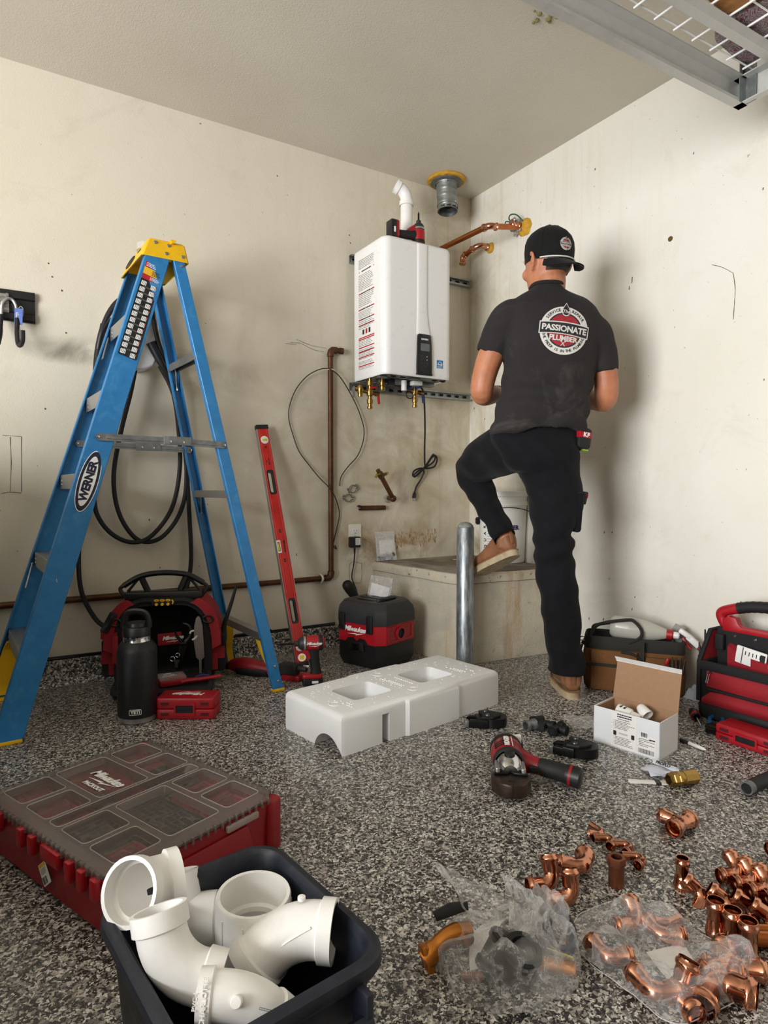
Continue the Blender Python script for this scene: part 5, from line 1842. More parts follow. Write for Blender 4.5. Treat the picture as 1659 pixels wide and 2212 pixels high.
for y, k in ((LL - 0.07, 0), (0.085, 0)):
 b = MB()
 b.lathe([(0, 0.0), (0.019, 0.0), (0.019, 0.002), (0.0165, 0.003), (0, 0.0028)], (0, y, Tl / 2), (0, 0, 1), 20)
 vr = b.build('vial_bezel', M_whitep, o)
 b = MB()
 b.box((0, y, Tl / 2 + 0.0035), (0.022, 0.009, 0.003), bev=0.001)
 b.build('vial', pm('yellow vial', 'c9c42c', 0.15), vr)
b = MB()
b.lathe([(0, 0), (0.0045, 0), (0.0045, 0.0008), (0, 0.0008)], (0, LL - 0.105, Tl / 2), (0, 0, 1), 12)
b.build('rivet', M_blk, o)
b = MB()
b.ring(rrect(0.020, 0.060, 0.004), rrect(0.013, 0.044, 0.003), -Tl / 2, Tl / 2 + 0.002, TR(-Wl / 2 + 0.011, LL * 0.487, 0))
b.build('plumb_frame', M_whitep, o)
b = MB()
b.cyl((-Wl / 2 + 0.011, LL * 0.487 - 0.018, 0.008), (-Wl / 2 + 0.011, LL * 0.487 + 0.018, 0.008), 0.0055, n=10)
b.build('plumb_vial', pm('lime vial', 'a9c22a', 0.15), o)
b = MB()
for y, d in ((LL * 0.555, 1), (LL * 0.425, -1)):
 for k in range(2):
  yy = y - k * 0.009 * d
  b.raw([(-0.008, yy - .003 * d, Tl / 2 + .0006), (0.008, yy - .003 * d, Tl / 2 + .0006), (0, yy + 0.006 * d, Tl / 2 + .0006)], [(0, 1, 2)])
b.build('arrow_print', M_blk, o, kind='stuff')
text('lettering', 'Milwaukee', 0.013, M_blk, o, TR(0.010, LL * 0.487, Tl / 2 + 0.0004) @ rot(0, 0, -90), bold=0.0004, shear=.3)
text('lettering', 'PRO LEVEL', 0.007, M_blk, o, TR(0.004, LL * 0.845, Tl / 2 + 0.0004) @ rot(0, 0, -90), bold=0.0002)
text('lettering', '48 in', 0.007, M_blk, o, TR(-0.008, LL * 0.845, Tl / 2 + 0.0004) @ rot(0, 0, -90), bold=0.0002)
def impact_driver(label, M, bit=0.05, with_logo=True, sticker=True, group=None):
 o = thing('impact_driver', label, 'drill', M=M, group=group)
 b = MB()
 b.lathe([(0, -0.052), (0.024, -0.052), (0.029, -0.046), (0.031, -0.03), (0.031, 0.012), (0.029, 0.022)], (0, 0, 0.172), (1, 0, 0), 18)
 b.build('motor_housing', M_red, o)
 b = MB()
 b.lathe([(0.0305, -0.045), (0.0318, -0.042), (0.0318, -0.030), (0.0305, -0.027)], (0, 0, 0.172), (1, 0, 0), 18)
 b.lathe([(0, -0.0535), (0.023, -0.0535), (0.026, -0.046)], (0, 0, 0.172), (1, 0, 0), 18)
 b.build('rear_boot', M_rub, o, split=True)
 b = MB()
 b.lathe([(0.0295, 0.018), (0.0295, 0.024), (0.027, 0.042), (0.020, 0.052), (0.017, 0.054), (0.012, 0.055), (0.012, 0.068), (0.009, 0.071), (0, 0.071)], (0, 0, 0.172), (1, 0, 0), 18)
 b.build('hammer_case', M_dgrey, o)
 b = MB()
 b.lathe([(0.0299, 0.024), (0.0299, 0.028), (0.0288, 0.033)], (0, 0, 0.172), (1, 0, 0), 18)
 b.build('case_ring', M_alu, o)
 b = MB()
 b.cyl((0.068, 0, 0.172), (0.068 + bit * 0.8, 0, 0.172), 0.0045, n=8)
 b.cyl((0.068 + bit * 0.8, 0, 0.172), (0.068 + bit, 0, 0.172), 0.003, 0.0012, n=6)
 b.build('driver_bit', M_dsteel, o)
 b = MB()
 rg = []
 for t, x, z, rx, ry in ((0, -0.006, 0.150, 0.030, 0.019), (0.2, -0.008, 0.128, 0.023, 0.0175), (0.5, -0.014, 0.09, 0.0205, 0.0165), (0.8, -0.018, 0.058, 0.021, 0.017), (1, -0.018, 0.042, 0.026, 0.020)):
  rg.append([(x + rx * cos(2 * pi * j / 16), ry * sin(2 * pi * j / 16), z) for j in range(16)])
 b.loft(rg)
 b.build('rubber_grip', M_rub, o)
 b = MB()
 b.prism([(0.012, 0.150), (0.034, 0.146), (0.036, 0.138), (0.022, 0.118), (0.008, 0.112), (0.004, 0.130)], -0.012, 0.012, XZ, bev=0.003)
 b.build('trigger_guard', M_red, o)
 b = MB()
 b.prism([(0.008, 0.138), (0.024, 0.136), (0.021, 0.126), (0.012, 0.112), (0.004, 0.110)], -0.008, 0.008, XZ, bev=0.002)
 b.build('trigger', M_blk, o)
 b = MB()
 b.prism(rrect(0.085, 0.052, 0.012), 0.028, 0.046, TR(-0.002, 0, 0), bev=0.006)
 b.build('foot', M_red, o)
 b = MB()
 b.prism(rrect(0.082, 0.056, 0.006), 0.0, 0.030, TR(-0.004, 0, 0), bev=0.004)
 bt = b.build('battery', M_blk, o)
 b = MB()
 for s in (-1, 1):
  b.prism(rrect(0.026, 0.010, 0.001), 0, 0.0006, Matrix.Scale(1, 4) @ TR(-0.012, s * 0.0281, 0.016) @ (XZ if s < 0 else rot(0, 0, 180) @ XZ))
 b.build('battery_badge', M_inkw, bt, split=True)
 b = MB()
 b.prism([(-0.040, 0.012), (-0.030, 0.012), (-0.020, 0.030), (-0.022, 0.042), (-0.034, 0.042), (-0.042, 0.026)], 0.0285, 0.0315, XZ, bev=0.001)
 b.build('belt_clip', M_alu, o)
 if with_logo:
  logo(o, TR(-0.010, -0.0318, 0.176) @ XZ, 0.0165)
 return o
pc = G(673, 1478)
idr = impact_driver('red and black impact driver standing upright on the floor beside the ladder foot', TR(pc.x, pc.y, 0) @ rot(0, 0, 180 - 31.6 + 12) @ Matrix.Scale(1, 4), 0.075)
logo(idr, TR(-0.008, 0.0318, 0.176) @ rot(0, 0, 180) @ XZ, 0.0165)
b = MB()
b.lathe([(0, 0), (0.0165, 0), (0.0165, 0.002), (0, 0.002)], (0.040, 0.014, 0.118), (0, 1, 0), 20)
st = b.build('work_light_disc', M_whitep, idr)
b = MB()
b.prism([(-0.008, -0.008), (0.008, -0.008), (0.009, 0.008), (-0.009, 0.008)], 0.0018, 0.0026, TR(0.040, 0.014, 0.118) @ rot(0, 0, 180) @ XZ)
b.build('print_patch', M_inky, st)
ph = V((-0.62, -0.215, HZ1))
Mi = TR(-0.72, -0.20, HZ1 + 0.0465) @ rot(0, 0, -16) @ Matrix(((0, 0, 1, 0), (0, 1, 0, 0), (1, 0, 0, 0), (0, 0, 0, 1))) @ rot(0, 0, 0)
Mi = TR(-0.735, -0.285, HZ1 + 0.053) @ Matrix(((0, 0, 1, 0), (0, -1, 0, 0), (1, 0, 0, 0), (0, 0, 0, 1)))
hdr = impact_driver('red and black impact driver lying on top of the water heater, bit pointing up', Mi, 0.045)
pa, pb = G(498, 1452), G(668, 1472)
o = thing('cordless_saw', 'red and black cordless reciprocating saw lying on the floor behind the ladder leg', 'saw', M=basis((pa.x, pa.y, 0.0), pb - pa, V((0, 0, 1)).cross(pb - pa)))
Ls = (pb - pa).length
b = MB()
rg = []
for t, z, r in ((0.0, 0.034, 0.020), (0.06, 0.036, 0.030), (0.18, 0.040, 0.034), (0.32, 0.036, 0.032), (0.44, 0.032, 0.027), (0.56, 0.030, 0.022)):
 rg.append([(t * Ls, 1.0 * r * cos(2 * pi * j / 14), max(0.001, z + r * sin(2 * pi * j / 14))) for j in range(14)])
b.loft(rg)
b.build('motor_body', M_redd, o)
b = MB()
rg = []
for t, z, r in ((0.12, 0.030, 0.0345), (0.22, 0.031, 0.036), (0.38, 0.028, 0.0325), (0.50, 0.026, 0.027)):
 rg.append([(t * Ls, r * cos(2 * pi * j / 14), max(0.0005, z * 0.86 + r * 0.86 * sin(2 * pi * j / 14))) for j in range(14)])
b.loft(rg)
b.build('rubber_overmould', M_rub, o)
b = MB()
b.tube([(Ls * 0.54, 0, 0.028), (Ls * 0.62, 0, 0.028), (Ls * 0.66, 0, 0.032)], [0.023, 0.019, 0.024], 12)
b.build('red_collar', M_red, o)
b = MB()
b.box((Ls * 0.76, 0, 0.046), (Ls * 0.22, 0.05, 0.05), bev=0.012)
b.cyl((Ls * 0.84, 0, 0.05), (Ls * 0.97, 0, 0.05), 0.012, n=12)
b.build('gear_head', M_dgrey, o)
b = MB()
b.box((Ls * 0.80, 0, 0.012), (Ls * 0.22, 0.056, 0.024), bev=0.006)
b.build('red_foot', M_red, o)
b = MB()
b.box((Ls * 0.965, 0, 0.062), (0.028, 0.008, 0.012), bev=0.002)
b.build('blade_clamp', M_alu, o)
b = MB()
b.tube([(0.0, 0, 0.03), (-0.03, 0, 0.028), (-0.055, 0.002, 0.026)], [0.018, 0.016, 0.006], 10)
b.build('tail_cap', M_blk, o)
o = thing('drill_bit', 'long thin dark drill bit lying on the cove behind the red level', 'bit', (-1.33, -0.014, 0.1165))
b = MB()
b.cyl((-0.09, 0, 0), (0.09, 0.0, 0.004), 0.005, n=8)
b.build('shank', M_dsteel, o)
v0, v1, v2 = G(733, 1432), G(802, 1450), G(900, 1426)
vz = thing('vacuum_cleaner', 'black and red boxy shop vacuum standing against the plinth', 'vacuum', M=TR(0, 0, 0))
ux = V((cos(rad(19)), sin(rad(19)), 0))
uy = V((0, 0, 1)).cross(ux)
WX, WY, HV = 0.272, 0.285, 0.318
front = (v1 + uy * 0.0)
Mv = Matrix((ux, uy, V((0, 0, 1)))).transposed().to_4x4()
Mv.translation = V((-0.947, -0.560, 0)) + ux * (WX / 2) + uy * (WY / 2)
Mv = Mv @ Matrix.Diagonal((1, 1, 0.93, 1))
vz.matrix_world = Mv
def oct_(w, h, c):
 return [(w / 2 - c, -h / 2), (w / 2, -h / 2 + c), (w / 2, h / 2 - c), (w / 2 - c, h / 2), (-w / 2 + c, h / 2), (-w / 2, h / 2 - c), (-w / 2, -h / 2 + c), (-w / 2 + c, -h / 2)]
b = MB()
b.loft([[(x, y, z) for x, y in oct_(WX + d, WY + d, 0.036)] for d, z in ((-0.05, 0.0), (-0.028, 0.006), (-0.008, 0.03), (0, 0.05), (0.0, 0.112), (0.004, 0.114), (0.004, 0.120))])
b.build('tank', M_blk, vz, ang=25)
b = MB()
b.loft([[(x, y, z) for x, y in oct_(WX + d, WY + d, 0.036)] for d, z in ((0.0, 0.120), (0.002, 0.122), (0.0, 0.215), (-0.004, 0.218))])
b.build('red_band', M_red, vz, ang=25)
b = MB()
b.loft([[(x, y, z) for x, y in oct_(WX + d, WY + d, 0.036 + c)] for d, c, z in ((0.006, 0, 0.214), (0.008, 0, 0.218), (0.006, 0, 0.262), (-0.002, 0, 0.285), (-0.030, 0.004, 0.312), (-0.05, 0.004, HV), (-0.12, 0, HV), (-0.125, 0, HV - 0.006))])
b.build('lid', M_dgrey, vz, ang=25)
b = MB()
for k in (-1, 0, 1):
 b.box((k * 0.045, 0.02, HV - 0.003), (0.03, 0.14, 0.012), bev=0.003)
b.build('lid_rib', M_blk, vz, split=True)
b = MB()
b.tube(spline([(-0.06, -0.06, HV), (-0.05, -0.07, HV + 0.004), (0.0, -0.07, HV + 0.006), (0.06, -0.06, HV + 0.002)], 4), 0.012, 8)
b.build('carry_handle', M_blk, vz)
SL = Matrix(((0, 0, -1, -WX / 2), (-1, 0, 0, 0), (0, 1, 0, 0), (0, 0, 0, 1)))
for y in (0.085, -0.080):
 b = MB()
 b.prism(rrect(0.034, 0.085, 0.004), 0.0, 0.012, SL @ TR(-y, 0.218, 0), bev=0.003)
 for k in range(4):
  b.box((-WX / 2 - 0.0125, y, 0.186 + k * 0.008), (0.003, 0.024, 0.003))
 b.build('latch', M_blk, vz)
b = MB()
for s in (-1, 1):
 b.prism([(-0.05 * s - .03, 0.085), (-0.05 * s + .03, 0.085), (-0.05 * s + .022, 0.128), (-0.05 * s - .022, 0.128)][::1], 0.0, 0.010, SL @ TR(0.0 + s * 0.03, 0, 0), bev=0.002)
b.box((-WX / 2 - 0.004, 0, 0.10), (0.012, 0.05, 0.05), bev=0.004)
b.build('tank_catch', M_blk2, vz, split=True)
b = MB()
b.prism([(-0.07, 0.118), (-0.05, 0.142), (-0.02, 0.146), (0.0, 0.128), (0.02, 0.146), (0.05, 0.142), (0.07, 0.118)], 0.0005, 0.004, SL)
b.build('red_scallop', M_blk, vz)
logo(vz, SL @ TR(-0.012, 0.185, 0.0012), 0.034)
SF = Matrix(((1, 0, 0, 0), (0, 0, -1, -WY / 2), (0, 1, 0, 0), (0, 0, 0, 1)))
b = MB()
b.ring(rrect(0.19, 0.075, 0.006), rrect(0.16, 0.062, 0.004), 0, 0.004, SF @ TR(0.0, 0.168, 0))
b.build('port_surround', M_red, vz)
b = MB()
b.lathe([(0.034, 0.0), (0.034, 0.008), (0.024, 0.008), (0.022, -0.03)], (0.0, -WY / 2, 0.165), (0, -1, 0), 24)
b.build('port_ring', M_red, vz)
b = MB()
b.lathe([(0, 0.001), (0.0235, 0.001), (0.0238, 0.006)], (0.0, -WY / 2, 0.165), (0, -1, 0), 24)
b.build('hose_port', M_blk2, vz)
o = thing('nozzle', 'black vacuum nozzle handle standing up behind the shop vacuum', 'nozzle', LW(770, 1298, 0.1))
L0 = V(o.location)
b = MB()
q = lambda x, y, of: LW(x, y, of) - L0
b.tube(spline([q(783, 1330, .10), q(775, 1305, .09), q(764, 1285, .08), q(752, 1266, .07), q(745, 1256, .07)], 4), [0.026] * 4 + [0.024, 0.022, 0.020, 0.021, 0.023, 0.025, 0.027, 0.028, 0.028, 0.027, 0.024, 0.016, 0.006], 12)
b.build('nozzle_body', M_blk2, o)
tp = Mv @ V((0.03, 0.01, HV))
o = thing('zip_bag', 'clear zip bag with folded white paper, standing on the shop vacuum', 'bag', M=TR(*tp) @ rot(0, 0, -31.6))
T = rot(0, 9, 0) @ rot(14, 0, 0)
b = MB()
zip_bag(b, 0.108, 0.105, T, 9, 0.010)
b.build('film', M_film, o)
b = MB()
b.grid(lambda u, v: T @ V(((u - 0.5) * 0.088, 0.004 * sin(u * 6), 0.004 + v * 0.062 * (1 - 0.15 * u))), 5, 3)
b.build('folded_paper', M_label, o)
# == the plumber, seen from behind
def rows_loft(b, rows, n=28, ex=2.5, cap=True):
 rings = []
 for y, xl, xr_, dep, th in rows:
  c = DP((xl + xr_) / 2, y, dep)
  hw = (xr_ - xl) / 2 * dep / FPX
  rg = []
  for j in range(n):
   t = 2 * pi * j / n
   cs, sn = cos(t), sin(t)
   rg.append(c + RIGHT * (hw * math.copysign(abs(cs) ** (2 / ex), cs)) + FWD * (th / 2 * math.copysign(abs(sn) ** (2 / ex), sn)))
  rings.append(rg)
 b.loft(rings, cap, cap)
def limb(b, pts, n=16, sub=5):
 P = spline([DP(x, y, d) for x, y, d, r in pts], sub)
 R4 = spline([(r, 0, 0) for x, y, d, r in pts], sub)
 b.tube(P, [max(0.004, q.x) for q in R4], n)
def raw_mesh(b, tri=False):
 bmesh.ops.recalc_face_normals(b.bm, faces=b.bm.faces)
 me = bpy.data.meshes.new('tmp')
 b.bm.to_mesh(me)
 b.bm.free()
 return me
def finish(me, name, mat, parent, disp=None, **props):
 me.materials.clear()
 me.materials.append(mat)
 if disp:
  ns = [v.normal.copy() for v in me.vertices]
  for v, n_ in zip(me.vertices, ns):
   v.co += n_ * disp(v.co)
 for p in me.polygons:
  p.use_smooth = True
 me.name = name
 return link(name, me, parent, **props)
def skin_mat():
 t = NT('tanned skin')
 n = t.noise(18, 4, 0.6)
 t.l(t.ramp(n.outputs[0], [(0.3, hx('a8694a')), (0.7, hx('bd7d5b'))]).outputs[0], t.b.inputs['Base Color'])
 t.set(Roughness=0.5)
 t.b.inputs['Subsurface Weight'].default_value = 0.12
 t.b.inputs['Subsurface Radius'].default_value = (0.012, 0.005, 0.003)
 t.bump(t.noise(240, 3).outputs[0], 0.12, 0.001)
 return t.m
M_skin = skin_mat()
def cloth(name, col, dust, amt, sc):
 t = NT(name)
 n = t.noise(5, 4, 0.6)
 base = t.ramp(n.outputs[0], [(0.3, tuple(c * .8 for c in hx(col)[:3]) + (1,)), (0.7, hx(col))]).outputs[0]
 d = t.noise(sc, 5, 0.65, dist=1.4)
 base = t.mix(t.ramp(d.outputs[0], [(0.56, 0.0), (0.74, amt)]).outputs[0], base, hx(dust))
 t.l(base, t.b.inputs['Base Color'])
 t.set(Roughness=0.88)
 t.b.inputs['Sheen Weight'].default_value = 0.04
 t.b.inputs['Sheen Roughness'].default_value = 0.5
 t.b.inputs['Specular IOR Level'].default_value = 0.2
 t.bump(t.noise(420, 2).outputs[0], 0.25, 0.001)
 return t.m
M_shirt = cloth('washed black cotton', '2a2727', '5a5552', 0.38, 4.2)
M_trous = cloth('black work twill', '0e0e12', '2b2a28', 0.16, 5.5)
M_cap = cloth('black cap twill', '141414', '2b2a29', 0.1, 9)
M_glove = cloth('grey knit glove', '3a3a3c', '55534f', 0.3, 20)
M_leather = pm('tan leather', '87593a', 0.62, ns=16, var=0.25, bump=0.25, bs=160, dirt=('c09c74', 0.3))
M_sole = pm('dirty cream rubber sole', 'b29f80', 0.8, ns=22, var=0.25, bump=0.3, bs=90, dirt=('54483a', 0.55))
M_hair = pm('dark brown hair', '2b1c13', 0.6, ns=90, var=0.4, bump=0.5, bs=400)
TD = 2.50
feet_heel = G(1238, 1512)
FD_ = (FWD * cos(rad(24)) - RIGHT * sin(rad(24))).normalized()
SD_ = FD_.cross(V((0, 0, 1))).normalized()
hc = DP(1186, 566, 2.49)
def hp(r_, f_, u_):
 return hc + SD_ * r_ + FD_ * f_ + V((0, 0, u_))
b = MB()
rings = []
for u_, f_, rx, ry in ((0.125, 0.0, 0.012, 0.015), (0.118, 0.0, 0.045, 0.055), (0.095, 0.0, 0.066, 0.083), (0.06, 0.002, 0.077, 0.098), (0.02, 0.004, 0.079, 0.100), (-0.02, 0.010, 0.076, 0.094), (-0.05, 0.018, 0.071, 0.082), (-0.08, 0.026, 0.064, 0.070), (-0.105, 0.036, 0.052, 0.056), (-0.122, 0.046, 0.034, 0.040), (-0.128, 0.05, 0.010, 0.014)):
 rings.append([hp(rx * cos(t), f_ + ry * sin(t), u_) for t in [2 * pi * j / 24 for j in range(24)]])
b.loft(rings)
b.tube([hp(0, 0.098, 0.012), hp(0, 0.112, -0.012), hp(0, 0.121, -0.032), hp(0, 0.106, -0.042)], [0.009, 0.011, 0.014, 0.010], 10)
b.ball(hp(0, 0.094, -0.072), 0.016, (1.5, .7, .6))
b.ball(hp(0, 0.086, -0.108), 0.02, (1.2, .9, .8))
for s in (-1, 1):
 b.tube([hp(s * 0.012, 0.100, 0.018), hp(s * 0.042, 0.088, 0.020), hp(s * 0.06, 0.068, 0.012)], 0.010, 8)
 b.ball(hp(s * 0.044, 0.074, -0.035), 0.024)
 b.ball(hp(s * 0.031, 0.088, 0.001), 0.0115)
 e0 = hp(s * 0.078, -0.006, -0.012)
 b.tube(spline([hp(s * 0.076, 0.010, 0.012), hp(s * 0.088, -0.004, 0.022), hp(s * 0.093, -0.020, 0.012), hp(s * 0.090, -0.020, -0.012), hp(s * 0.082, -0.006, -0.036), hp(s * 0.076, 0.004, -0.040)], 4), 0.0062, 8)
 b.ball(hp(s * 0.080, -0.008, -0.008), 0.019, (.45, .8, 1.2))
b.loft([[c + SD_ * (rx * cos(t)) + FD_ * (ry * sin(t)) for t in [2 * pi * j / 20 for j in range(20)]] for c, rx, ry in ((hp(0, 0.0, -0.03), 0.058, 0.062), (hp(0, -0.006, -0.075), 0.060, 0.062), (hp(0.0, -0.006, -0.115), 0.060, 0.056), (DP(1179, 640, 2.50), 0.060, 0.050), (DP(1179, 665, 2.5), 0.09, 0.055))])
rows_loft(b, [(648, 1120, 1238, 2.50, .12), (675, 1095, 1268, 2.50, .16), (720, 1100, 1278, 2.5, .18), (790, 1104, 1268, 2.5, .18), (865, 1098, 1256, 2.51, .17), (930, 1082, 1244, 2.52, .18), (985, 1102, 1234, 2.52, .18), (1010, 1118, 1234, 2.52, .16)], 20, 2.3)
limb(b, [(1100, 684, 2.48, .052), (1078, 730, 2.50, .053), (1056, 780, 2.515, .0505), (1044, 822, 2.52, .0470), (1042, 850, 2.54, .0450), (1056, 852, 2.62, .0430), (1070, 851, 2.70, .0350), (1082, 850, 2.77, .0285), (1092, 850, 2.82, .030)])
limb(b, [(1280, 718, 2.48, .052), (1294, 760, 2.49, .052), (1305, 800, 2.50, .049), (1310, 838, 2.51, .0465), (1306, 864, 2.54, .0450), (1286, 864, 2.61, .0420), (1262, 866, 2.69, .0340), (1244, 868, 2.76, .0285), (1230, 868, 2.81, .030)])
limb(b, [(1205, 990, 2.52, .07), (1202, 1100, 2.51, .060), (1198, 1170, 2.50, .045), (1200, 1220, 2.50, .046), (1212, 1320, 2.50, .046), (1226, 1430, 2.51, .032), (1230, 1458, 2.515, .030)])
limb(b, [(1120, 972, 2.56, .075), (1066, 994, 2.75, .066), (1026, 1020, 2.92, .050), (1050, 1080, 2.84, .044), (1080, 1140, 2.75, .034), (1094, 1165, 2.72, .034)])
def hand(b, wrist, fwd, up_, side, r=0.0085, curl=1.0):
 fwd = V(fwd).normalized()
 sd = fwd.cross(V(up_)).normalized()
 nrm = sd.cross(fwd).normalized()
 P = lambda x, y, z: wrist + sd * x + fwd * y + nrm * z
 b.loft([[P(wx * cos(t), y, wz * sin(t)) for t in [2 * pi * j / 12 for j in range(12)]] for y, wx, wz in ((-0.01, 0.026, 0.018), (0.02, 0.036, 0.0165), (0.06, 0.042, 0.0145), (0.088, 0.041, 0.012), (0.096, 0.034, 0.008))])
 for k, (x, L) in enumerate(((-0.031, 0.072), (-0.0105, 0.082), (0.0105, 0.076), (0.030, 0.060))):
  p = [P(x, 0.075, 0.0)]
  a = 0.35
  q = P(x * 1.1, 0.088, -0.002)
  p.append(q)
  for frac, da in ((0.45, 0.3 * curl), (0.30, 0.75 * curl), (0.25, 0.6 * curl)):
   a += da
   q = q + (fwd * cos(a) - nrm * sin(a) + sd * 0.03 * (k - 1.5)) * (L * frac)
   p.append(q)
  b.tube(p, [r * 1.12, r * 1.1, r * 1.02, r * .94, r * .78], 8)
 b.tube([P(-side * 0.022, 0.015, -0.004), P(-side * 0.046, 0.040, -0.014), P(-side * 0.054, 0.066, -0.026), P(-side * 0.046, 0.090, -0.036)], [r * 1.6, r * 1.35, r * 1.15, r * .85], 8)
lw_, rw_ = DP(1086, 850, 2.79), DP(1238, 868, 2.78)
lf_, rf_ = (FWD * 0.75 + RIGHT * 0.62 - V((0, 0, 0.12))), (FWD * 0.72 - RIGHT * 0.66 - V((0, 0, 0.1)))
hand(b, lw_, lf_, V((0, 0, 1)) - RIGHT * 0.4, 1, 0.0078)
hand(b, rw_, rf_, V((0, 0, 1)) + RIGHT * 0.4, -1, 0.0085)
me = remesh(raw_mesh(b), 0.0052, 3, 0.5)
person = finish(me, 'person', M_skin, None)
tag(person, 'person in black T-shirt, trousers and backward cap, one foot raised onto the plinth', 'person')
b = MB()
rows_loft(b, [(620, 1148, 1212, 2.487, .13), (627, 1143, 1217, 2.491, .138), (634, 1133, 1226, 2.494, .152), (645, 1113, 1246, 2.497, .175), (655, 1096, 1264, 2.50, .20), (670, 1082, 1284, 2.50, .225), (690, 1078, 1296, 2.5, .24), (712, 1082, 1299, 2.5, .25), (750, 1087, 1292, 2.5, .255), (790, 1089, 1284, 2.5, .25), (825, 1089, 1278, 2.5, .24), (862, 1080, 1274, 2.505, .235), (893, 1066, 1269, 2.51, .24), (915, 1058, 1266, 2.515, .25), (934, 1062, 1265, 2.515, .25)], 32, 2.5)
limb(b, [(1118, 672, 2.48, .060), (1094, 692, 2.48, .066), (1076, 722, 2.495, .064), (1065, 748, 2.51, .060), (1058, 766, 2.518, .057)], 18)
limb(b, [(1262, 700, 2.48, .060), (1284, 722, 2.48, .066), (1297, 752, 2.49, .061), (1304, 784, 2.498, .056), (1307, 803, 2.50, .053)], 18)
me = remesh(raw_mesh(b), 0.007, 8, 0.5)
cut = MB()
limb(cut, [(1066, 742, 2.507, .050), (1058, 766, 2.518, .0535), (1054, 778, 2.524, .056)], 16, 3)
limb(cut, [(1303, 776, 2.497, .049), (1307, 803, 2.50, .0495), (1310, 816, 2.503, .052)], 16, 3)
me = bool_diff(me, raw_mesh(cut))
def shirt_fold(p):
 r = p - CAM
 x, z = r.dot(RIGHT), p.z
 d = r.dot(FWD)
 low = max(0.0, min(1.0, (1.42 - z) / 0.34))
 a = 0.015 * low * sin(z * 62 + x * 26 + 3.5 * noise.noise(V((x * 6, z * 6, 2)))) * (0.5 + 0.5 * noise.noise(V((x * 5, z * 5, 7))))
 a += 0.022 * low * noise.noise(V((x * 7 + z * 5, z * 15 - x * 9, d * 4)))
 a += 0.007 * noise.noise(V((x * 10 - z * 6, z * 9 + x * 4, d * 6 + 4)))
 hem = max(0.0, 1 - abs(z - 1.052) / 0.012)
 return a
shirt = finish(me, 'tshirt', M_shirt, person, shirt_fold)
b = MB()
def ring_row(y, xl, xr_, dep, th, slope=0.0, n=48, ex=2.5, off=0.0):
 c = DP((xl + xr_) / 2, y, dep)
 hw = (xr_ - xl) / 2 * dep / FPX + off
 out = []
 for j in range(n):
  t = 2 * pi * j / n
  cs, sn = cos(t), sin(t)
  out.append(c + RIGHT * (hw * math.copysign(abs(cs) ** (2 / ex), cs)) + FWD * ((th / 2 + off) * math.copysign(abs(sn) ** (2 / ex), sn)) + V((0, 0, slope * cs)))
 return out
b.tube(ring_row(619.5, 1147, 1212, 2.487, .132), 0.0062, 6, closed=True)
b.build('collar', M_shirt, shirt)
M_lw = pm('screen print off white', 'c9c6bf', 0.75, ns=60, var=0.08)
M_lr = pm('screen print red', '93202a', 0.75, ns=60, var=0.1)
M_lk = pm('screen print charcoal', '1f2123', 0.75, ns=60)
def arc_text(body, R, size, a0, a1, mat, bold=0.0, inward=False):
 out = []
 n = len(body)
 for k, chh in enumerate(body):
  if chh == ' ':
   continue
  a = rad(a0 + (a1 - a0) * (k / max(1, n - 1)))
  m = TR(R * cos(a), R * sin(a), 0) @ Matrix.Rotation(a + (pi / 2 if inward else -pi / 2), 4, 'Z')
  out.append((text_mesh(chh, size, bold, 0, 0), m))
 return out
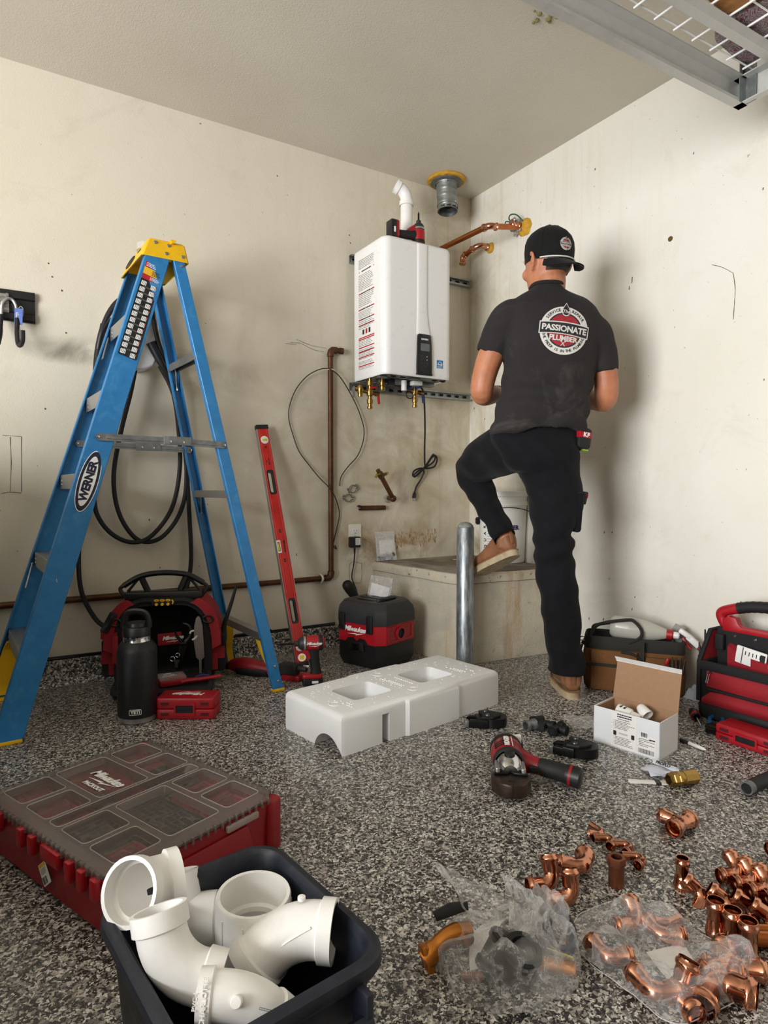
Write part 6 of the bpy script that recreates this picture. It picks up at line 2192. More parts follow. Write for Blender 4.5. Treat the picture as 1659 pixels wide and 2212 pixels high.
def badge(parent, surf, O, X, Y, Rr, off, sc_off=1.0):
 N = V(X).cross(V(Y)).normalized()
 X = V(X).normalized()
 Y = N.cross(X)
 bvh = BVHTree.FromPolygons([surf.matrix_world @ v.co for v in surf.data.vertices], [tuple(p.vertices) for p in surf.data.polygons])
 inv = parent.matrix_world.inverted()
 def proj(x, y, lift):
  p = O + X * (x * Rr) + Y * (y * Rr)
  h = bvh.ray_cast(p + N * 0.15, -N)
  if h[0] is None:
   h = (p, N)
  return inv @ (h[0] + N * lift)
 def layer(name, mat, lift, polys=None, meshes=None):
  b = MB()
  for poly in polys or []:
   n = len(poly)
   cx, cy = sum(p[0] for p in poly) / n, sum(p[1] for p in poly) / n
   rings = [[proj(cx + (x - cx) * k, cy + (y - cy) * k, lift) for x, y in poly] for k in (1.0, 0.85, 0.7, 0.5, 0.3, 0.12)]
   b.loft(rings, False, True)
  for me_, m in meshes or []:
   vs = [m @ v.co for v in me_.vertices]
   b.raw([proj(v.x, v.y, lift) for v in vs], [tuple(p.vertices) for p in me_.polygons])
   bpy.data.meshes.remove(me_)
  return b.build(name, mat, parent, normals=False, **({'kind': 'stuff'} if 'motto' in name else {}))
 circ = lambda r, n=64: [(r * cos(2 * pi * i / n), r * sin(2 * pi * i / n)) for i in range(n)]
 L = off
 layer('badge_ring', M_lw, L, [circ(1.0)])
 layer('badge_gap', M_lk, L * 1.5, [circ(0.725)])
 layer('badge_disc', M_lr, L * 2, [circ(0.665)])
 def band(h0, h1, ext):
  top = [(-ext + 2 * ext * i / 20, h1 + 0.06 * sin(pi * i / 20) + 0.02) for i in range(21)]
  bot = [(ext - 2 * ext * i / 20, h0 + 0.06 * sin(pi * i / 20)) for i in range(21)]
  return top + bot
 layer('badge_band', M_lw, L * 2.5, [band(-0.24, 0.26, 1.03)])
 layer('badge_band_fill', M_lk, L * 3, [band(-0.20, 0.215, 0.99)])
 drop = lambda k, dy=0: [(0.22 * k * sin(t) * (1 - 0.0) * (sin(t / 2) ** 1.2), dy + 0.86 + k * (0.02 - 0.30 * -cos(t))) for t in [2 * pi * i / 30 for i in range(30)]]
 layer('badge_drop', M_lw, L * 3.4, [drop(1.0)])
 layer('badge_drop_fill', M_lk, L * 3.8, [drop(0.84, -0.0)])
 layer('badge_word', M_lw, L * 5.5, None, [(text_mesh('PASSIONATE', 0.335, 0.013, 0, 0, space=0.97), TR(0, 0.035, 0) @ Matrix.Scale(1, 4))])
 layer('badge_word', M_lw, L * 3, None, [(text_mesh('PLUMBER', 0.30, 0.010, 0, 0, space=0.92), TR(0.0, -0.36, 0))])
 layer('badge_word', M_lw, L * 4.4, None, [(text_mesh('The', 0.20, 0.004, 0.3, 0), TR(0, 0.78, 0))])
 layer('badge_motto', M_lk, L * 2, None, arc_text('SERVICE', 0.86, 0.17, 148, 108, None, 0.004) + arc_text('REPAIR', 0.86, 0.17, 70, 36, None, 0.004))
 layer('badge_motto', M_lk, L * 2, None, arc_text('THE PROOF IS IN THE PLUMBING', 0.86, 0.155, 196, 344, None, 0.003, True))
 b = MB()
 for s in (-1, 1):
  d = V((s * 0.09, 0.10))
  p = [(-d.x - .018, -0.56 - d.y), (-d.x + .018, -0.56 - d.y), (d.x + .018, -0.56 + d.y), (d.x - .018, -0.56 + d.y)]
  b.raw([proj(x, y, L * 3) for x, y in p], [(0, 1, 2, 3)])
  b.raw([proj(s * 0.09 + 0.035 * cos(t), -0.46 + 0.035 * sin(t), L * 3) for t in [2 * pi * i / 10 for i in range(10)]], [tuple(range(10))])
 b.build('badge_wrench', M_lw, parent, normals=False)
view = (DP(1211, 718, TD) - CAM).normalized()
nb = -(FWD - RIGHT * 0.06).normalized()
xb_ = (RIGHT - V((0, 0, 0.13))).normalized()
badge(shirt, shirt, DP(1211, 720, 2.42), xb_, V((0, 0, 1)) + RIGHT * 0.12, 0.091, 0.0009)
b = MB()
rows_loft(b, [(898, 1080, 1256, 2.525, .17), (925, 1062, 1256, 2.525, .195), (950, 1062, 1248, 2.52, .235), (975, 1072, 1246, 2.52, .26), (1000, 1088, 1247, 2.52, .25), (1018, 1106, 1249, 2.52, .22)], 28, 2.5)
rows_loft(b, [(985, 1108, 1247, 2.52, .22), (1020, 1117, 1249, 2.52, .215), (1050, 1134, 1253, 2.52, .205), (1075, 1140, 1256, 2.515, .20), (1100, 1145, 1254, 2.51, .19), (1135, 1149, 1247, 2.505, .18), (1152, 1151, 1230, 2.505, .17), (1166, 1154, 1236, 2.505, .17), (1186, 1157, 1231, 2.5, .165), (1212, 1159, 1238, 2.5, .165), (1260, 1163, 1244, 2.5, .165), (1305, 1168, 1249, 2.5, .165), (1350, 1174, 1254, 2.5, .16), (1388, 1180, 1251, 2.5, .155), (1420, 1184, 1259, 2.5, .16), (1449, 1187, 1260, 2.5, .165)], 28, 2.4)
limb(b, [(1130, 962, 2.54, .108), (1092, 970, 2.64, .108), (1050, 990, 2.80, .098), (1022, 1012, 2.94, .0785), (1022, 1032, 2.95, .072), (1038, 1062, 2.88, .066), (1056, 1095, 2.82, .056), (1076, 1132, 2.755, .051), (1091, 1162, 2.705, .051)], 20)
me = remesh(raw_mesh(b), 0.0075, 6, 0.5)
cut = MB()
limb(cut, [(1083, 1146, 2.733, .044), (1091, 1162, 2.705, .046), (1096, 1174, 2.685, .050)], 16, 3)
rows_loft(cut, [(1432, 1191, 1254, 2.5, .14), (1449, 1191, 1256, 2.5, .148), (1460, 1190, 1258, 2.5, .155)], 24, 2.4)
me = bool_diff(me, raw_mesh(cut))
def trouser_fold(p):
 r = p - CAM
 x, z, d = r.dot(RIGHT), p.z, r.dot(FWD)
 leg = 1.0 if z < 0.85 else 0.55
 a = 0.008 * leg * noise.noise(V((x * 9 + z * 8, z * 13 - x * 8, d * 5)))
 knee = math.exp(-((z - 0.58) / 0.10) ** 2)
 a += 0.010 * knee * sin(z * 70 - x * 38 + 2 * noise.noise(V((x * 5, z * 5, 1)))) * 0.6
 a += 0.005 * noise.noise(V((x * 16 - z * 10, z * 12, d * 9 + 5)))
 hip = math.exp(-((z - 0.93) / 0.07) ** 2)
 a += 0.004 * hip * sin(x * 60 + z * 55)
 return a
trs = finish(me, 'trousers', M_trous, person, trouser_fold)
b = MB()
b.tube(ring_row(1447, 1188, 1259, 2.5, .165, n=36, ex=2.4), 0.004, 5, closed=True)
b.build('cuff', M_trous, trs)
b = MB()
pk = DP(1245, 1106, 2.47)
b.box(pk + FWD * 0.03, (0.030, 0.14, 0.155), Matrix.Rotation(-TH, 4, 'Z') @ rot(0, 4, 0), bev=0.012)
b.build('cargo_pocket', M_trous, trs)
b = MB()
for (xa, ya), (xb2, yb2), dep in (((1066, 952), (1100, 962), 2.40), ((1170, 958), (1232, 950), 2.40)):
 pass
b.bm.free()
def boot(M, name_label, knee=None, shaft=0.11):
 up_ = MB(M)
 rings = []
 for y, w_, h0, h1 in ((-0.052, 0.020, 0.02, 0.075), (-0.045, 0.030, 0.004, 0.10), (-0.02, 0.036, 0.0, 0.105), (0.03, 0.036, 0.0, 0.10), (0.08, 0.038, 0.0, 0.082), (0.12, 0.044, 0.0, 0.066), (0.16, 0.047, 0.0, 0.057), (0.195, 0.043, 0.0, 0.052), (0.222, 0.030, 0.004, 0.044), (0.232, 0.014, 0.012, 0.034)):
  rg = []
  for j in range(20):
   t = 2 * pi * j / 20
   cs, sn = cos(t), sin(t)
   rg.append((w_ * math.copysign(abs(cs) ** 0.8, cs), y, (h0 + h1) / 2 + (h1 - h0) / 2 * math.copysign(abs(sn) ** 0.8, sn) + 0.026))
  rings.append(rg)
 up_.loft(rings)
 kn = (M.inverted() @ knee - V((0, -0.006, 0.09))).normalized() if knee else V((0, -0.1, 1)).normalized()
 up_.tube([V((0, -0.004, 0.05)), V((0, -0.006, 0.09)), V((0, -0.006, 0.09)) + kn * shaft * 0.5, V((0, -0.006, 0.09)) + kn * shaft], [0.040, 0.042, 0.0425, 0.043], 18)
 me = remesh(raw_mesh(up_), 0.005, 5, 0.5)
 o = finish(me, 'boot', M_leather, person, lambda p: 0.0022 * noise.noise(p * 28), label=name_label)
 b = MB(M)
 out = []
 for i in range(40):
  t = 2 * pi * i / 40
  y = 0.090 + 0.148 * -cos(t)
  w_ = 0.050 if y > 0.13 else 0.050 - 0.010 * min(1, (0.13 - y) / 0.08)
  x = w_ * math.copysign(abs(sin(t)) ** 0.62, sin(t))
  out.append((x, y))
 b.prism(out[::-1], 0.0, 0.027, bev=0.004)
 s = b.build('sole', M_sole, o)
 b = MB(M)
 b.tube([(x * 1.005, y, 0.029) for x, y in out], 0.003, 5, closed=True)
 b.build('welt', M_leather, o)
 b = MB(M)
 b.box((0, -0.055, 0.10), (0.016, 0.006, 0.09), rot(4, 0, 0), bev=0.002)
 b.build('heel_strip', M_leather, o)
 return o
h0 = G(1240, 1513)
td = (FWD * cos(rad(-4)) - RIGHT * sin(rad(-4)))
ctr = h0 + td * 0.060
Mb0 = Matrix((td.cross(V((0, 0, 1))), td, V((0, 0, 1)))).transposed().to_4x4()
Mb0.translation = V((ctr.x, ctr.y, 0.0005))
boot(Mb0, 'tan leather boot standing on the floor', DP(1222, 1330, 2.5), 0.075)
toe, heel = DP(1049, 1236, 2.865), DP(1116, 1200, 2.665)
f_ = (toe - heel).normalized()
ank = DP(1091, 1160, 2.70)
u_ = (ank - heel)
u_ = (u_ - f_ * u_.dot(f_)).normalized()
r_ = f_.cross(u_)
r2 = (r_ * cos(rad(-14)) + u_ * sin(rad(-14)))
u2 = r2.cross(f_)
Mb1 = Matrix((r2, f_, u2)).transposed().to_4x4()
Mb1.translation = heel + f_ * 0.058
boot(Mb1, 'tan leather boot raised on its toe, pale sole showing', DP(1040, 1070, 2.87))
b = MB()
limb(b, [(1072, 851, 2.72, .0365), (1080, 850, 2.76, .0335), (1086, 850, 2.79, .032)], 14, 4)
hand(b, lw_, lf_, V((0, 0, 1)) - RIGHT * 0.4, 1, 0.0115)
me = remesh(raw_mesh(b), 0.005, 2, 0.5)
finish(me, 'glove', M_glove, person)
b = MB()
rings = []
for u_, rx, ry, f_ in ((0.03, 0.0805, 0.101, 0.0), (0.0, 0.081, 0.101, 0.002), (-0.03, 0.078, 0.094, 0.006), (-0.052, 0.0725, 0.083, 0.010)):
 rings.append([hp(rx * cos(t), f_ + ry * sin(t), u_) for t in [pi + pi * (0.24 + 0.66 * j / 20) for j in range(21)]])
vs = [p for r in rings for p in r]
fs = [(i * 21 + j, i * 21 + j + 1, (i + 1) * 21 + j + 1, (i + 1) * 21 + j) for i in range(3) for j in range(20)]
b.raw(vs, fs)
b.build('hair', M_hair, person)
b = MB()
rings = []
tl = rad(3)
for u_, k in ((-0.008, 1.035), (0.012, 1.06), (0.035, 1.075), (0.06, 1.055), (0.085, 0.95), (0.105, 0.77), (0.121, 0.52), (0.130, 0.26), (0.1335, 0.01)):
 rings.append([hp(0.081 * k * cos(t), 0.0 + 0.1 * k * sin(t), u_ + 0.004 + 0.10 * k * sin(t) * 0.10) for t in [2 * pi * j / 40 for j in range(40)]])
b.loft(rings, False, True)
cap_ = b.build('cap', M_cap, person, ang=60)
b = MB()
b.ball(hp(0, 0, 0.138), 0.007, (1.2, 1.2, .8))
b.build('top_button', M_cap, cap_)
b = MB()
for k in range(6):
 a = pi / 6 + k * pi / 3
 b.tube([hp(0.0815 * q * cos(a), 0.1005 * q * sin(a), u_ + 0.004 + 0.01 * q * sin(a)) for u_, q in ((0.012, 1.06), (0.035, 1.075), (0.06, 1.055), (0.085, 0.95), (0.105, 0.77), (0.121, 0.52), (0.130, 0.26))], 0.0012, 4)
b.build('seam', M_cap, cap_, kind='stuff')
def bill(side):
 def g(u, v):
  t = rad(-90 + (u - 0.5) * 112)
  rr = 1.02 + 0.0 * v
  x0, y0 = 0.0835 * cos(t), 0.102 * sin(t)
  ln = 0.078 * (cos((u - 0.5) * pi) ** 0.5 if 0 < u < 1 else 0.0)
  dx = x0 * 0.10
  y1 = y0 - ln * v * 0.92
  z1 = -0.012 + 0.10 * sin(t) * 0.10 - ln * v * 0.50 - 0.030 * abs(u - 0.5) ** 1.6 * 2.2 * v
  return hp(x0 + dx * v, y1, z1 + side * 0.0022)
 return g
b = MB()
b.grid(bill(1), 24, 8)
b.grid(bill(-1), 24, 8)
b.build('bill', M_cap, cap_, ang=70)
b = MB()
b.tube([hp(0.0862 * cos(t), 0.1055 * sin(t), -0.003 + 0.10 * sin(t) * 0.10) for t in [rad(-90 + (i / 24 - 0.5) * 130) for i in range(25)]], 0.0027, 6)
b.build('rope_trim', pm('white rope', 'd4d1c8', 0.8), cap_)
bn = (V(hp(-0.004, -0.10, 0.036)) - V(hp(0, 0, 0.022))).normalized()
ox = V((0, 0, 1)).cross(bn)
badge(cap_, cap_, hp(-0.004, -0.10, 0.034), ox - V((0, 0, 0.05)), V((0, 0, 1)), 0.0245, 0.0005)
pc = DP(1258, 948, 2.46)
o = thing('tape_measure', 'black and red tape measure marked KF clipped on the waistband', 'tape measure', M=basis(pc, RIGHT * 0.93 + FWD * 0.35, (0, 0, 1)) @ rot(0, 0, -8))
b = MB()
b.prism(rrect(0.056, 0.082, 0.016), -0.022, 0.022, bev=0.008)
b.build('case', M_rub, o)
b = MB()
b.prism(rrect(0.0575, 0.026, 0.003), -0.0228, 0.0228, TR(0, 0.014, 0), bev=0.004)
rb = b.build('red_band', M_red, o)
text('lettering', 'KF', 0.023, M_inkw, rb, TR(0.0, 0.0135, 0.0232), bold=0.001, space=1.2)
b = MB()
b.box((0.012, -0.042, 0), (0.024, 0.008, 0.03), bev=0.002)
b.build('tape_tongue', pm('lime tape', '8fae2c', 0.4), o)
b = MB()
b.box((-0.012, 0.0, -0.026), (0.02, 0.06, 0.006), bev=0.002)
b.build('belt_clip', M_galv, o)
pc = DP(1262, 1073, 2.49)
o = thing('pocket_tool', 'small dark tool with a red end sticking out of the thigh pocket', 'tool', M=basis(pc, RIGHT, (0, 0, 1)) @ rot(0, 0, -12))
b = MB()
b.prism(rrect(0.020, 0.05, 0.005), -0.012, 0.012, TR(0, -0.005, 0), bev=0.003)
b.build('body', M_dgrey, o)
b = MB()
b.prism(rrect(0.008, 0.016, 0.002), -0.010, 0.0125, TR(0.007, 0.004, 0), bev=0.001)
b.build('red_end', M_red, o)
# == polystyrene block
def gframe(a, b, z=0.0):
 d = V((b.x - a.x, b.y - a.y, 0))
 m = basis((a.x, a.y, z), d, V((0, 0, 1)).cross(d))
 return m
PA = V((-1.505, -1.245, 0))
pa = rad(9.0)
Mp = gframe(PA, PA + V((cos(pa), sin(pa), 0)))
o = thing('foam_block', 'white polystyrene packing block with two square pockets, lying on the floor', 'packing foam', M=Mp)
PL, PW, PH = 0.745, 0.325, 0.125
st = 0.010
outl = [(0.018, 0.0), (0.262, 0.0), (0.272, -st), (0.508, -st), (0.518, 0.0), (PL - 0.018, 0), (PL - .005, .005), (PL, .018), (PL, PW - .018), (PL - .005, PW - .005), (PL - .018, PW), (0.518, PW), (0.508, PW + st), (0.272, PW + st), (0.262, PW), (0.018, PW), (.005, PW - .005), (0, PW - .018), (0, .018), (.005, .005)]
b = MB()
n = len(outl)
def inset(poly, d):
 out = []
 for i in range(len(poly)):
  a, c, e = V(poly[i - 1]), V(poly[i]), V(poly[(i + 1) % len(poly)])
  n1, n2 = V((-(c - a).y, (c - a).x)).normalized(), V((-(e - c).y, (e - c).x)).normalized()
  k = n1 + n2
  k = k / max(0.4, k.length_squared / 2)
  q = c + k * d
  out.append((q.x, q.y))
 return out
lv = [(0, 0)] + [(0.020 * (1 - cos(rad(a))), PH - 0.020 * (1 - sin(rad(a)))) for a in (0, 22, 45, 68, 90)]
b.loft([[(x, y, z) for x, y in inset(outl, d)] for d, z in lv])
me = raw_mesh(b)
def cutter(f):
 global me
 c = MB()
 f(c)
 me = bool_diff(me, raw_mesh(c))
def pocket(c, x0, x1, y0, y1):
 cx, cy = (x0 + x1) / 2, (y0 + y1) / 2
 r0 = rrect(x1 - x0, y1 - y0, 0.018)
 c.loft([[(cx + x * k, cy + y * k, z) for x, y in r0] for k, z in ((0.86, -0.01), (0.90, 0.03), (1.0, PH + 0.01))])
cutter(lambda c: pocket(c, 0.118, 0.285, 0.085, 0.222))
cutter(lambda c: pocket(c, 0.410, 0.580, 0.080, 0.215))
cutter(lambda c: c.box((0.178, 0.0, 0.035), (0.030, 0.13, 0.115)))
cutter(lambda c: c.cyl((-0.05, 0.072, -0.022), (0.09, 0.072, -0.022), 0.072, n=28))
cutter(lambda c: c.box((0.335, 0.16, 0.012), (0.50, 0.12, 0.05)))
b = MB()
b.raw([v.co[:] for v in me.vertices], [tuple(p.vertices) for p in me.polygons])
b.build('block', M_foamw, o, ang=32)
b = MB()
M_emb = pm('bright moulded foam', 'f2f2f0', 0.8, var=0.02)
for (x0, y0, w_, h_) in ((0.075, 0.045, 0.004, 0.07), (0.088, 0.04, 0.004, 0.055), (0.335, 0.10, 0.004, 0.13), (0.345, 0.10, 0.003, 0.12), (0.385, 0.09, 0.004, 0.11), (0.62, 0.07, 0.004, 0.10), (0.632, 0.075, 0.004, 0.07), (0.66, 0.06, 0.004, 0.05)):
 k = int(h_ / 0.011)
 for i in range(k):
  if rnd.random() < 0.85:
   b.box((x0, y0 + i * 0.011, PH + 0.0004), (w_, 0.008, 0.003), bev=0.001, seg=1)
for i in range(150):
 x, y = rnd.uniform(0.03, PL - 0.03), rnd.uniform(0.03, PW - 0.03)
 if (0.11 < x < 0.295 and 0.075 < y < 0.23) or (0.40 < x < 0.59 and 0.07 < y < 0.225):
  continue
 b.ball((x, y, PH), rnd.uniform(.0025, .0045), (1, 1, .35), n=6, m=4)
b.build('moulded_mark', M_emb, o, kind='stuff')
for k, (x, y) in enumerate(((0.345, 0.052), (0.36, 0.255), (0.05, 0.10))):
 b = MB()
 b.tube([(x + 0.018 * cos(t), y + 0.018 * sin(t), PH + 0.0004) for t in [rad(20 + a) for a in range(0, 300, 20)]], 0.0014, 4)
 b.build('moulded_ring', M_emb, o)
# == right-hand group: canvas bag, spray bottle, red tote
c0, c1 = V((-0.355, -1.165, 0)), V((-0.130, -1.462, 0))
Mc = gframe(c0, c1)
cb = thing('canvas_tool_bag', 'brown canvas open tool bag with dark webbing handles, against the right wall', 'tool bag', M=Mc)
CL, CW, CH = (c1 - c0).length, 0.15, 0.215
b = MB()
rg = []
for z, e in ((0.0, -0.008), (0.012, 0.0), (0.08, 0.006), (0.15, 0.004), (0.172, 0.0)):
 rg.append([(CL / 2 + x, CW / 2 + y, z + 0.006 * noise.noise(V((x * 9, y * 9, z * 9)))) for x, y in rrect(CL + 2 * e, CW + 2 * e, 0.03, 5)])
b.loft(rg, True, False)
b.build('canvas_body', M_canvas, cb, ang=60)
b = MB()
b.loft([[(CL / 2 + x, CW / 2 + y, z) for x, y in rrect(CL + e, CW + e, 0.03, 5)] for e, z in ((0.002, 0.165), (0.004, 0.168), (0.0, 0.213), (-0.006, 0.216), (-0.012, 0.212), (-0.012, 0.17))], False, False)
b.build('webbing_rim', M_webb, cb, ang=60)
b = MB()
b.loft([[(CL / 2 + x, CW / 2 + y, z) for x, y in rrect(CL - 0.014, CW - 0.014, 0.026, 5)] for z in (0.10, 0.104)])
b.build('inner_floor', M_blk2, cb)
b = MB()
for x0, x1, h, d in ((0.02, CL * 0.56, 0.165, 0.022), (CL * 0.60, CL - 0.02, 0.15, 0.020)):
 b.loft([[(x0, -0.002, z), (x0 + .01, -d * k, z), (x1 - .01, -d * k, z), (x1, -0.002, z)] for z, k in ((0.005, 0.7), (0.02, 1), (h * .6, 1.1), (h, 0.9))], True, True)
b.build('front_pocket', M_canvas, cb, split=True)
b = MB()
b.box((0.17, -0.026, 0.108), (0.34, 0.004, 0.012))
b.tube(spline([(CL * 0.38, -0.024, 0.165), (CL * 0.50, -0.026, 0.160), (CL * 0.585, -0.02, 0.138)], 4), 0.010, 6, sq=(1, .5))
b.box((CL * 0.585, -0.022, 0.16), (0.016, 0.005, 0.10))
b.build('webbing_trim', M_webb, cb, split=True)
for y, k in ((0.01, 1.0), (CW - 0.012, 0.9)):
 b = MB()
 b.tube(spline([(0.03, y - .004, 0.19), (0.028, y, 0.225), (0.06, y + .01, 0.25 * k + .012), (0.16, y + .012, 0.285 * k), (0.19, y + .01, 0.28 * k), (0.215, y, 0.25 * k), (0.21, y - .004, 0.22), (0.17, y - .004, 0.195)], 5), 0.0085, 7, sq=(1.2, .8))
 b.build('handle', M_webb, cb)
b = MB()
b.tube(spline([(0.012, 0.05, 0.205), (-0.006, 0.04, 0.18), (-0.016, 0.03, 0.15), (-0.020, 0.028, 0.135)], 4), 0.008, 6, sq=(1.5, .5))
b.build('side_strap', M_webb, cb)
b = MB()
for z in (0.195, 0.18):
 b.tube([(-0.008 + 0.010 * cos(t), 0.03, z + 0.009 * sin(t)) for t in [2 * pi * i / 12 for i in range(12)]], 0.002, 5, closed=True)
b.build('strap_ring', M_chrome, cb, split=True)
b = MB()
for k in range(5):
 x = CL - 0.055 + k * 0.011
 b.cyl((x, -0.030, 0.10), (x + 0.004 * (k - 2), -0.034, 0.158 + 0.006 * (k % 2)), 0.0035, n=6)
b.build('pocket_tool_tip', M_steel, cb, split=True)
b = MB()
b.box((CL - 0.066, -0.034, 0.145), (0.012, 0.010, 0.03), rot(0, 20, 0), bev=0.003)
b.build('red_grip', M_red, cb)
s0 = Mc @ V((0.13, 0.075, 0.245))
s1 = Mc @ V((0.40, 0.045, 0.228))
Ms = basis(s0, s1 - s0, (0, 0, 1))
sp = thing('spray_bottle', 'translucent spray bottle with red and white trigger head, lying in the canvas bag', 'spray bottle', M=Ms)
b = MB()
b.lathe([(0, -0.03), (0.036, -0.03), (0.044, -0.02), (0.046, 0.0), (0.046, 0.075), (0.043, 0.10), (0.030, 0.145), (0.020, 0.175), (0.0155, 0.185), (0.0155, 0.20)], axis=(1, 0, 0), n=24)
b.build('bottle_body', smoky('cloudy bottle plastic', 'c9c7bb', 0.66), sp)
b = MB()
b.lathe([(0.016, 0.178), (0.0205, 0.180), (0.0205, 0.200), (0.017, 0.203)], axis=(1, 0, 0), n=18)
b.build('red_collar', M_red, sp)
b = MB()
b.lathe([(0.013, 0.20), (0.0135, 0.202), (0.0135, 0.222), (0.010, 0.226)], axis=(1, 0, 0), n=14)
b.box((0.245, 0.012, 0.0), (0.05, 0.018, 0.026), rot(0, 0, -30), bev=0.005)
b.box((0.275, -0.012, 0.0), (0.055, 0.024, 0.022), rot(0, 0, -38), bev=0.005)
b.build('trigger_head', M_whitep, sp)
b = MB()
b.tube(spline([(0.238, -0.005, 0), (0.250, -0.022, 0.002), (0.262, -0.036, 0.002), (0.270, -0.042, 0.002)], 4), 0.006, 6, sq=(1, 1.5))
b.box((0.300, -0.036, 0), (0.014, 0.018, 0.018), rot(0, 0, -38), bev=0.003)
b.build('red_trigger', M_red, sp, split=True)
b = MB()
b.grid(lambda u, v: V((-0.01 + u * 0.05, 0.012 + 0.02 * (v - .5), 0.0)) + V((0, 0, 0.043)) - V((0, 0, 0.006 * (2 * v - 1) ** 2)), 3, 4)
b.build('label', M_label, sp)
tw = thing('trowel', 'grey flat trowel blade standing up behind the spray nozzle', 'trowel', M=Mc @ TR(0.335, 0.10, 0.20) @ rot(0, 16, 0))
b = MB()
b.prism([(-0.03, 0.0), (0.03, 0.0), (0.028, 0.065), (-0.012, 0.07)], -0.001, 0.001, XZ)
b.build('blade', M_alu, tw)
b = MB()
b.tube([(0, 0, -0.09), (0, 0, -0.03), (0, 0, 0.006)], [0.010, 0.011, 0.006], 8)
b.build('handle', pm('dark wood handle', '3a2a1a', 0.6), tw)
t0 = V((-0.265, -1.598, 0))
t1 = V((-0.247, -2.05, 0))
Mt2 = gframe(t0, t1)
tb = thing('red_tool_tote', 'red and black open tool tote with padded handle, at the right edge', 'tool bag', M=Mt2)
TL, TW = 0.455, 0.23
b = MB()
b.loft([[(TL / 2 + x, TW / 2 + y, z) for x, y in rrect(TL + e, TW + e, 0.02, 3)] for e, z in ((-0.012, 0.0), (0.004, 0.008), (0.006, 0.05), (-0.004, 0.058))])
b.build('moulded_base', M_blk2, tb)
b = MB()
b.loft([[(TL / 2 + x, TW / 2 + y, z) for x, y in rrect(TL + e, TW + e, 0.022, 3)] for e, z in ((-0.006, 0.05), (0.006, 0.12), (0.0, 0.20), (-0.004, 0.205), (-0.03, 0.20), (-0.03, 0.10))], True, True)
b.build('body', M_nylon, tb, ang=50)
b = MB()
b.grid(lambda u, v: V((0.035 + u * (TL - 0.035), -0.006 - 0.010 * sin(pi * min(1, u * 3 + .15) * .5) * sin(pi * (0.12 + .88 * v)), 0.118 + 0.058 * v - 0.004 * u)), 12, 6)
b.build('upper_pocket', M_rednyl, tb)
b = MB()
b.grid(lambda u, v: V((0.02 + u * (TL - 0.02), -0.008 - 0.016 * sin(pi * min(1, u * 4 + .1) * .5) * sin(pi * (0.05 + .9 * v)), 0.058 + 0.048 * v * min(1, u * 8 + .35))), 14, 6)
b.build('lower_pocket', M_rednyl, tb)
b = MB()
b.box((TL / 2 + 0.01, -0.008, 0.190), (TL - 0.01, 0.012, 0.030), bev=0.004)
b.box((TL / 2 + 0.02, -0.012, 0.112), (TL - 0.03, 0.008, 0.010), bev=0.003)
b.build('black_trim', M_nylon, tb, split=True)
b = MB()
b.tube(spline([(0.043, -0.016, 0.168), (0.050, -0.017, 0.175), (0.056, -0.016, 0.168)], 3, False), 0.0018, 5)
b.tube([(0.0445, -0.016, 0.166), (0.040, -0.02, 0.135), (0.046, -0.02, 0.133), (0.0505, -0.016, 0.166)], 0.0018, 5, closed=True)
b.build('zip_pull', M_chrome, tb, split=True)
for x in (0.004, TL - 0.004):
 b = MB()
 prof = [(0.0, 0.06), (0.0, 0.20), (TW * 0.30, 0.302), (TW * 0.70, 0.302), (TW, 0.20), (TW, 0.06)]
 b.prism([(y, z) for y, z in prof], -0.005, 0.005, TR(x, 0, 0) @ Matrix(((0, 0, 1, 0), (1, 0, 0, 0), (0, 1, 0, 0), (0, 0, 0, 1))))
 b.build('end_panel', M_rednyl, tb)
 b = MB()
 b.tube([(x, y, z) for y, z in prof], 0.008, 6)
 b.build('end_piping', M_nylon, tb)
b = MB()
b.box((TL / 2, TW / 2, 0.185), (TL - 0.02, 0.03, 0.24), bev=0.004)
b.build('divider', M_nylon, tb)
b = MB()
ymid = TW / 2 - 0.016
b.loft([[(0.06 + u * 0.33, ymid - 0.002, 0.165), (0.06 + u * 0.33, ymid - 0.035 * sin(pi * (0.1 + .8 * u)) - 0.008, 0.175), (0.06 + u * 0.33, ymid - 0.035 * sin(pi * (.1 + .8 * u)) - 0.008, 0.252 - 0.03 * sin(pi * u)), (0.06 + u * 0.33, ymid - 0.002, 0.262 - 0.03 * sin(pi * u))] for u in [i / 10 for i in range(11)]])
b.build('inner_pocket', M_rednyl, tb, ang=50)
b = MB()
for k in range(5):
 b.lathe([(0.006, 0), (0.0045, 0.003), (0, 0.004)], (0.075 + 0.07 * k, ymid, 0.288), (0, -1, 0), 10)
b.build('rivet', M_chrome, tb, split=True)
hz2 = 0.31
b = MB()
b.prism([(0.03, 0.300), (TL - 0.03, 0.300), (TL - 0.03, 0.318), (TL - .06, 0.322), (0.095, 0.322), (0.085, 0.330), (0.075, 0.352), (0.05, 0.356), (0.026, 0.340)], -0.016, 0.016, TR(0, TW / 2, 0) @ XZ, bev=0.005)
b.tube(spline([(0.030, TW / 2, 0.318), (0.018, TW / 2, 0.350), (0.026, TW / 2, 0.366), (0.06, TW / 2, 0.380), (0.082, TW / 2, 0.387)], 4), [0.015, 0.016, 0.017, 0.018, 0.019, 0.0195, 0.0195, 0.0195, 0.0195, 0.0195, 0.0195, 0.0195, 0.0195, 0.0195, 0.0195, 0.0195, 0.0195][:17], 10)
b.ball((0.21, TW / 2, 0.322), 0.02, (1, .8, .5))
b.build('handle_frame', M_red, tb, split=True)
b = MB()
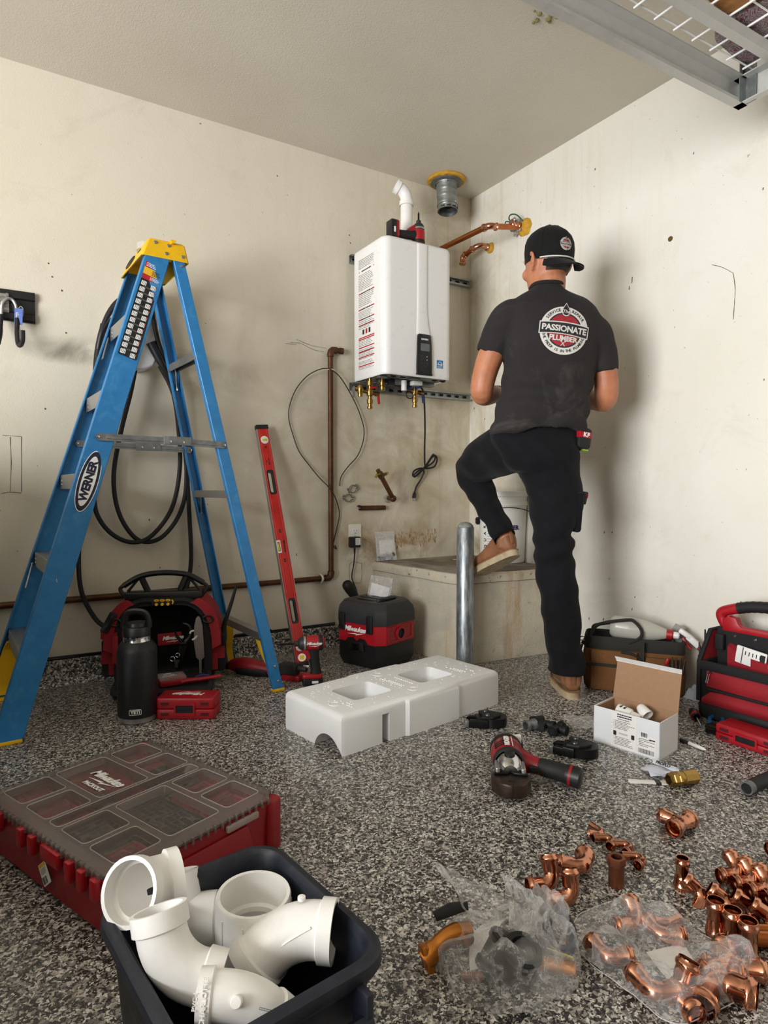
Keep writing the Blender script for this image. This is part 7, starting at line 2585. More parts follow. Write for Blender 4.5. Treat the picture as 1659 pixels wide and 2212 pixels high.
P = spline([(0.078, TW / 2, 0.386), (0.13, TW / 2, 0.398), (0.20, TW / 2, 0.403), (0.27, TW / 2, 0.400), (0.33, TW / 2, 0.39), (0.38, TW / 2, 0.37), (TL - .03, TW / 2, 0.325)], 6)
b.tube(P, [0.0205 - 0.0012 * (i % 2) for i in range(len(P))], 12)
b.build('padded_grip', M_rub, tb)
b = MB()
b.box((0.030, ymid - 0.012, 0.262), (0.03, 0.02, 0.055), bev=0.004)
b.build('webbing_loop', M_nylon, tb)
b = MB()
b.loft([[(-0.012, 0.03 + .0 * z, z), (-0.012, 0.09, z), (0.0, 0.09, z), (0.0, 0.03, z)] for z in (0.06, 0.16)])
b.build('side_pocket', M_rednyl, tb)
def intote(name, label, cat, loc, R=None):
 return thing(name, label, cat, M=Mt2 @ TR(*loc) @ (R or Matrix()))
o = intote('drill_index', 'white and black bit set card in the inner pocket of the red tote', 'bit set', (0.148, ymid - 0.034, 0.232), rot(0, 8, 0))
b = MB()
b.prism(rrect(0.10, 0.06, 0.004), -0.003, 0.003, XZ, bev=0.001)
b.build('card', M_label, o)
b = MB()
for k in range(5):
 quad(b, -0.02 + k * 0.012, -0.017 + k * 0.012, 0.004, 0.018, 0.0034, XZ)
quad(b, 0.030, 0.046, -0.02, 0.022, 0.0034, XZ)
quad(b, -0.030, -0.027, -0.028, 0.028, 0.0034, XZ)
b.build('print', M_ink, o, kind='stuff')
o = intote('yellow_box', 'small bright yellow box beside the bit set in the red tote', 'box', (0.222, ymid - 0.038, 0.226), rot(0, 6, 0))
b = MB()
b.prism(rrect(0.028, 0.035, 0.003), -0.006, 0.006, XZ, bev=0.002)
b.build('box', M_inky, o)
for k, (x, y, z, ln, lab) in enumerate(((-0.006, 0.07, 0.17, 0.15, 'taller dark pointed screwdriver in the side pocket of the red tote'), (-0.008, 0.045, 0.15, 0.125, 'shorter dark pointed tool in the side pocket of the red tote'))):
 o = intote('screwdriver', lab, 'screwdriver', (x, y, z - .02), rot(0, -4 - 3 * k, 0))
 b = MB()
 b.tube([(0, 0, -0.03), (0, 0, ln * 0.3), (0, 0, ln * 0.62), (0, 0, ln * .66)], [0.009, 0.0105, 0.0095, 0.006], 8)
 b.build('handle', M_blk2, o)
 b = MB()
 b.tube([(0, 0, ln * .64), (0, 0, ln * .86), (0, 0, ln)], [0.005, 0.004, 0.0025], 7)
 b.build('tip', M_dsteel, o)
c0, c1 = G(1548, 1598), G(1636, 1628)
dd = (c1 - c0).normalized()
red_case('accessory_case', 'red plastic accessory case on the floor in front of the red tote', gframe(c0 + dd * .09 + V((dd.y, -dd.x, 0)) * -0.050, c0 + dd * .5 + V((dd.y, -dd.x, 0)) * -0.050), 0.20, 0.095, 0.052, log=False)
rag = thing('rag', 'crumpled pale blue rag on the floor between carton and red tote', 'rag', V((-0.072, -1.535, 0)))
b = MB()
def ragf(u, v):
 x, y = (u - .5) * 0.10, (v - .5) * 0.12
 e = (1 - (2 * u - 1) ** 2) * (1 - (2 * v - 1) ** 2)
 return V((x, y + 0.03, 0.001 + 0.085 * max(0, e) ** 0.6 * (0.65 + 0.7 * noise.noise(V((u * 5, v * 5, 3))))))
b.grid(ragf, 16, 16)
b.build('cloth', M_rag, rag, ang=70)
o = thing('screwdriver', 'stubby screwdriver with black and red grip lying beside the carton', 'screwdriver', M=gframe(G(1497, 1548), G(1532, 1600), 0.017))
b = MB()
b.lathe([(0, -0.012), (0.012, -0.010), (0.0165, 0.004), (0.0165, 0.03), (0.0135, 0.045), (0.010, 0.052)], axis=(1, 0, 0), n=12)
b.build('handle', M_blk, o)
b = MB()
b.lathe([(0.0155, 0.032), (0.0165, 0.034), (0.0155, 0.043), (0.0138, 0.0448)], axis=(1, 0, 0), n=12)
b.build('red_band', M_red, o)
b = MB()
b.cyl((0.05, 0, 0), (0.115, 0, -0.008), 0.0035, n=8)
b.build('shaft', M_chrome, o)
o = thing('tin_snips', 'snips with blue grips and a dark round head, lying by the red tote', 'snips', M=gframe(G(1545, 1570), G(1528, 1600), 0.014))
b = MB()
for s in (-1, 1):
 b.tube(spline([(-0.05, s * 0.016, 0.004), (-0.02, s * 0.02, 0.004), (0.03, s * 0.010, 0.0)], 4), 0.0065, 7)
b.build('grip', pm('bright blue grip', '1a5f97', 0.45), o, split=True)
b = MB()
b.ball((0.05, 0, 0.0), 0.024, (1.1, 1, .5), n=14, m=7)
b.prism([(0.03, -0.012), (0.085, -0.016), (0.092, 0.0), (0.085, 0.014), (0.03, 0.012)], -0.010, 0.006, bev=0.003)
b.build('head', M_dsteel, o)
o = thing('marker', 'short white pen lying by the right end of the carton', 'pen', M=gframe(G(1488, 1609), G(1522, 1623), 0.006))
b = MB()
b.tube([(-0.03, 0, 0), (0.045, 0, 0), (0.052, 0, 0), (0.060, 0, 0)], [0.0055, 0.0055, 0.0045, 0.002], 9)
b.build('barrel', M_whitep, o)
b = MB()
b.tube([(-0.0305, 0, 0), (0.0, 0, 0)], 0.0062, 9)
b.build('pen_cap', M_dgrey, o)
k0, k1, k2 = V((-0.757, -1.555, 0)), V((-0.716, -1.765, 0)), V((-0.580, -1.757, 0))
Mk = gframe(k0, k1)
BL_, BW_, BH_ = (k1 - k0).length, 0.128, 0.116
ct = thing('carton', 'open white carton with printed label and brown lid standing up', 'box', M=Mk)
th = 0.003
b = MB()
b.box((BL_ / 2, th / 2, BH_ / 2), (BL_, th, BH_), bev=0.0008, seg=1)
b.box((th / 2, BW_ / 2, BH_ / 2), (th, BW_, BH_), bev=0.0008, seg=1)
b.box((BL_ - th / 2, BW_ / 2, BH_ / 2), (th, BW_, BH_), bev=0.0008, seg=1)
b.box((BL_ / 2, BW_ / 2, th / 2), (BL_, BW_, th))
b.build('white_walls', M_cardw, ct)
b = MB()
b.box((BL_ / 2, BW_ - th / 2, BH_ / 2), (BL_, th, BH_))
for x, s in ((th + 0.001, 1), (BL_ - th - 0.001, -1)):
 b.box((x + s * .0006, BW_ / 2, BH_ / 2 - .002), (0.0012, BW_ - 0.008, BH_ - 0.006))
b.box((BL_ / 2, th + 0.0012, BH_ / 2 - .002), (BL_ - .01, 0.0012, BH_ - 0.006))
b.build('brown_lining', M_card, ct)
b = MB()
Ml2 = TR(0, BW_ - th / 2, BH_) @ rot(-10, 0, 0)
b.box((0, 0, 0), (0.001, 0.001, 0.001))
b.bm.free()
b = MB(Ml2)
b.prism([(0.0, 0.0), (BL_, 0.0), (BL_, 0.118), (0.004, 0.118)], -0.0015, 0.0015, XZ)
b.build('lid', M_card, ct)
b = MB(Ml2 @ TR(0, 0, 0.1185) @ rot(-72, 0, 0))
b.prism([(0.0, 0.0), (BL_, 0.0), (BL_ - 0.012, 0.030), (-0.022, 0.030)], -0.0014, 0.0014, XZ)
b.build('lid_flap', M_cardw, ct)
FK = Matrix(((1, 0, 0, 0), (0, 0, -1, 0), (0, 1, 0, 0), (0, 0, 0, 1)))
b = MB()
quad(b, 0.062, 0.143, 0.006, BH_ - 0.002, 0.0004, FK)
lb = b.build('instruction_label', M_label, ct)
b = MB()
b2 = MB()
hatch(b2, 0.080, 0.128, 0.098, 0.112, 2, 0.1, 0.0008, FK, 3, .55)
hatch(b2, 0.082, 0.122, 0.092, 0.096, 1, 0.1, 0.0008, FK, 4, .5)
hatch(b, 0.072, 0.139, 0.062, 0.090, 6, 0.4, 0.0008, FK, 5, .42)
hatch(b, 0.072, 0.139, 0.012, 0.040, 6, 0.4, 0.0008, FK, 6, .42)
hatch(b, 0.086, 0.118, 0.047, 0.053, 2, 0.2, 0.0008, FK, 9, .42)
for k in range(6):
 for y0 in (0.0865 - k * 0.0047, 0.0365 - k * 0.0047):
  quad(b2, 0.067, 0.0685, y0, y0 + 0.0015, 0.0008, FK)
b.build('small_print', M_inkg, lb, kind='stuff')
for x in (0.066, 0.124):
 b2.prism(rrect(0.010, 0.014, 0.002), 0.0003, 0.0008, FK @ TR(x + .007, 0.048, 0))
b2.build('heading_print', M_ink, lb, kind='stuff')
b = MB()
quad(b, 0.146, 0.203, 0.008, 0.064, 0.0004, FK)
l2 = b.build('shipping_label', M_label, ct)
b = MB()
bars(b, 0.149, 0.199, 0.010, 0.024, 0.0008, FK, 4, 26)
bars(b, 0.157, 0.177, 0.060, 0.073, 0.0008, FK, 6, 14)
hatch(b, 0.150, 0.200, 0.030, 0.056, 5, 0.7, 0.0008, FK, 7, .3)
quad(b, 0.182, 0.200, 0.0545, 0.058, 0.0008, FK)
b.build('barcode', M_ink, l2, kind='stuff')
for k, (loc, ax, lab) in enumerate((((0.085, 0.055, 0.094), (1.0, 0.12, -0.25), 'long white plastic fitting lying inside the carton'), ((0.128, 0.080, 0.108), (0.75, -0.3, -0.45), 'white angled plastic nozzle poking out of the carton'))):
 o = thing('plastic_fitting', lab, 'fitting', M=Mk @ TR(*loc))
 b = MB()
 if k == 0:
  b.lathe([(0, -0.035), (0.020, -0.034), (0.0225, -0.028), (0.0225, 0.01), (0.018, 0.014), (0.018, 0.04), (0, 0.042)], axis=ax, n=18)
  b.build('body', M_whitep, o)
  b = MB()
  for u in (-0.016, -0.004):
   q = V(ax).normalized() * u
   b.box(q + V((0, -0.006, 0.0215)), (0.005, 0.016, 0.003))
  b.build('slot', M_dgrey, o, split=True)
 else:
  b.lathe([(0.0, -0.024), (0.012, -0.022), (0.016, -0.01), (0.020, 0.016), (0.0195, 0.017), (0.017, 0.016), (0.012, -0.004), (0, -0.006)], axis=ax, n=18)
  b.build('nozzle', M_whitep, o)
o = thing('empty_bag', 'flat empty clear bag lying on the floor left of the carton', 'bag', G(1258, 1562))
b = MB()
b.grid(lambda u, v: RIGHT * ((u - .5) * 0.10) + FWD * ((v - .5) * 0.12) + V((0, 0, 0.003 + 0.010 * abs(noise.noise(V((u * 4, v * 4, 5)))))), 10, 10)
b.build('film', clear_film('thin flat film', op=0.10), o)
def press_jaw(a, c, label):
 o = thing('press_jaw', label, 'press jaw', M=gframe(G(*a), G(*c)), group='press tool jaws on the floor')
 L = (G(*c) - G(*a)).length
 s = L / 0.125
 b = MB(Matrix.Scale(s, 4))
 b.ring([(0.085 + 0.040 * cos(t), 0.040 * sin(t)) for t in [2 * pi * i / 24 for i in range(24)]], [(0.087 + 0.020 * cos(t), 0.020 * sin(t)) for t in [2 * pi * i / 24 for i in range(24)]], 0.004, 0.030)
 b.prism([(0.03, -0.030), (0.06, -0.036), (0.075, -0.02), (0.075, 0.02), (0.06, 0.036), (0.03, 0.030)], 0.0, 0.028, bev=0.004)
 b.prism([(0.0, -0.024), (0.04, -0.030), (0.045, -0.012), (0.01, -0.008)], 0.002, 0.024, bev=0.003)
 b.prism([(0.0, 0.008), (0.04, 0.012), (0.045, 0.030), (0.01, 0.026)], 0.002, 0.024, bev=0.003)
 b.build('jaw_body', M_dsteel, o)
 b = MB(Matrix.Scale(s, 4))
 b.prism([(0.040, -0.032), (0.075, -0.034), (0.105, -0.01), (0.105, 0.012), (0.07, 0.034), (0.042, 0.030), (0.05, 0.0)], 0.028, 0.038, bev=0.003)
 b.build('side_plate', M_blk2, o)
 b = MB(Matrix.Scale(s, 4))
 for y in (-0.018, 0.018):
  b.lathe([(0.008, 0), (0.007, 0.004), (0, 0.005)], (0.062, y, 0.0375), (0, 0, 1), 10)
 b.build('pivot_pin', M_steel, o, split=True)
 b = MB(Matrix.Scale(s, 4))
 b.box((-0.002, -0.016, 0.013), (0.012, 0.018, 0.022), bev=0.003)
 b.build('worn_tip', M_galv, o)
press_jaw((1008, 1567), (1094, 1566), 'black press jaw on the floor beside the polystyrene block')
press_jaw((1194, 1622), (1293, 1636), 'black press jaw on the floor in front of the carton')
def iron(name, label, M, kind):
 o = thing(name, label, 'pipe fitting', M=M, group='black iron pipe fittings on the floor')
 b = MB()
 if kind == 'coupling':
  b.lathe([(0.013, 0), (0.0175, 0), (0.0185, 0.004), (0.0185, 0.012), (0.0165, 0.015), (0.0165, 0.028), (0.0185, 0.031), (0.0185, 0.040), (0.013, 0.040), (0.013, 0)], (0, 0, 0.0185), (1, 0, 0), 16)
  b.build('body', M_galvd, o)
 elif kind == 'tee':
  b.cyl((-0.036, 0, 0.0165), (0.036, 0, 0.0165), 0.0135, n=14)
  b.cyl((0, 0, 0.0165), (0, -0.034, 0.0165), 0.0135, n=14)
  for c_, ax in (((-0.036, 0, 0.0165), (1, 0, 0)), ((0.026, 0, 0.0165), (1, 0, 0)), ((0, -0.036, 0.0165), (0, 1, 0))):
   b.lathe([(0.011, 0), (0.016, 0), (0.0165, 0.002), (0.0165, 0.009), (0.0135, 0.011)], c_, ax, 16)
  b.build('body', M_iron, o)
  b = MB()
  for c_, ax in (((-0.0362, 0, 0.0165), (-1, 0, 0)), ((0.0362, 0, 0.0165), (1, 0, 0)), ((0, -0.0362, 0.0165), (0, -1, 0))):
   b.lathe([(0, -0.001), (0.0112, -0.001), (0.0115, 0.0003)], c_, ax, 14)
  b.build('bore', M_blk2, o, split=True)
 else:
  b.lathe([(0.0, 0), (0.011, 0), (0.0125, 0.003), (0.0125, 0.045), (0.011, 0.048), (0, 0.048)], (0, 0, 0.0125), (1, 0, 0), 14)
  b.build('body', M_iron, o)
 return o
iron('pipe_coupling', 'grey ribbed coupling, leftmost of the black iron fittings', gframe(G(1135, 1580), G(1165, 1574)), 'coupling')
iron('pipe_tee', 'black iron tee with its mouth to the front, middle of the fittings', gframe(G(1176, 1574), G(1200, 1580)), 'tee')
iron('pipe_tee', 'black iron tee with its mouth to the right, right end of the fittings', gframe(G(1203, 1584), G(1220, 1574)), 'tee')
iron('pipe_nipple', 'short black iron nipple lying behind the row of black fittings', gframe(G(1146, 1563), G(1178, 1560)), 'nip')
p0, p1 = G(1612, 1718), G(1672, 1690)
o = thing('pipe_nipple', 'long black pipe nipple with grey threaded end, at the right edge', 'pipe fitting', M=gframe(p0, p1, 0.0))
b = MB()
b.cyl((0.022, 0, 0.0178), (0.15, 0, 0.0178), 0.0175, n=20)
b.build('pipe', M_iron, o)
b = MB()
b.lathe([(0.0140, 0), (0.0172, 0)] + [(0.0172 - 0.0008 * (i % 2), 0.002 + i * 0.0018) for i in range(12)] + [(0.0172, 0.024), (0.0145, 0.024), (0.0140, 0)], (0, 0, 0.0178), (1, 0, 0), 20)
b.build('thread', M_galvd, o)
b = MB()
b.lathe([(0, 0.006), (0.0142, 0.006), (0.0142, 0.0)], (0, 0, 0.0178), (1, 0, 0), 20)
b.build('bore', M_blk2, o)
o = thing('screw', 'tiny silver screw lying beside the black pipe nipple', 'screw', M=gframe(G(1636, 1724), G(1652, 1724), 0.004))
b = MB()
b.lathe([(0, -0.004), (0.002, -0.004), (0.007, -0.001), (0.007, 0.0), (0.004, 0.001), (0.004, 0.005), (0.0022, 0.006), (0.002, 0.018), (0, 0.022)], axis=(1, 0, 0), n=10)
b.build('screw_body', M_chrome, o)
p0, p1 = G(1444, 1700), G(1503, 1692)
Mu = gframe(p0, p1)
o = thing('brass_union', 'brass hexagonal union fitting lying on the floor in front of the carton', 'pipe fitting', M=Mu)
Lb = (p1 - p0).length
b = MB()
b.lathe([(0.013, 0), (0.0165, 0), (0.0175, 0.003), (0.0175, 0.010), (0.0195, 0.012), (0.0195, 0.024), (0.0175, 0.026)], (0, 0, 0.0195), (1, 0, 0), 6)
b.lathe([(0.0165, 0.024), (0.020, 0.027), (0.020, 0.034), (0.0165, 0.036)], (0, 0, 0.0195), (1, 0, 0), 8)
b.lathe([(0.016, 0.033), (0.018, 0.036), (0.018, 0.043), (0.016, 0.045)], (0, 0, 0.0195), (1, 0, 0), 20)
b.lathe([(0.016, 0.043), (0.0195, 0.045), (0.0195, Lb - .002), (0.017, Lb), (0, Lb)], (0, 0, 0.0195), (1, 0, 0), 8)
b.build('union_body', M_brass, o, ang=25)
b = MB()
b.lathe([(0, 0.02), (0.0128, 0.02), (0.0135, 0.0)], (0, 0, 0.0195), (1, 0, 0), 20)
b.build('bore', M_brassd, o)
q0, q1 = G(1360, 1690), G(1442, 1694)
o = thing('plastic_spatula', 'flat white plastic strip with grey band, lying left of the brass union', 'strip', M=gframe(q0, q1))
Lq = (q1 - q0).length
b = MB()
b.prism([(0.0, -0.010), (0.012, -0.011), (0.03, -0.0085), (Lq, -0.011), (Lq, 0.011), (0.03, 0.0085), (0.012, 0.011), (0.0, 0.010), (-0.004, 0.0)], 0.001, 0.006, bev=0.0015)
b.build('strip', M_whitep, o)
b = MB()
b.box((Lq * 0.74, 0, 0.0038), (0.014, 0.0228, 0.0062))
b.build('grey_band', M_dgrey, o)
o = thing('paper_tag', 'curled paper tag printed PROFLO, lying between carton and brass union', 'paper tag', G(1430, 1672))
L0 = V(o.location)
b = MB()
e0, e1 = G(1405, 1645, 0.014) - L0, G(1462, 1664, 0.022) - L0
ax = (e1 - e0)
wdir = V((0, 0, 1)).cross(ax).normalized()
b.grid(lambda u, v: e0 + ax * u + wdir * (0.011 * cos(-0.6 + v * 2.6)) + V((0, 0, 0.011 * sin(-0.6 + v * 2.6) - 0.004 * u)), 10, 8)
b.build('curled_strip', M_cardw, o, ang=70)
Mtg = basis(e0 + ax * 0.56 + wdir * -0.0095 + V((0, 0, 0.0085)), ax, wdir * .55 + V((0, 0, 0.85)))
text('lettering', 'PROFLO', 0.0125, M_ink, o, Mtg, bold=0.0004, shear=0.15)
b = MB()
f0, f1, f2 = G(1382, 1662, 0.010) - L0, G(1432, 1676, 0.012) - L0, G(1410, 1650, 0.003) - L0
b.grid(lambda u, v: f0.lerp(f1, u) + (f2 - f0) * (0.8 * v) + V((0, 0, 0.010 * sin(pi * u) * sin(pi * v) + .002)), 8, 5)
g0, g1 = G(1400, 1672, 0.003) - L0, G(1458, 1672, 0.010) - L0
b.grid(lambda u, v: g0.lerp(g1, u) + FWD * (-0.018 * v) + V((0, 0, 0.010 * (1 - v) + 0.003 * sin(6 * u))), 8, 5)
b.build('folded_leaf', pm('pale lilac paper', 'cfd0dd', 0.7), o, split=True, ang=70)
fr, rr_ = G(1108, 1742), G(1092, 1652)
hx_ = G(1256, 1706)
fz = 0.052
fdir = (fr - rr_)
Mq = basis((rr_.x, rr_.y, 0), fdir, V((0, 0, 1)).cross(fdir))
Lt = fdir.length
pt = thing('press_tool', 'red cordless pipe press tool with chrome head and dark jaws, lying on the floor', 'press tool', M=Mq)
b = MB()
b.lathe([(0, -0.006), (0.034, -0.005), (0.042, 0.006), (0.045, 0.03), (0.044, 0.085), (0.040, 0.10)], (0, 0, fz), (1, 0, 0), 24)
b.build('motor_housing', M_redd, pt)
b = MB()
b.lathe([(0.0405, 0.095), (0.0425, 0.098), (0.0425, 0.112), (0.038, 0.117)], (0, 0, fz), (1, 0, 0), 24)
b.lathe([(0.0425, 0.006), (0.0462, 0.010), (0.0470, 0.02), (0.0455, 0.028)], (0, 0, fz), (1, 0, 0), 24)
b.build('rubber_ring', M_rub, pt, split=True)
b = MB()
b.lathe([(0.036, 0.110), (0.036, 0.125), (0.033, 0.155), (0.020, 0.17), (0, 0.172)], (0, 0, fz), (1, 0, 0), 24)
b.build('chrome_head', M_chrome, pt)
b = MB()
for s in (-1, 1):
 b.box((0.155, s * 0.034, fz - 0.004), (0.055, 0.012, 0.042), bev=0.004)
b.build('head_fork', M_alu, pt, split=True)
b = MB()
b.lathe([(0.012, 0.0), (0.014, 0.002), (0.014, 0.012), (0.011, 0.014), (0, 0.014)], (0.135, 0, fz + 0.030), (0.25, 0, 1), 16)
b.build('pin_knob', M_blk, pt)
b = MB()
b.prism([(0.155, -0.046), (0.175, -0.052), (0.200, -0.050), (0.225, -0.034), (0.238, -0.008), (0.238, 0.008), (0.225, 0.034), (0.200, 0.050), (0.175, 0.052), (0.155, 0.046), (0.165, 0.02), (0.158, 0.0), (0.165, -0.02)], 0.012, 0.050, bev=0.006)
b.build('jaw_pair', pm('worn brown steel', '4a3b34', 0.42, 0.7, ns=30, var=0.3), pt)
b = MB()
b.box((0.215, 0, 0.031), (0.05, 0.0016, 0.0395))
b.box((0.205, 0, 0.0505), (0.02, 0.016, 0.003))
b.build('jaw_split', M_blk2, pt, split=True)
b = MB()
b.prism([(0.150, -0.040), (0.185, -0.044), (0.182, -0.010), (0.172, 0.0), (0.182, 0.010), (0.185, 0.044), (0.150, 0.040), (0.16, 0.0)], 0.049, 0.058, bev=0.003)
b.build('side_plate', M_dsteel, pt)
hv = Mq.inverted() @ V((hx_.x, hx_.y, 0.0))
h_a = V((0.055, 0.0, fz - 0.006))
hv = V((hv.x, hv.y, 0.030))
hd = (hv - h_a)
Hl = hd.length
P = [h_a + hd * t for t in (0.0, 0.16, 0.30, 0.40, 0.52, 0.70, 0.84)]
b = MB()
b.tube(P, [0.040, 0.036, 0.027, 0.023, 0.022, 0.023, 0.0245], 14, sq=(1.0, 1.0))
b.build('handle', M_redd, pt)
b = MB()
P2 = [h_a + hd * t for t in (0.44, 0.50, 0.60, 0.70, 0.80)]
b.tube([p + V((0, 0, 0.0012)) for p in P2], [0.022, 0.0240, 0.0247, 0.0250, 0.0248], 14)
b.build('rubber_grip', M_rub, pt)
b = MB()
hx2 = hd.normalized()
sidev = V((0, 0, 1)).cross(hx2)
b.tube([h_a + hd * 0.80, h_a + hd * 0.84, h_a + hd * 0.98, h_a + hd], [0.0255, 0.028, 0.028, 0.022], 14)
b.build('battery', M_blk, pt)
b = MB()
b.tube([h_a + hd * 0.845, h_a + hd * 0.88], [0.0290, 0.0288], 14)
b.build('red_battery_collar', M_redd, pt)
b = MB()
for t in (0.52, 0.60, 0.68):
 c_ = h_a + hd * t
 b.tube([c_ + hx2.cross(sidev).normalized() * -0.0265 + sidev * 0.012 * k for k in (-1, 0, 1)], 0.0012, 4)
b.build('grip_rib', M_dgrey, pt, split=True)
b = MB()
c_ = h_a + hd * 0.36
b.box(c_ + V((0.022, 0, -0.002)), (0.020, 0.030, 0.018), bev=0.004)
b.build('trigger', M_blk, pt)
b = MB()
for k in range(5):
 a = rad(35 + 9 * k)
 b.box((0.055 + 0.012 * k - .02, -0.044 * cos(rad(60)) - 0.001, fz + 0.044 * sin(rad(60)) - .001), (0.0035, 0.030, 0.003), rot(60 - 90 + 62, 0, 0))
b.build('vent_slot', M_blk, pt, split=True)
Mlg = TR(0.072, 0.0, fz) @ rot(-6, 0, 0) @ TR(0, 0.004, 0.0458) @ rot(0, 0, 90)
text('lettering', 'RIDGID', 0.019, M_inkw, pt, TR(0.062, -0.002, fz + 0.0452) @ rot(0, 0, 180), bold=0.0009)
b = MB()
b.box((0.062, 0.0125, fz + 0.0437), (0.066, 0.002, 0.0012), rot(-16, 0, 0))
b.build('white_rule', M_inkw, pt)
b = MB()
b.lathe([(0.0452, 0.034), (0.0456, 0.036), (0.0456, 0.05), (0.0452, 0.052)], (0, 0, fz), (1, 0, 0), 24)
b.build('worn_band', pm('scuffed pale red', '8a4a45', 0.5), pt)
b = MB()
b.box((-0.004, 0.03, fz + 0.022), (0.012, 0.03, 0.030), rot(0, 0, 20), bev=0.003)
b.build('rating_label', M_label, pt)
b = MB()
b.tube(spline([(-0.012, 0.03, fz + 0.036), (-0.018, 0.044, fz + 0.01), (-0.014, 0.046, fz - 0.016)], 4), 0.006, 6)
b.build('lanyard_hook', M_blk, pt)
# == copper press fittings
def cu_path(b, pts, wall=0.0011, n=16):
 ax0 = None
 seq = list(pts) + [(p, d, r - wall) for p, d, r in reversed(pts)]
 rings = []
 x = None
 for p, d, r in seq:
  p, d = V(p), V(d).normalized()
  x = frame_of(d)[0] if x is None else (x - d * x.dot(d)).normalized()
  y = d.cross(x)
  rings.append([p + x * (r * cos(2 * pi * j / n)) + y * (r * sin(2 * pi * j / n)) for j in range(n)])
 b.loft(rings, closed=True)
def cup(p, d, r, L, out=True):
 p, d = V(p), V(d).normalized()
 q = [(0.0, 0.90), (0.10, 1.0), (0.52, 1.0), (0.60, 1.16), (0.72, 1.20), (0.82, 1.14), (0.88, 1.02), (1.0, 1.02)]
 s = [(p + d * (L * t), d if out else -d, r * k) for t, k in q]
 return s if out else s[::-1]
def elbow_pts(r, ang=90, cupL=None, R=None, plain=None, first=True):
 L = cupL or r * 1.9
 R = R or r * 1.35
 P = cup((0, 0, 0), (-1, 0, 0), r, L, False)
 A = rad(ang)
 for i in range(1, 7):
  a = A * i / 7
  P.append((V((R * sin(a), R * (1 - cos(a)), 0)), V((cos(a), sin(a), 0)), r * 0.92))
 e = V((R * sin(A), R * (1 - cos(A)), 0))
 d = V((cos(A), sin(A), 0))
 if plain:
  P += [(e + d * (plain * t), d, r * 0.92) for t in (0.0, 0.5, 1.0)]
 else:
  P += cup(e, d, r, L)
 return P
GRP = 'loose copper press fittings'
def fit(name, label, M, pts, group=GRP, mat=None, extra=None):
 b = MB()
 cu_path(b, pts)
 if extra:
  extra(b)
 o = b.build(name, mat or M_copper, None, ang=50)
 o.matrix_world = M
 return tag(o, label, 'pipe fitting', group)
def cv(r, u, f):
 return (RIGHT * r + V((0, 0, u)) + FWD * f)
def at(px, py, z, xd, yd):
 p = G(px, py)
 return basis((p.x, p.y, z), cv(*xd), cv(*yd))
r = 0.0185
p0, p1 = G(1452, 1812), G(1488, 1790)
Mtee = gframe(p0, p1, r * 1.2)
Lr = (p1 - p0).length
def tee_extra(rr, L, bl):
 def f(b):
  mid = V((L * 0.5, 0, 0))
  d = V((0, 1, 0))
  cu_path(b, [(mid + d * (rr * 0.4), d, rr * 0.8), (mid + d * (rr * 1.1), d, rr * 0.82)] + cup(mid + d * (rr * 1.15), d, rr * 0.86, bl))
 return f
def run_pts(rr, L):
 c = rr * 1.6
 return cup((c, 0, 0), (-1, 0, 0), rr, c, False) + cup((L - c, 0, 0), (1, 0, 0), rr, c)
Lt_ = 0.085
fit('copper_tee', 'large copper tee lying alone, farthest back of the copper fittings', Mtee, run_pts(r, Lt_), extra=tee_extra(r, Lt_, 0.034))
for k, (px, py, xd, yd, lab) in enumerate((
  (1286, 1814, (1, 0, -0.25), (-0.2, 0, 1.0), 'small copper street elbow at the left end of the row behind the upright adapter'),
  (1323, 1832, (0.62, 0, 0.75), (-0.75, 0, 0.62), 'small copper street elbow, second from left in the broken row of four'),
  (1360, 1847, (0.75, 0, 0.65), (-0.65, 0, 0.75), 'small copper street elbow, third from left in the broken row of four'),
  (1386, 1874, (0.75, 0, 0.65), (-0.65, 0, 0.75), 'small copper street elbow at the right end of the broken row of four'))):
 rr = 0.0098
 fit('copper_elbow', lab, at(px, py, rr * 1.2, xd, yd), elbow_pts(rr, 135 if k else 130, plain=0.026))
o = thing('copper_adapter', 'dull brown copper adapter with six-sided rim, standing upright among the small elbows', 'pipe fitting', G(1331, 1912), group=None)
b = MB()
b.lathe([(0.0125, 0.001), (0.0155, 0.0), (0.0158, 0.003), (0.0158, 0.045), (0.0165, 0.046)], n=24)
b.lathe([(0.0105, 0.04), (0.0108, 0.058)], n=24)
b.build('sleeve', pm('dull copper', '9a6048', 0.42, 0.9, ns=30, var=0.25), o)
b = MB()
b.ring([(0.0182 * cos(t), 0.0182 * sin(t)) for t in [2 * pi * (i // 4 + (i % 4) / 4.0) / 6 for i in range(24)]] and [tuple(V((0.0182 * cos(pi / 3 * (i // 4)), 0.0182 * sin(pi / 3 * (i // 4)))).lerp(V((0.0182 * cos(pi / 3 * (i // 4 + 1)), 0.0182 * sin(pi / 3 * (i // 4 + 1)))), (i % 4) / 4)) for i in range(24)], [(0.0106 * cos(2 * pi * i / 24), 0.0106 * sin(2 * pi * i / 24)) for i in range(24)], 0.044, 0.059)
b.build('hex_rim', bpy.data.materials['dull copper'], o, ang=25)
fit('copper_elbow', 'large copper elbow with a mouth to the left, left of the upright adapter', at(1238, 1895, 0.024, (0.72, -0.0, -0.2), (0.35, 0.0, 1.0)), elbow_pts(0.0178, 90))
fit('copper_elbow', 'copper elbow with one mouth upward, at the back corner of the crumpled bag', at(1172, 1934, 0.020, (1, 0.02, 0.12), (-0.2, 1.0, 0.6)), elbow_pts(0.0165, 90))
fit('copper_elbow', 'copper elbow with one mouth upward, touching the right side of the crumpled bag', at(1212, 1966, 0.020, (1, 0.02, 0.0), (-0.2, 1.0, 0.5)), elbow_pts(0.0165, 90))
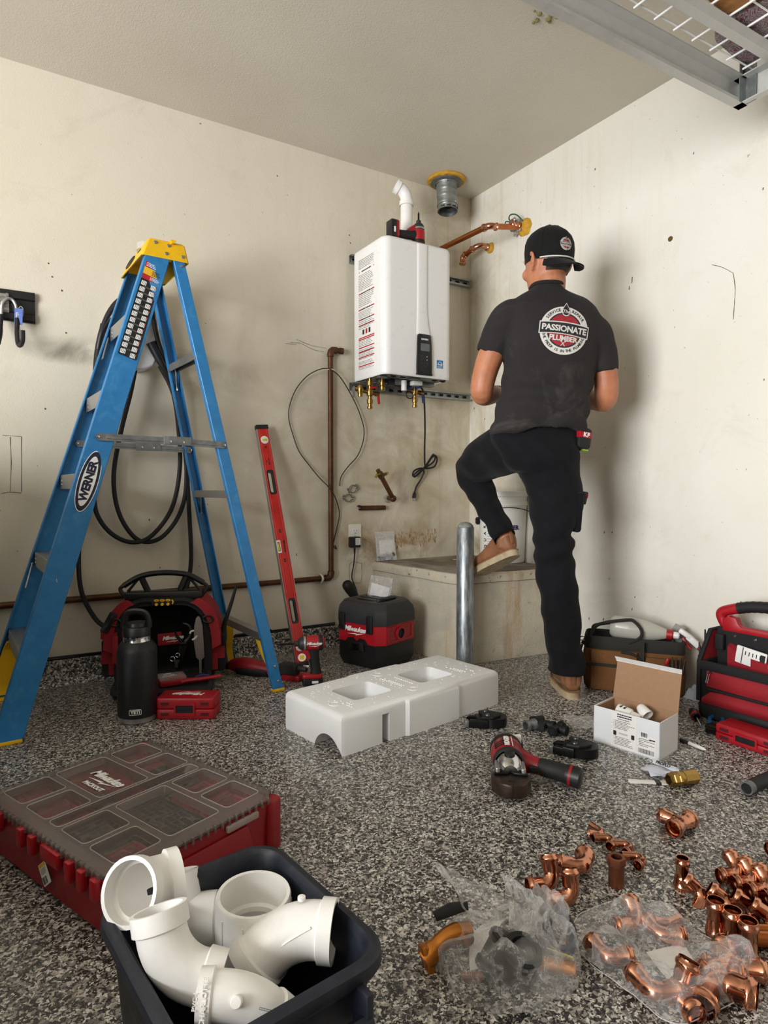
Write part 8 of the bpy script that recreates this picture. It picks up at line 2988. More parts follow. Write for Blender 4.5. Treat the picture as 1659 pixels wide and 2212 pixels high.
fit('copper_reducer', 'copper reducer standing upright, narrow end up, in front of the large tee', at(1473, 1920, 0.0, (1, 0, 0), (0, 0, 1)) @ rot(0, -90, 0), cup((0.026, 0, 0), (-1, 0, 0), 0.0148, 0.026, False) + cup((0.032, 0, 0), (1, 0, 0), 0.0122, 0.032))
fit('copper_elbow', 'copper street elbow with its plain mouth to the left, beside the upright reducer', at(1503, 1938, 0.017, (0.55, -0.45, -0.35), (-1.0, -0.15, -0.25)), elbow_pts(0.0145, 92, plain=0.034))
for k, (px, py, lab) in enumerate(((1560, 1958, 'copper street elbow lying directly behind the left upright coupling'), (1612, 1972, 'copper street elbow with a long tail, behind the middle upright coupling'), (1652, 1992, 'copper street elbow with a long tail, cut by the right edge, behind the upright couplings'))):
 fit('copper_elbow', lab, at(px, py, 0.017, (0.55, -0.35, -0.35), (-1.0, -0.12, -0.1)), elbow_pts(0.0138, 92, plain=0.03 if k == 0 else 0.055))
for k, (px, py, lab) in enumerate(((1545, 2023, 'left of the three copper couplings standing upright in a row'), (1581, 2046, 'middle of the three copper couplings standing upright in a row'), (1615, 2071, 'right of the three copper couplings standing upright in a row'))):
 fit('copper_coupling', lab, at(px, py, 0.0, (1, 0, 0), (0, 0, 1)) @ rot(0, -90, 0), cup((0.033, 0, 0), (-1, 0, 0), 0.0148, 0.033, False) + cup((0.035, 0, 0), (1, 0, 0), 0.0148, 0.033))
for k, (px, py, lab) in enumerate(((1580, 1910, 'first from left of the row of copper elbows at the right edge'), (1612, 1926, 'second from left of the row of copper elbows at the right edge'), (1645, 1943, 'third from left of the row of copper elbows at the right edge'), (1680, 1958, 'fourth copper elbow of the row, cut off by the right edge'))):
 fit('copper_elbow', lab, at(px, py, 0.0185, (1, 0.0, 0.1), (0.1, 0.55, 1.0)), elbow_pts(0.0145, 90))
fit('copper_coupling', 'copper coupling lying at the right edge, farther back than the elbow row', at(1662, 1853, 0.018, (1, 0, 0.3), (0, 0, 1)), run_pts(0.0148, 0.066))
fit('copper_tube', 'length of copper tube lying behind the right upright coupling', at(1612, 2042, 0.0135, (1, 0, -0.12), (0, 0, 1)), [((0, 0, 0), (1, 0, 0), 0.0135), ((0.12, 0, 0), (1, 0, 0), 0.0135)], None, M_copperp)
fit('copper_tube', 'thin length of copper tube lying behind the middle upright coupling', at(1590, 2018, 0.0105, (1, 0, -0.10), (0, 0, 1)), [((0, 0, 0), (1, 0, 0), 0.0105), ((0.12, 0, 0), (1, 0, 0), 0.0105)], None, M_copperp)
BAGG = 'copper fittings inside the flat clear bag'
bagged = [
 ('copper_elbow', 1358, 2018, 0.017, (1, 0, 0.1), (0.1, 0.45, 1), 0.0150, 90, None, 'copper elbow at the back left inside the flat clear bag'),
 ('copper_elbow', 1432, 2006, 0.010, (1, 0, -0.35), (0.3, 0, 1), 0.0098, 45, 0.03, 'thin copper street elbow at the back of the flat clear bag'),
 ('copper_elbow', 1412, 2028, 0.017, (0.25, 0, -1.0), (1.0, 0, 0.15), 0.0150, 75, None, 'copper elbow lying on the paper inside the flat clear bag'),
 ('copper_elbow', 1297, 2076, 0.017, (0.35, 0, -1.0), (1.0, 0, 0.25), 0.0150, 75, None, 'copper elbow at the left edge of the flat clear bag'),
 ('copper_elbow', 1393, 2152, 0.019, (0.3, 0, -1.0), (1.0, 0, 0.2), 0.0165, 80, None, 'copper elbow at the front left of the flat clear bag'),
 ('copper_elbow', 1480, 2185, 0.018, (-0.1, 0, 1.0), (0.2, 0.5, 0.6), 0.0160, 80, None, 'copper elbow with mouth to the front, front corner of the flat clear bag'),
 ('copper_elbow', 1525, 2166, 0.022, (0.6, 0.1, 0.8), (0.8, 0, -0.6), 0.0205, 90, None, 'largest copper elbow at the front right of the flat clear bag'),
 ('copper_coupling', 1510, 2100, 0.017, (1, 0, -0.5), (0, 0, 1), 0.0150, 0, None, 'copper coupling on the left of the heap inside the flat clear bag'),
 ('copper_elbow', 1545, 2125, 0.026, (1, 0.1, 0.2), (-0.2, 0, 1), 0.0150, 45, None, 'copper elbow in the middle of the heap inside the flat clear bag'),
 ('copper_elbow', 1612, 2118, 0.018, (-1, 0, 0.15), (-0.1, 0.2, 1), 0.0160, 90, None, 'copper elbow at the far right corner of the flat clear bag'),
]
spots = []
for nm, px, py, z, xd, yd, rr, an, pl, lab in bagged:
 pts = elbow_pts(rr, an, plain=pl) if an else run_pts(rr, 0.068)
 o = fit(nm, lab, at(px, py, z, xd, yd), pts, BAGG)
 c_ = V((0, 0, 0))
 for v in o.data.vertices:
  c_ += v.co
 c_ = o.matrix_world @ (c_ / len(o.data.vertices))
 spots.append((c_.x, c_.y, 0.022 + rr * 2.1))
def film_over(outline, spots, name, label, seed, base=0.005, rough=0.012, mat=None, rim=None, nu=40):
 P = [G(x, y) for x, y in outline]
 loop = spline(P, 5, True)
 c = sum((p for p in P), V((0, 0, 0))) / len(P)
 o = thing(name, label, 'bag', (c.x, c.y, 0))
 def hgt(p, k):
  z = base
  for sx, sy, sz in spots:
   d2 = ((p.x - sx) ** 2 + (p.y - sy) ** 2) / (0.026 ** 2)
   z = max(z, sz * math.exp(-d2 * 0.42) if d2 > 0.5 else sz * 0.82)
  e = min(1.0, (1 - k) * 6 + 0.15)
  w1 = noise.noise(V((p.x * 26, p.y * 26, seed)))
  w2 = noise.noise(V((p.x * 62, p.y * 62, seed + 4)))
  return 0.0015 + (z + rough * max(0, w1 + 0.25) + rough * 0.5 * abs(w2)) * e
 nk = 22
 rings = []
 for i in range(nk + 1):
  k = 1 - i / nk * 0.985
  rings.append([(lambda q: V((q.x - c.x, q.y - c.y, hgt(q, k))))(c.lerp(p, k)) for p in loop])
 b = MB()
 b.loft(rings, False, True)
 b.build('film', mat or M_film, o, ang=80)
 b = MB()
 b.tube([(p.x - c.x, p.y - c.y, 0.004 + 0.003 * noise.noise(p * 40)) for p in loop], 0.0011, 4, closed=True)
 b.build('film_edge', M_film2, o)
 return o
film_over([(1243, 1990), (1290, 1962), (1360, 1945), (1410, 1962), (1470, 1995), (1540, 2035), (1610, 2075), (1652, 2112), (1610, 2158), (1540, 2192), (1472, 2218), (1430, 2205), (1380, 2165), (1320, 2120), (1268, 2078), (1243, 2040)], spots, 'clear_bag', 'flat clear plastic bag spread over copper elbows, in the right foreground', 3, 0.004, 0.010)
o = thing('paper_sheet', 'white paper sheet inside the flat clear bag', 'paper', G(1440, 2085))
L0 = V(o.location)
b = MB()
q = [G(1395, 2060, .003) - L0, G(1475, 2040, .004) - L0, G(1512, 2098, .003) - L0, G(1462, 2148, .003) - L0]
b.grid(lambda u, v: (q[0].lerp(q[1], u)).lerp(q[3].lerp(q[2], u), v) + V((0, 0, 0.003 * noise.noise(V((u * 4, v * 4, 1))) + .003)), 8, 8)
b.build('sheet', M_label, o, ang=80)
c = G(1085, 2075)
bag2 = thing('crumpled_bag', 'crumpled clear plastic bag of mixed brass and black parts, centre foreground', 'bag', (c.x, c.y, 0))
L0 = V(bag2.location)
def blob(px, py, rx, ry, h, seed, peak=None):
 ctr = G(px, py) - L0
 def f(u, v):
  a = 2 * pi * u
  k = sin(pi / 2 * v)
  z = h * cos(pi / 2 * v) ** 0.75
  cr = 1 + 0.18 * noise.noise(V((cos(a) * 2, sin(a) * 2, v * 3 + seed))) + 0.10 * noise.noise(V((cos(a) * 5, sin(a) * 5, v * 6 + seed)))
  p = ctr + RIGHT * (rx * k * cr * cos(a)) + FWD * (ry * k * cr * sin(a))
  z *= 0.78 + 0.55 * noise.noise(V((cos(a) * 1.8 * (k + .3), sin(a) * 1.8 * (k + .3), seed + 9)))
  return V((p.x, p.y, max(0.001, z)))
 return f
b = MB()
b.grid(blob(1085, 2090, 0.118, 0.095, 0.085, 3), 44, 20)
b.build('film', M_film, bag2, ang=80)
b = MB()
b.grid(blob(1180, 2075, 0.055, 0.085, 0.105, 8), 30, 16)
b.build('film', M_film, bag2, ang=80)
def flap(p0, p1, h0, h1, seed, lean):
 a, e = G(*p0) - L0, G(*p1) - L0
 def f(u, v):
  q = a.lerp(e, u)
  return V((q.x, q.y, 0.055)) + V((0, 0, (h0 + (h1 - h0) * u) * v)) + lean * (v * (1 + 0.5 * sin(5 * u))) + FWD * (0.018 * noise.noise(V((u * 7, v * 3, seed)))) + RIGHT * (0.012 * noise.noise(V((u * 5, v * 4, seed + 3))))
 b = MB()
 b.grid(f, 22, 14)
 b.build('film_flap', M_film2, bag2, ang=80)
flap((1010, 2040), (1120, 2060), 0.075, 0.045, 2, cv(-0.05, 0, 0.03))
flap((1105, 2080), (1175, 2090), 0.085, 0.06, 6, cv(-0.01, 0, 0.025))
flap((1150, 2060), (1225, 2080), 0.05, 0.055, 9, cv(0.005, 0, 0.02))
def inb(name, label, cat, px, py, z, xd=(1, 0, 0), yd=(0, 0, 1)):
 return thing(name, label, cat, M=at(px, py, z, xd, yd), group='parts in the crumpled bag')
o = inb('brass_elbow', 'orange brass wing elbow at the left end of the crumpled bag', 'pipe fitting', 965, 2072, 0.030, (1, 0.2, 0.35), (-.2, 1, 0.3))
M_obr = pm('orange brass', 'c07a35', 0.32, 0.9, var=0.15)
b = MB()
b.tube(spline([(-0.045, -0.012, 0), (-0.02, 0.0, 0), (0.01, 0.008, 0), (0.045, 0.0, 0)], 4), [0.018] * 4 + [0.015] * 5 + [0.017] * 4, 14)
b.box((-0.042, -0.010, 0), (0.014, 0.046, 0.03), bev=0.005)
b.cyl((0.03, 0.0, 0), (0.032, 0.0, 0.026), 0.010, n=12)
b.build('body', M_obr, o)
o = inb('rubber_gasket', 'flat black rubber gasket leaning behind the brass elbow in the crumpled bag', 'cap', 975, 2035, 0.055, (1, 0.25, 0.1), (0, 1, 0.5))
b = MB()
b.prism([(-0.03, -0.006), (0.03, -0.004), (0.032, 0.008), (0.0, 0.014), (-0.032, 0.008)], -0.012, 0.012, bev=0.003)
b.build('cap', M_rub, o)
o = inb('paper_strip', 'white curled paper label standing inside the crumpled bag', 'label', 1048, 2105, 0.0)
b = MB()
b.grid(lambda u, v: V((-0.024 + 0.046 * u + 0.036 * v ** 2, 0.008 + 0.105 * v ** 0.9, 0.012 * sin(2.6 * v) + 0.012 * u)), 4, 10)
b.build('strip', M_label, o, ang=80)
for k, (px, py, s, lab) in enumerate(((1078, 2105, 1.0, 'dark rubber coupling in the middle of the crumpled bag'), (1122, 2120, 1.05, 'ribbed black cap at the front right of the crumpled bag'))):
 o = inb('rubber_coupling', lab, 'coupling', px, py, 0.034, (0.5, 0.85, 0.1) if k == 0 else (0.15, 1.0, -0.3), (-1, 0.4, 0))
 b = MB()
 b.lathe([(0.020 * s, -0.03), (0.029 * s, -0.03), (0.030 * s, -0.022), (0.027 * s, -0.018), (0.027 * s, 0.014), (0.030 * s, 0.018), (0.030 * s, 0.028), (0.020 * s, 0.030), (0.020 * s, -0.03)], axis=(1, 0, 0), n=20)
 b.build('sleeve', M_rub, o)
 b = MB()
 b.lathe([(0.0298 * s, 0.019), (0.0305 * s, 0.019), (0.0305 * s, 0.027), (0.0298 * s, 0.027)], axis=(1, 0, 0), n=20)
 b.box((0.023, 0, 0.033 * s), (0.008, 0.010, 0.008), bev=0.002)
 b.build('hose_band', M_steel, o, split=True)
o = inb('cable_bundle', 'dark blue bundle of cable at the right of the crumpled bag', 'cable', 1200, 2070, 0.045, (1, 0, 0), (0, 0.6, 1))
b = MB()
for k in range(5):
 b.tube([(0.026 * cos(t) * (1 - .05 * k) + 0.002 * k, 0.040 * sin(t) * (1 - 0.06 * k), 0.006 * k - 0.014 + 0.003 * sin(2 * t + k)) for t in [2 * pi * i / 20 for i in range(20)]], 0.0062, 7, closed=True)
b.build('coil', pm('dark blue cable', '191d2c', 0.6), o, kind='stuff')
o = inb('brass_valve', 'small brass piece with a yellow paper sleeve at the right of the crumpled bag', 'valve', 1203, 2112, 0.020, (1, 0, -0.35), (0.3, 0.3, 1))
b = MB()
b.cyl((-0.03, 0, 0), (0.03, 0, 0), 0.0125, n=12)
b.cyl((0.012, 0.0, 0.0), (0.016, 0.05, 0.004), 0.0045, n=8)
b.cyl((-0.03, 0, 0), (-0.022, 0, 0), 0.016, n=6)
b.build('body', M_obr, o)
b = MB()
b.box((0.004, 0.016, 0.004), (0.042, 0.002, 0.018), rot(10, 0, -8))
b.build('yellow_sleeve', pm('pale yellow paper', 'c9bb4e', 0.7), o)
o = inb('rust_paper', 'reddish brown scrap at the front left of the crumpled bag', 'scrap', 1022, 2128, 0.006)
b = MB()
b.prism([(-0.02, -0.008), (0.018, -0.012), (0.012, 0.012), (-0.012, 0.010)], 0.0, 0.012, TR(0, 0, 0) @ rot(-60, 0, 0), bev=0.003)
b.build('scrap', pm('red brown scrap', '7a4a34', 0.7), o)
# == parts organiser, lower left
A_ = V((-2.224, -1.735, 0))
a_ = rad(21.5)
Mo = gframe(A_, A_ + V((cos(a_), sin(a_), 0)))
OW, OL, OH = 0.405, 0.52, 0.118
og = thing('parts_organizer', 'red parts organiser case with smoky clear windowed lid, on the floor at lower left', 'organizer', M=Mo)
def orect(e, c=0.02):
 return [(c - e, -e), (OW - c + e, -e), (OW + e, c - e), (OW + e, OL - c + e), (OW - c + e, OL + e), (c - e, OL + e), (-e, OL - c + e), (-e, c - e)]
b = MB()
b.loft([[(x, y, z) for x, y in orect(e)] for e, z in ((-0.012, 0.0), (-0.006, 0.008), (-0.004, 0.06), (0.0, 0.104), (0.0, 0.110), (-0.012, 0.110), (-0.014, 0.03))], True, True)
body = b.build('body', M_redd, og, ang=30)
b = MB()
b.loft([[(x, y, z) for x, y in orect(-0.016)] for z in (0.030, 0.0315)])
b.build('bin_floor', M_blk, og)
cols = {0: M_red, 1: M_blk, 2: M_dgrey}
H1 = (0.030, OL / 2 - 0.030)
H2 = (OL / 2 + 0.030, OL - 0.030)
RW1, RW2, RW3 = (0.030, 0.128), (0.146, 0.268), (0.286, OW - 0.026)
wins = []
for ha in (H1, H2):
 m = (ha[0] + ha[1]) / 2
 for rw in (RW1, RW3):
  wins.append((rw, (ha[0], m - 0.008)))
  wins.append((rw, (m + 0.008, ha[1])))
 wins.append((RW2, ha))
wins.append(((0.030, OW - 0.030), (OL / 2 - 0.020, OL / 2 + 0.020)))
bi = 0
for k, (px_, qy_) in enumerate(wins):
 cx, cy = (px_[0] + px_[1]) / 2, (qy_[0] + qy_[1]) / 2
 sx, sy = px_[1] - px_[0] + 0.006, qy_[1] - qy_[0] + 0.006
 b = MB()
 b.ring([(x + cx, y + cy) for x, y in rrect(sx, sy, 0.008, 2)], [(x + cx, y + cy) for x, y in rrect(sx - 0.004, sy - 0.004, 0.006, 2)], 0.032, 0.092)
 b.build('bin', M_red if k % 3 != 1 else M_blk, og)
 b = MB()
 for i in range(7):
  x, y = cx + rnd.uniform(-.35, .35) * sx, cy + rnd.uniform(-.35, .35) * sy
  d = V((rnd.uniform(-1, 1), rnd.uniform(-1, 1), rnd.uniform(-.2, .2))).normalized() * rnd.uniform(.008, .022)
  b.cyl(V((x, y, 0.042)) - d, V((x, y, 0.042)) + d, rnd.uniform(.004, .009), n=7)
 b.build('small_parts', (M_blk2, M_galvd, M_dgrey, M_brassd)[k % 4], og, kind='stuff')
M_lid = smoky('smoky lid frame', '7d736e', 0.55)
M_pane = smoky('smoky lid window', 'a8a09a', 0.12, True)
lidz0, lidz1 = 0.110, 0.124
b = MB()
b.loft([[(x, y, z) for x, y in orect(e, 0.028)] for e, z in ((-0.003, lidz0), (0.001, lidz0 + 0.003), (0.001, lidz1 - 0.006), (-0.010, lidz1), (-0.020, lidz1 + 0.001))])
me = raw_mesh(b)
c = MB()
for px_, qy_ in wins:
 cx, cy = (px_[0] + px_[1]) / 2, (qy_[0] + qy_[1]) / 2
 rr4 = rrect(px_[1] - px_[0], qy_[1] - qy_[0], 0.010, 3)
 c.loft([[(cx + x * k, cy + y * k, z) for x, y in rr4] for k, z in ((0.86, lidz0 - 0.01), (0.92, lidz0 + 0.004), (1.0, lidz1 + 0.003))])
me = bool_diff(me, raw_mesh(c))
b = MB()
b.raw([v.co[:] for v in me.vertices], [tuple(p.vertices) for p in me.polygons])
lid = b.build('lid', M_lid, og, ang=30)
for k, (px_, qy_) in enumerate(wins):
 cx, cy = (px_[0] + px_[1]) / 2, (qy_[0] + qy_[1]) / 2
 b = MB()
 b.prism([(cx + x * .9, cy + y * .9) for x, y in rrect(px_[1] - px_[0], qy_[1] - qy_[0], 0.010, 3)], lidz0 + 0.0005, lidz0 + 0.0020)
 b.build('lid_window', M_pane, lid)
 b = MB()
 b.tube([(cx + x, cy + y, lidz1 + 0.0008) for x, y in rrect(px_[1] - px_[0] + .001, qy_[1] - qy_[0] + .001, 0.010, 3)], 0.0012, 4, closed=True)
 b.build('rim_highlight', smoky('rim highlight plastic', 'b9b0aa', 0.75) if k == 0 else bpy.data.materials['rim highlight plastic'], lid)  # bright edge highlight painted as a paler bead round each window
b = MB()
for i in range(26):
 y = 0.028 + i * (OL - 0.056) / 25
 for x in (-0.001, OW + 0.001):
  b.box((x, y, lidz0 + 0.004), (0.010, 0.004, 0.016), bev=0.001, seg=1)
for i in range(20):
 x = 0.03 + i * (OW - 0.06) / 19
 for y in (-0.001, OL + 0.001):
  b.box((x, y, lidz0 + 0.004), (0.004, 0.010, 0.016), bev=0.001, seg=1)
b.build('edge_rib', M_lid, lid, kind='stuff')
b = MB()
for y in (0.032, 0.078, 0.122, 0.27, 0.318, 0.42, 0.47):
 b.box((-0.007, y, 0.096), (0.014, 0.020, 0.038), bev=0.003)
b.build('hinge_post', M_red, og, split=True)
b = MB()
b.box((-0.006, 0.195, 0.098), (0.012, 0.070, 0.030), bev=0.004)
b.build('side_latch', M_red, og)
b = MB()
b.box((OW * 0.74, -0.005, 0.100), (0.085, 0.010, 0.014), bev=0.003)
b.build('clear_latch', smoky('clear latch', 'b0a49c', 0.6), og)
b = MB()
b.box((OW * 0.14, -0.004, 0.102), (0.075, 0.014, 0.026), bev=0.004)
b.build('front_latch', M_red, og)
for x, y in ((OW - 0.012, 0.008), (OW - 0.012, OL - 0.008), (0.012, OL - 0.008)):
 b = MB()
 b.prism(rrect(0.040, 0.034, 0.012), 0.0, 0.112, TR(x, y, 0), bev=0.004)
 b.build('corner_post', M_redd, og)
b = MB()
b.prism([(0.05, 0.02), (OW - 0.07, 0.02), (OW - 0.09, 0.085), (0.07, 0.085)], -0.001, 0.004, XZ, bev=0.002)
b.build('front_panel', M_redd, og)
OS = Matrix(((0, 0, -1, -0.0045), (-1, 0, 0, 0), (0, 1, 0, 0), (0, 0, 0, 1)))
b = MB()
D4 = OS @ TR(-0.225, 0.052, 0) @ rot(0, 0, 38)
b.prism(rrect(0.034, 0.042, 0.002, 2), -0.0004, 0.0006, D4)
lb = b.build('sticker', M_label, og)
b = MB()
bars(b, -0.014, 0.008, -0.018, -0.004, 0.001, D4, 5, 14)
hatch(b, -0.014, 0.014, 0.0, 0.012, 4, 0.3, 0.001, D4, 3)
b.build('barcode', M_ink, lb, kind='stuff')
b = MB()
quad(b, -0.015, 0.015, 0.014, 0.020, 0.001, D4)
b.build('gold_strip', M_inky, lb)
Mlog = TR(0.222, (H2[0] + H2[1]) / 2, lidz0 + 0.0032) @ rot(0, 0, -90)
logo(lid, Mlog, 0.033, bold=0.0011)
text('lettering', 'PACKOUT', 0.017, M_inkw, lid, Mlog @ TR(0.010, -0.042, 0), bold=0.0006)
# == navy tote with white pvc fittings
tc = V((-2.142, -2.186, 0))
ta = rad(7)
Mn = TR(*tc) @ Matrix.Rotation(ta, 4, 'Z')
tn = thing('plastic_tote', 'dark navy plastic tote full of white plastic pipe fittings, bottom left foreground', 'tote', M=Mn)
NW, NL, NH = 0.238, 0.285, 0.280
b = MB()
lv = [(-0.030, 0.0), (-0.024, 0.006), (-0.006, NH - 0.05), (-0.004, NH - 0.022), (0.006, NH - 0.022), (0.009, NH - 0.016), (0.008, NH - 0.004), (0.003, NH), (-0.004, NH), (-0.009, NH - 0.006), (-0.010, NH - 0.03), (-0.032, 0.012)]
b.loft([[(x, y, z) for x, y in rrect(NW + 2 * e, NL + 2 * e, 0.040 + e * .6, 6)] for e, z in lv], True, True)
b.build('tub', M_navy, tn, ang=45)
b = MB()
for y in (-0.075, 0.075):
 b.box((0.0 + y, -NL / 2 - 0.012, NH - 0.045), (0.010, 0.030, 0.055), bev=0.003)
b.tube([(-0.078, -NL / 2 - 0.022, NH - 0.052), (0.078, -NL / 2 - 0.022, NH - 0.052)], 0.010, 8)
b.build('grip_handle', M_navy, tn, split=True)
b = MB()
b.prism(rrect(0.09, 0.07, 0.003, 2), 0, 0.001, TR(0.01, -NL / 2 - 0.0005, NH - 0.115) @ rot(4, 0, 0) @ XZ)
lb = b.build('red_label', M_inkr, tn)
b = MB()
b.prism(rrect(0.022, 0.07, 0.002, 2), 0.0008, 0.0016, TR(0.048, -NL / 2 - 0.0005, NH - 0.115) @ rot(4, 0, 0) @ XZ)
b.build('white_panel', M_label, lb)
b = MB()
hatch(b, -0.03, 0.03, 0.01, 0.03, 2, 0.1, 0.0014, TR(0.005, -NL / 2 - 0.0005, NH - 0.115) @ rot(4, 0, 0) @ XZ, 3, .6)
b.build('label_print', M_inkw, lb, kind='stuff')
PVCG = None
def pvc(name, label, px, py, dep, d0, d1, R, r, hub, hubr, straight=0.0, wall=0.005):
 m = DP(px, py, dep)
 o = thing(name, label, 'pipe fitting', tuple(m))
 D0, D1 = cv(*d0).normalized(), cv(*d1).normalized()
 b = MB()
 e = hubbed_elbow(b, D0 * (hub + 0.003), D0, D1, R, r, hub, hubr, n=32, wall=wall, seg=12)
 b.build('elbow', M_pvc, o, ang=40)
 b = MB()
 b.lathe([(0, 0), (hubr - wall - 0.0005, 0), (hubr - wall - .0005, 0.001), (0, 0.001)], D0 * (hub * 0.98), D0, 24)
 b.bm.free()
 return o, e, D0, D1
o, e, D0, D1 = pvc('pipe_elbow', 'white elbow fitting with its wide mouth facing out, upper left of the tote', 274, 1928, 0.785, (0.30, -0.42, 0.86), (0.85, -0.02, 0.52), 0.048, 0.0355, 0.019, 0.0402)
o, e, D0, D1 = pvc('pipe_elbow', 'white long-sweep elbow fitting curving across the front of the tote', 341, 1956, 0.735, (0.25, -0.86, -0.30), (0.93, -0.26, 0.02), 0.064, 0.0282, 0.024, 0.0320)
b = MB()
b.box(D0 * 0.004 + cv(0.0, 0.0, -0.034), (0.002, 0.002, 0.002))
b.bm.free()
b = MB()
sd_ = (D0.cross(D1)).normalized()
pts = [D0 * 0.03 + D1 * 0.0 + sd_ * 0.0312 * -1, D0 * 0.05 + D1 * 0.008 + sd_ * -0.031, D0 * 0.075 + D1 * 0.03 + sd_ * -0.031, D0 * 0.088 + D1 * 0.06 + sd_ * -0.031]
b.tube(spline(pts, 5), 0.0016, 5)
b.build('mould_seam', M_pvc, o)
m = DP(548, 1930, 0.850)
o = thing('pipe_coupling', 'white straight coupling standing upright, the widest fitting in the tote', 'pipe fitting', tuple(m))
axc = (V((0, 0, -1)) + cv(-0.03, 0, 0.04)).normalized()
b = MB()
b.lathe([(0.0435, 0.0), (0.0480, -0.0005), (0.0495, 0.003), (0.0495, 0.10), (0.044, 0.10), (0.044, 0.055), (0.038, 0.053), (0.038, 0.046), (0.0435, 0.044), (0.0435, 0.0)], axis=axc, n=44)
b.build('sleeve', M_pvc, o, ang=40)
b = MB()
xx, yy = frame_of(axc)
for k in range(10):
 a = 2 * pi * k / 10
 b.tube([axc * 0.012 + (xx * cos(a) + yy * sin(a)) * 0.0497, axc * 0.09 + (xx * cos(a) + yy * sin(a)) * 0.0497], 0.0011, 4)
b.build('mould_rib', M_pvc, o, split=True)
b = MB()
b.lathe([(0, 0.066), (0.040, 0.066), (0.040, 0.070), (0, 0.070)], axis=axc, n=30)
b.build('inner_wall', M_pvc, o)
m = DP(420, 1992, 0.872)
o = thing('pipe_tee', 'white tee fitting half hidden behind the sweep elbow, left of the upright coupling', 'pipe fitting', tuple(m))
ax_ = cv(1, 0.04, 0.10).normalized()
b = MB()
b.lathe([(0.0, -0.03), (0.033, -0.03), (0.0365, -0.025), (0.0365, 0.030), (0.034, 0.032), (0.030, 0.031), (0.029, 0.01), (0, 0.01)], axis=ax_, n=30)
b.cyl(ax_ * -0.012, ax_ * -0.012 + cv(-0.012, 0.060, 0.02), 0.024, n=20)
b.build('tee_body', M_pvc, o)
o, e, D0, D1 = pvc('pipe_elbow', 'white bent elbow fitting lying along the right side of the tote', 728, 2012, 0.790, (-0.95, 0.02, 0.10), (-0.66, -0.66, -0.30), 0.085, 0.0325, 0.021, 0.0365)
b = MB()
ridge = spline([D0 * 0.03 + cv(0, .02, -.026), D0 * 0.06 + cv(0, 0.004, -0.0335), D0 * 0.09 + cv(0, -0.02, -0.038)], 5)
b.tube(ridge, 0.0018, 5)
b.build('mould_seam', M_pvc, o)
b = MB()
b.lathe([(0.005, 0), (0.005, 0.004), (0, 0.005)], D0 * 0.045 + cv(0, 0.0335, 0.004), cv(0, 1, 0), 10)
b.build('gate_mark', M_pvc, o)
o, e, D0, D1 = pvc('pipe_elbow', 'white fitting with a round nub lying at the front rim of the tote', 424, 2152, 0.672, (0.985, -0.05, 0.10), (0.66, -0.74, 0.16), 0.075, 0.0240, 0.018, 0.0267, wall=0.004)
b = MB()
q = D0 * 0.047 + cv(0, 0.011, -0.0228)
b.lathe([(0.0062, -0.004), (0.0062, 0.0035), (0.0052, 0.0045), (0, 0.0047)], q, cv(0.02, 0.5, -0.86), 12)
b.build('nub', M_pvc, o)
lt = basis(D0 * 0.012 + cv(0, 0.0145, -0.0260), cv(0, -0.86, -0.5), -D0)
lt = basis(D0 * 0.0145 + cv(0, 0.0128, -0.0238), cv(0.0, 0.86, 0.48), cv(-1, 0.05, 0))
text('raised_letters', 'CHARLOTTE', 0.0072, M_pvc, o, lt, ext=0.0008, bold=0.0002)
text('raised_letters', 'PVC-I', 0.0066, M_pvc, o, lt @ TR(0, 0.009, 0), ext=0.0008)
b = MB()
hatch(b, -0.008, 0.010, -0.003, 0.004, 2, 0.2, 0.0, basis(D0 * 0.078 + cv(0, 0.004, -0.0262), cv(1, -.25, 0), cv(0, .9, -.4)), 4, .5)
b.build('stamp', M_inkg, o, kind='stuff')
o = thing('pipe_coupling', 'white fitting lying low in the tote, under the sweep elbow', 'pipe fitting', tuple(Mn @ V((0.02, -0.03, 0.12))))
b = MB()
b.lathe([(0.030, -0.05), (0.0345, -0.05), (0.0345, 0.05), (0.030, 0.05), (0.030, -0.05)], axis=cv(1, 0.1, 0.6), n=28)
b.build('sleeve', M_pvc, o)
# == overhead rack at the upper right
zr = 2.05
cr = G(1595, 238, zr)
rack = thing('ceiling_rack', 'overhead white wire storage rack hung from the ceiling at upper right', 'rack', (cr.x, cr.y, zr), -1.5)
BHt = 0.085
M_rackg = pm('white rack steel', 'bdbcb7', 0.38, 0.2, var=0.06)
Lx, Ly = 2.4, 1.15
b = MB()
b.loft([[(x, y, z) for y, z in ((0, 0), (0, BHt), (-0.035, BHt), (-0.035, BHt - 0.004), (-0.003, BHt - 0.004), (-0.003, 0.014), (-0.030, 0.010), (-0.030, 0))] for x in (0.0, -Lx)])
b.build('side_beam', M_rackg, rack, ang=25)
b = MB()
b.loft([[(x, y, z) for x, z in ((0, 0), (0, BHt), (-0.035, BHt), (-0.035, BHt - 0.004), (-0.003, BHt - 0.004), (-0.003, 0.004), (-0.030, 0.004), (-0.030, 0))] for y in (0.0, -Ly)])
b.build('end_beam', M_rackg, rack, ang=25)
b = MB()
b.loft([[(x, y, z) for y, z in ((-Ly, 0), (-Ly, BHt), (-Ly + 0.035, BHt), (-Ly + .035, BHt - .004), (-Ly + .003, BHt - .004), (-Ly + .003, 0))] for x in (0.0, -Lx)])
b.build('side_beam', M_rackg, rack, ang=25)
for yy in (-0.145, -0.50, -0.85):
 b = MB()
 b.loft([[(x, yy + y, BHt - 0.028 + z) for y, z in ((-0.022, 0.024), (-0.014, 0.0), (0.014, 0.0), (0.022, 0.024), (0.018, 0.024), (0.012, 0.004), (-0.012, 0.004), (-0.018, 0.024))] for x in (-0.004, -Lx)])
 b.build('deck_support', M_rackg, rack, ang=25)
b = MB()
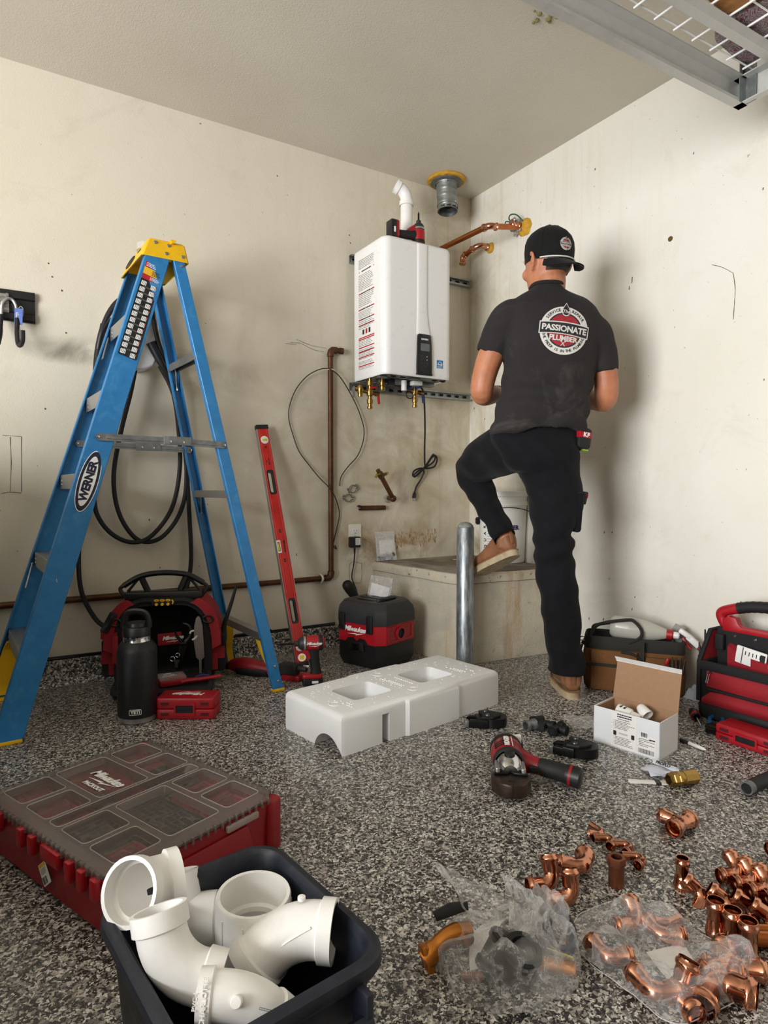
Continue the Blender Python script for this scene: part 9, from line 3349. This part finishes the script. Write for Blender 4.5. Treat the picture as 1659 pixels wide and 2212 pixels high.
nw = 27
for i in range(nw):
 x = -0.055 - i * 0.086
 b.cyl((x, -0.045, BHt + 0.004), (x, -Ly + .01, BHt + 0.004), 0.0032, n=6)
ws = b.build('cross_wire', M_white, rack, split=True)
b = MB()
for yy in (-0.055, -0.22, -0.30, -0.40, -0.60, -0.70, -0.78, -0.95, -1.05):
 b.cyl((-0.01, yy, BHt + 0.0100), (-Lx, yy, BHt + 0.0100), 0.0028, n=6)
b.build('long_wire', M_white, rack, split=True)
for x in (-0.028, -1.6):
 for yy in (-0.030, -Ly + 0.03):
  b = MB()
  HP = ZC - zr
  b.box((x, yy, HP / 2), (0.036, 0.0025, HP))
  b.box((x + 0.0175, yy - 0.017, HP / 2), (0.0025, 0.034, HP))
  b.build('hanging_post', M_galv, rack)
  b = MB()
  k = 0
  while 0.10 + k * 0.05 < HP - 0.02:
   z = 0.10 + k * 0.05
   b.lathe([(0, 0), (0.0055, 0), (0.0055, 0.0006), (0, 0.0006)], (x, yy - 0.0015, z), (0, -1, 0), 10)
   b.box((x, yy - 0.0018, z - 0.009), (0.005, 0.001, 0.014))
   k += 1
  b.build('keyhole', M_blk2, rack, kind='stuff')
b = MB()
for y in (-0.012,):
 for z in (0.014, 0.03, 0.060):
  b.lathe([(0.0045, 0), (0.004, 0.0015), (0, 0.002)], (-0.008, 0.0, z), (0, 1, 0), 10)
  b.lathe([(0.0045, 0), (0.004, 0.0015), (0, 0.002)], (0.0, -0.018, z), (1, 0, 0), 10)
b.build('bolt', M_galvd, rack, split=True)
b = MB()
for i in range(17):
 x = -0.12 - i * 0.13
 b.box((x, 0.0006, BHt * 0.55), (0.0016, 0.0012, BHt * 0.5))
b.build('stamped_line', M_galvd, rack, kind='stuff')
def print_mat(name, cols, sc):
 t = NT(name)
 v = t.n('ShaderNodeTexVoronoi', feature='F1')
 v.inputs['Scale'].default_value = sc
 d = t.noise(sc * .5, 3, 0.6, dist=1.5)
 t.l(d.outputs['Color'], v.inputs['Vector'])
 sp = t.n('ShaderNodeSeparateColor')
 t.l(v.outputs['Color'], sp.inputs[0])
 n = len(cols)
 r = t.ramp(sp.outputs[0], [(i / n, hx(c)) for i, c in enumerate(cols)], 'CONSTANT')
 t.l(r.outputs[0], t.b.inputs['Base Color'])
 t.set(Roughness=0.6)
 return t.m
def lump(name, label, cat, loc, size, mat, seed, extra=None):
 o = thing(name, label, cat, (cr.x + loc[0], cr.y + loc[1], zr + BHt + 0.0135))
 sx, sy, sz = size
 b = MB()
 rings = []
 for z, e in ((0.0, 0.86), (0.02, 0.98), (0.4, 1.03), (0.75, 0.98), (0.93, 0.85), (1.0, 0.6)):
  rings.append([(x * e * (1 + 0.10 * noise.noise(V((x * 9, y * 9, seed + z * 2)))), y * e * (1 + 0.10 * noise.noise(V((x * 9 + 4, y * 9, seed + z * 2)))), z * sz * (1 if z < .1 else 1 + 0.12 * noise.noise(V((x * 7, y * 7, seed)))) + (0.002 if z < 0.01 else 0.0)) for x, y in rrect(sx, sy, min(sx, sy) * 0.25, 5)])
 b.loft(rings)
 b.build('body', mat, o, ang=60)
 if extra:
  b = MB()
  b.tube(spline([(-sx * .2, -sy * .3, sz * .95), (-sx * .12, -sy * .2, sz + 0.06), (sx * .12, -sy * .2, sz + 0.06), (sx * .2, -sy * .3, sz * .95)], 5), 0.008, 6)
  b.build('handle', extra, o)
 return o
Mp1 = print_mat('red black patterned cloth', ('17161a', '2a2430', '6d6a70', '8e8a8c', '701f30', '1a1a20'), 26)
Mp2 = print_mat('grey floral bag print', ('8d8588', 'b0a8a8', '6a5f66', '7a2a38', '4a4348', 'a59c9c'), 34)
lump('storage_bag', 'patterned grey shopping bag on the overhead rack, nearest the right wall', 'bag', (-0.15, -0.175, 0), (0.25, 0.25, 0.26), Mp2, 3, M_nylon)
lump('storage_bag', 'dark red and black patterned bag on the overhead rack', 'bag', (-0.30, -0.48, 0), (0.40, 0.30, 0.27), Mp1, 5, M_nylon)
lump('duffel_bag', 'black duffel bag on the overhead rack, farther left', 'bag', (-0.62, -0.22, 0), (0.28, 0.26, 0.24), M_nylon, 7, M_nylon)
lump('storage_bag', 'pale pinkish bag behind the others on the overhead rack', 'bag', (-0.16, -0.80, 0), (0.26, 0.28, 0.22), print_mat('pale pink print', ('b39a94', 'a88c88', '8a6c6c', 'c2aea6'), 20), 9)
lump('basket', 'round orange-brown basket on the overhead rack', 'basket', (-0.375, -0.225, 0), (0.17, 0.17, 0.16), pm('orange wicker', 'a8743c', 0.7, ns=60, var=0.3), 11)
o = thing('low_shade_block', 'unseen long low black light chest standing on the floor left of the organiser', 'blocker', (-2.86, -1.93, 0))  # out of view, added to keep door daylight off the lower left
b = MB()
b.box((0, 0, 0.17), (0.42, 1.30, 0.33), bev=0.02)
b.build('low_block_body', M_blk2, o)
b = MB()
b.box((0, 0, 0.38), (0.44, 1.32, 0.09), bev=0.02)
b.build('low_block_top', M_blk, o)
o = thing('tall_shade_block', 'unseen tall black light cabinet standing by the wall left of the ladder', 'occluder', (-3.02, -0.66, 0))  # unseen, added to shade the low wall and ladder foot from the door
b = MB()
b.box((0, 0, 0.53), (0.46, 1.10, 0.90), bev=0.012)
b.build('tall_block_body', M_blk2, o)
for k in range(5):
 b = MB()
 b.box((0.234, 0, 0.18 + k * 0.17), (0.012, 1.04, 0.155), bev=0.004)
 d_ = b.build('block_panel', M_blk, o)
 b = MB()
 b.cyl((0.25, -0.4, 0.24 + k * 0.17), (0.25, 0.4, 0.24 + k * 0.17), 0.008, n=8)
 b.build('handle', M_alu, d_)
for x in (-0.18, 0.18):
 for y in (-0.48, 0.48):
  b = MB()
  b.cyl((x, y - 0.015, 0.04), (x, y + 0.015, 0.04), 0.04, n=16)
  b.build('block_wheel', M_rub, o)
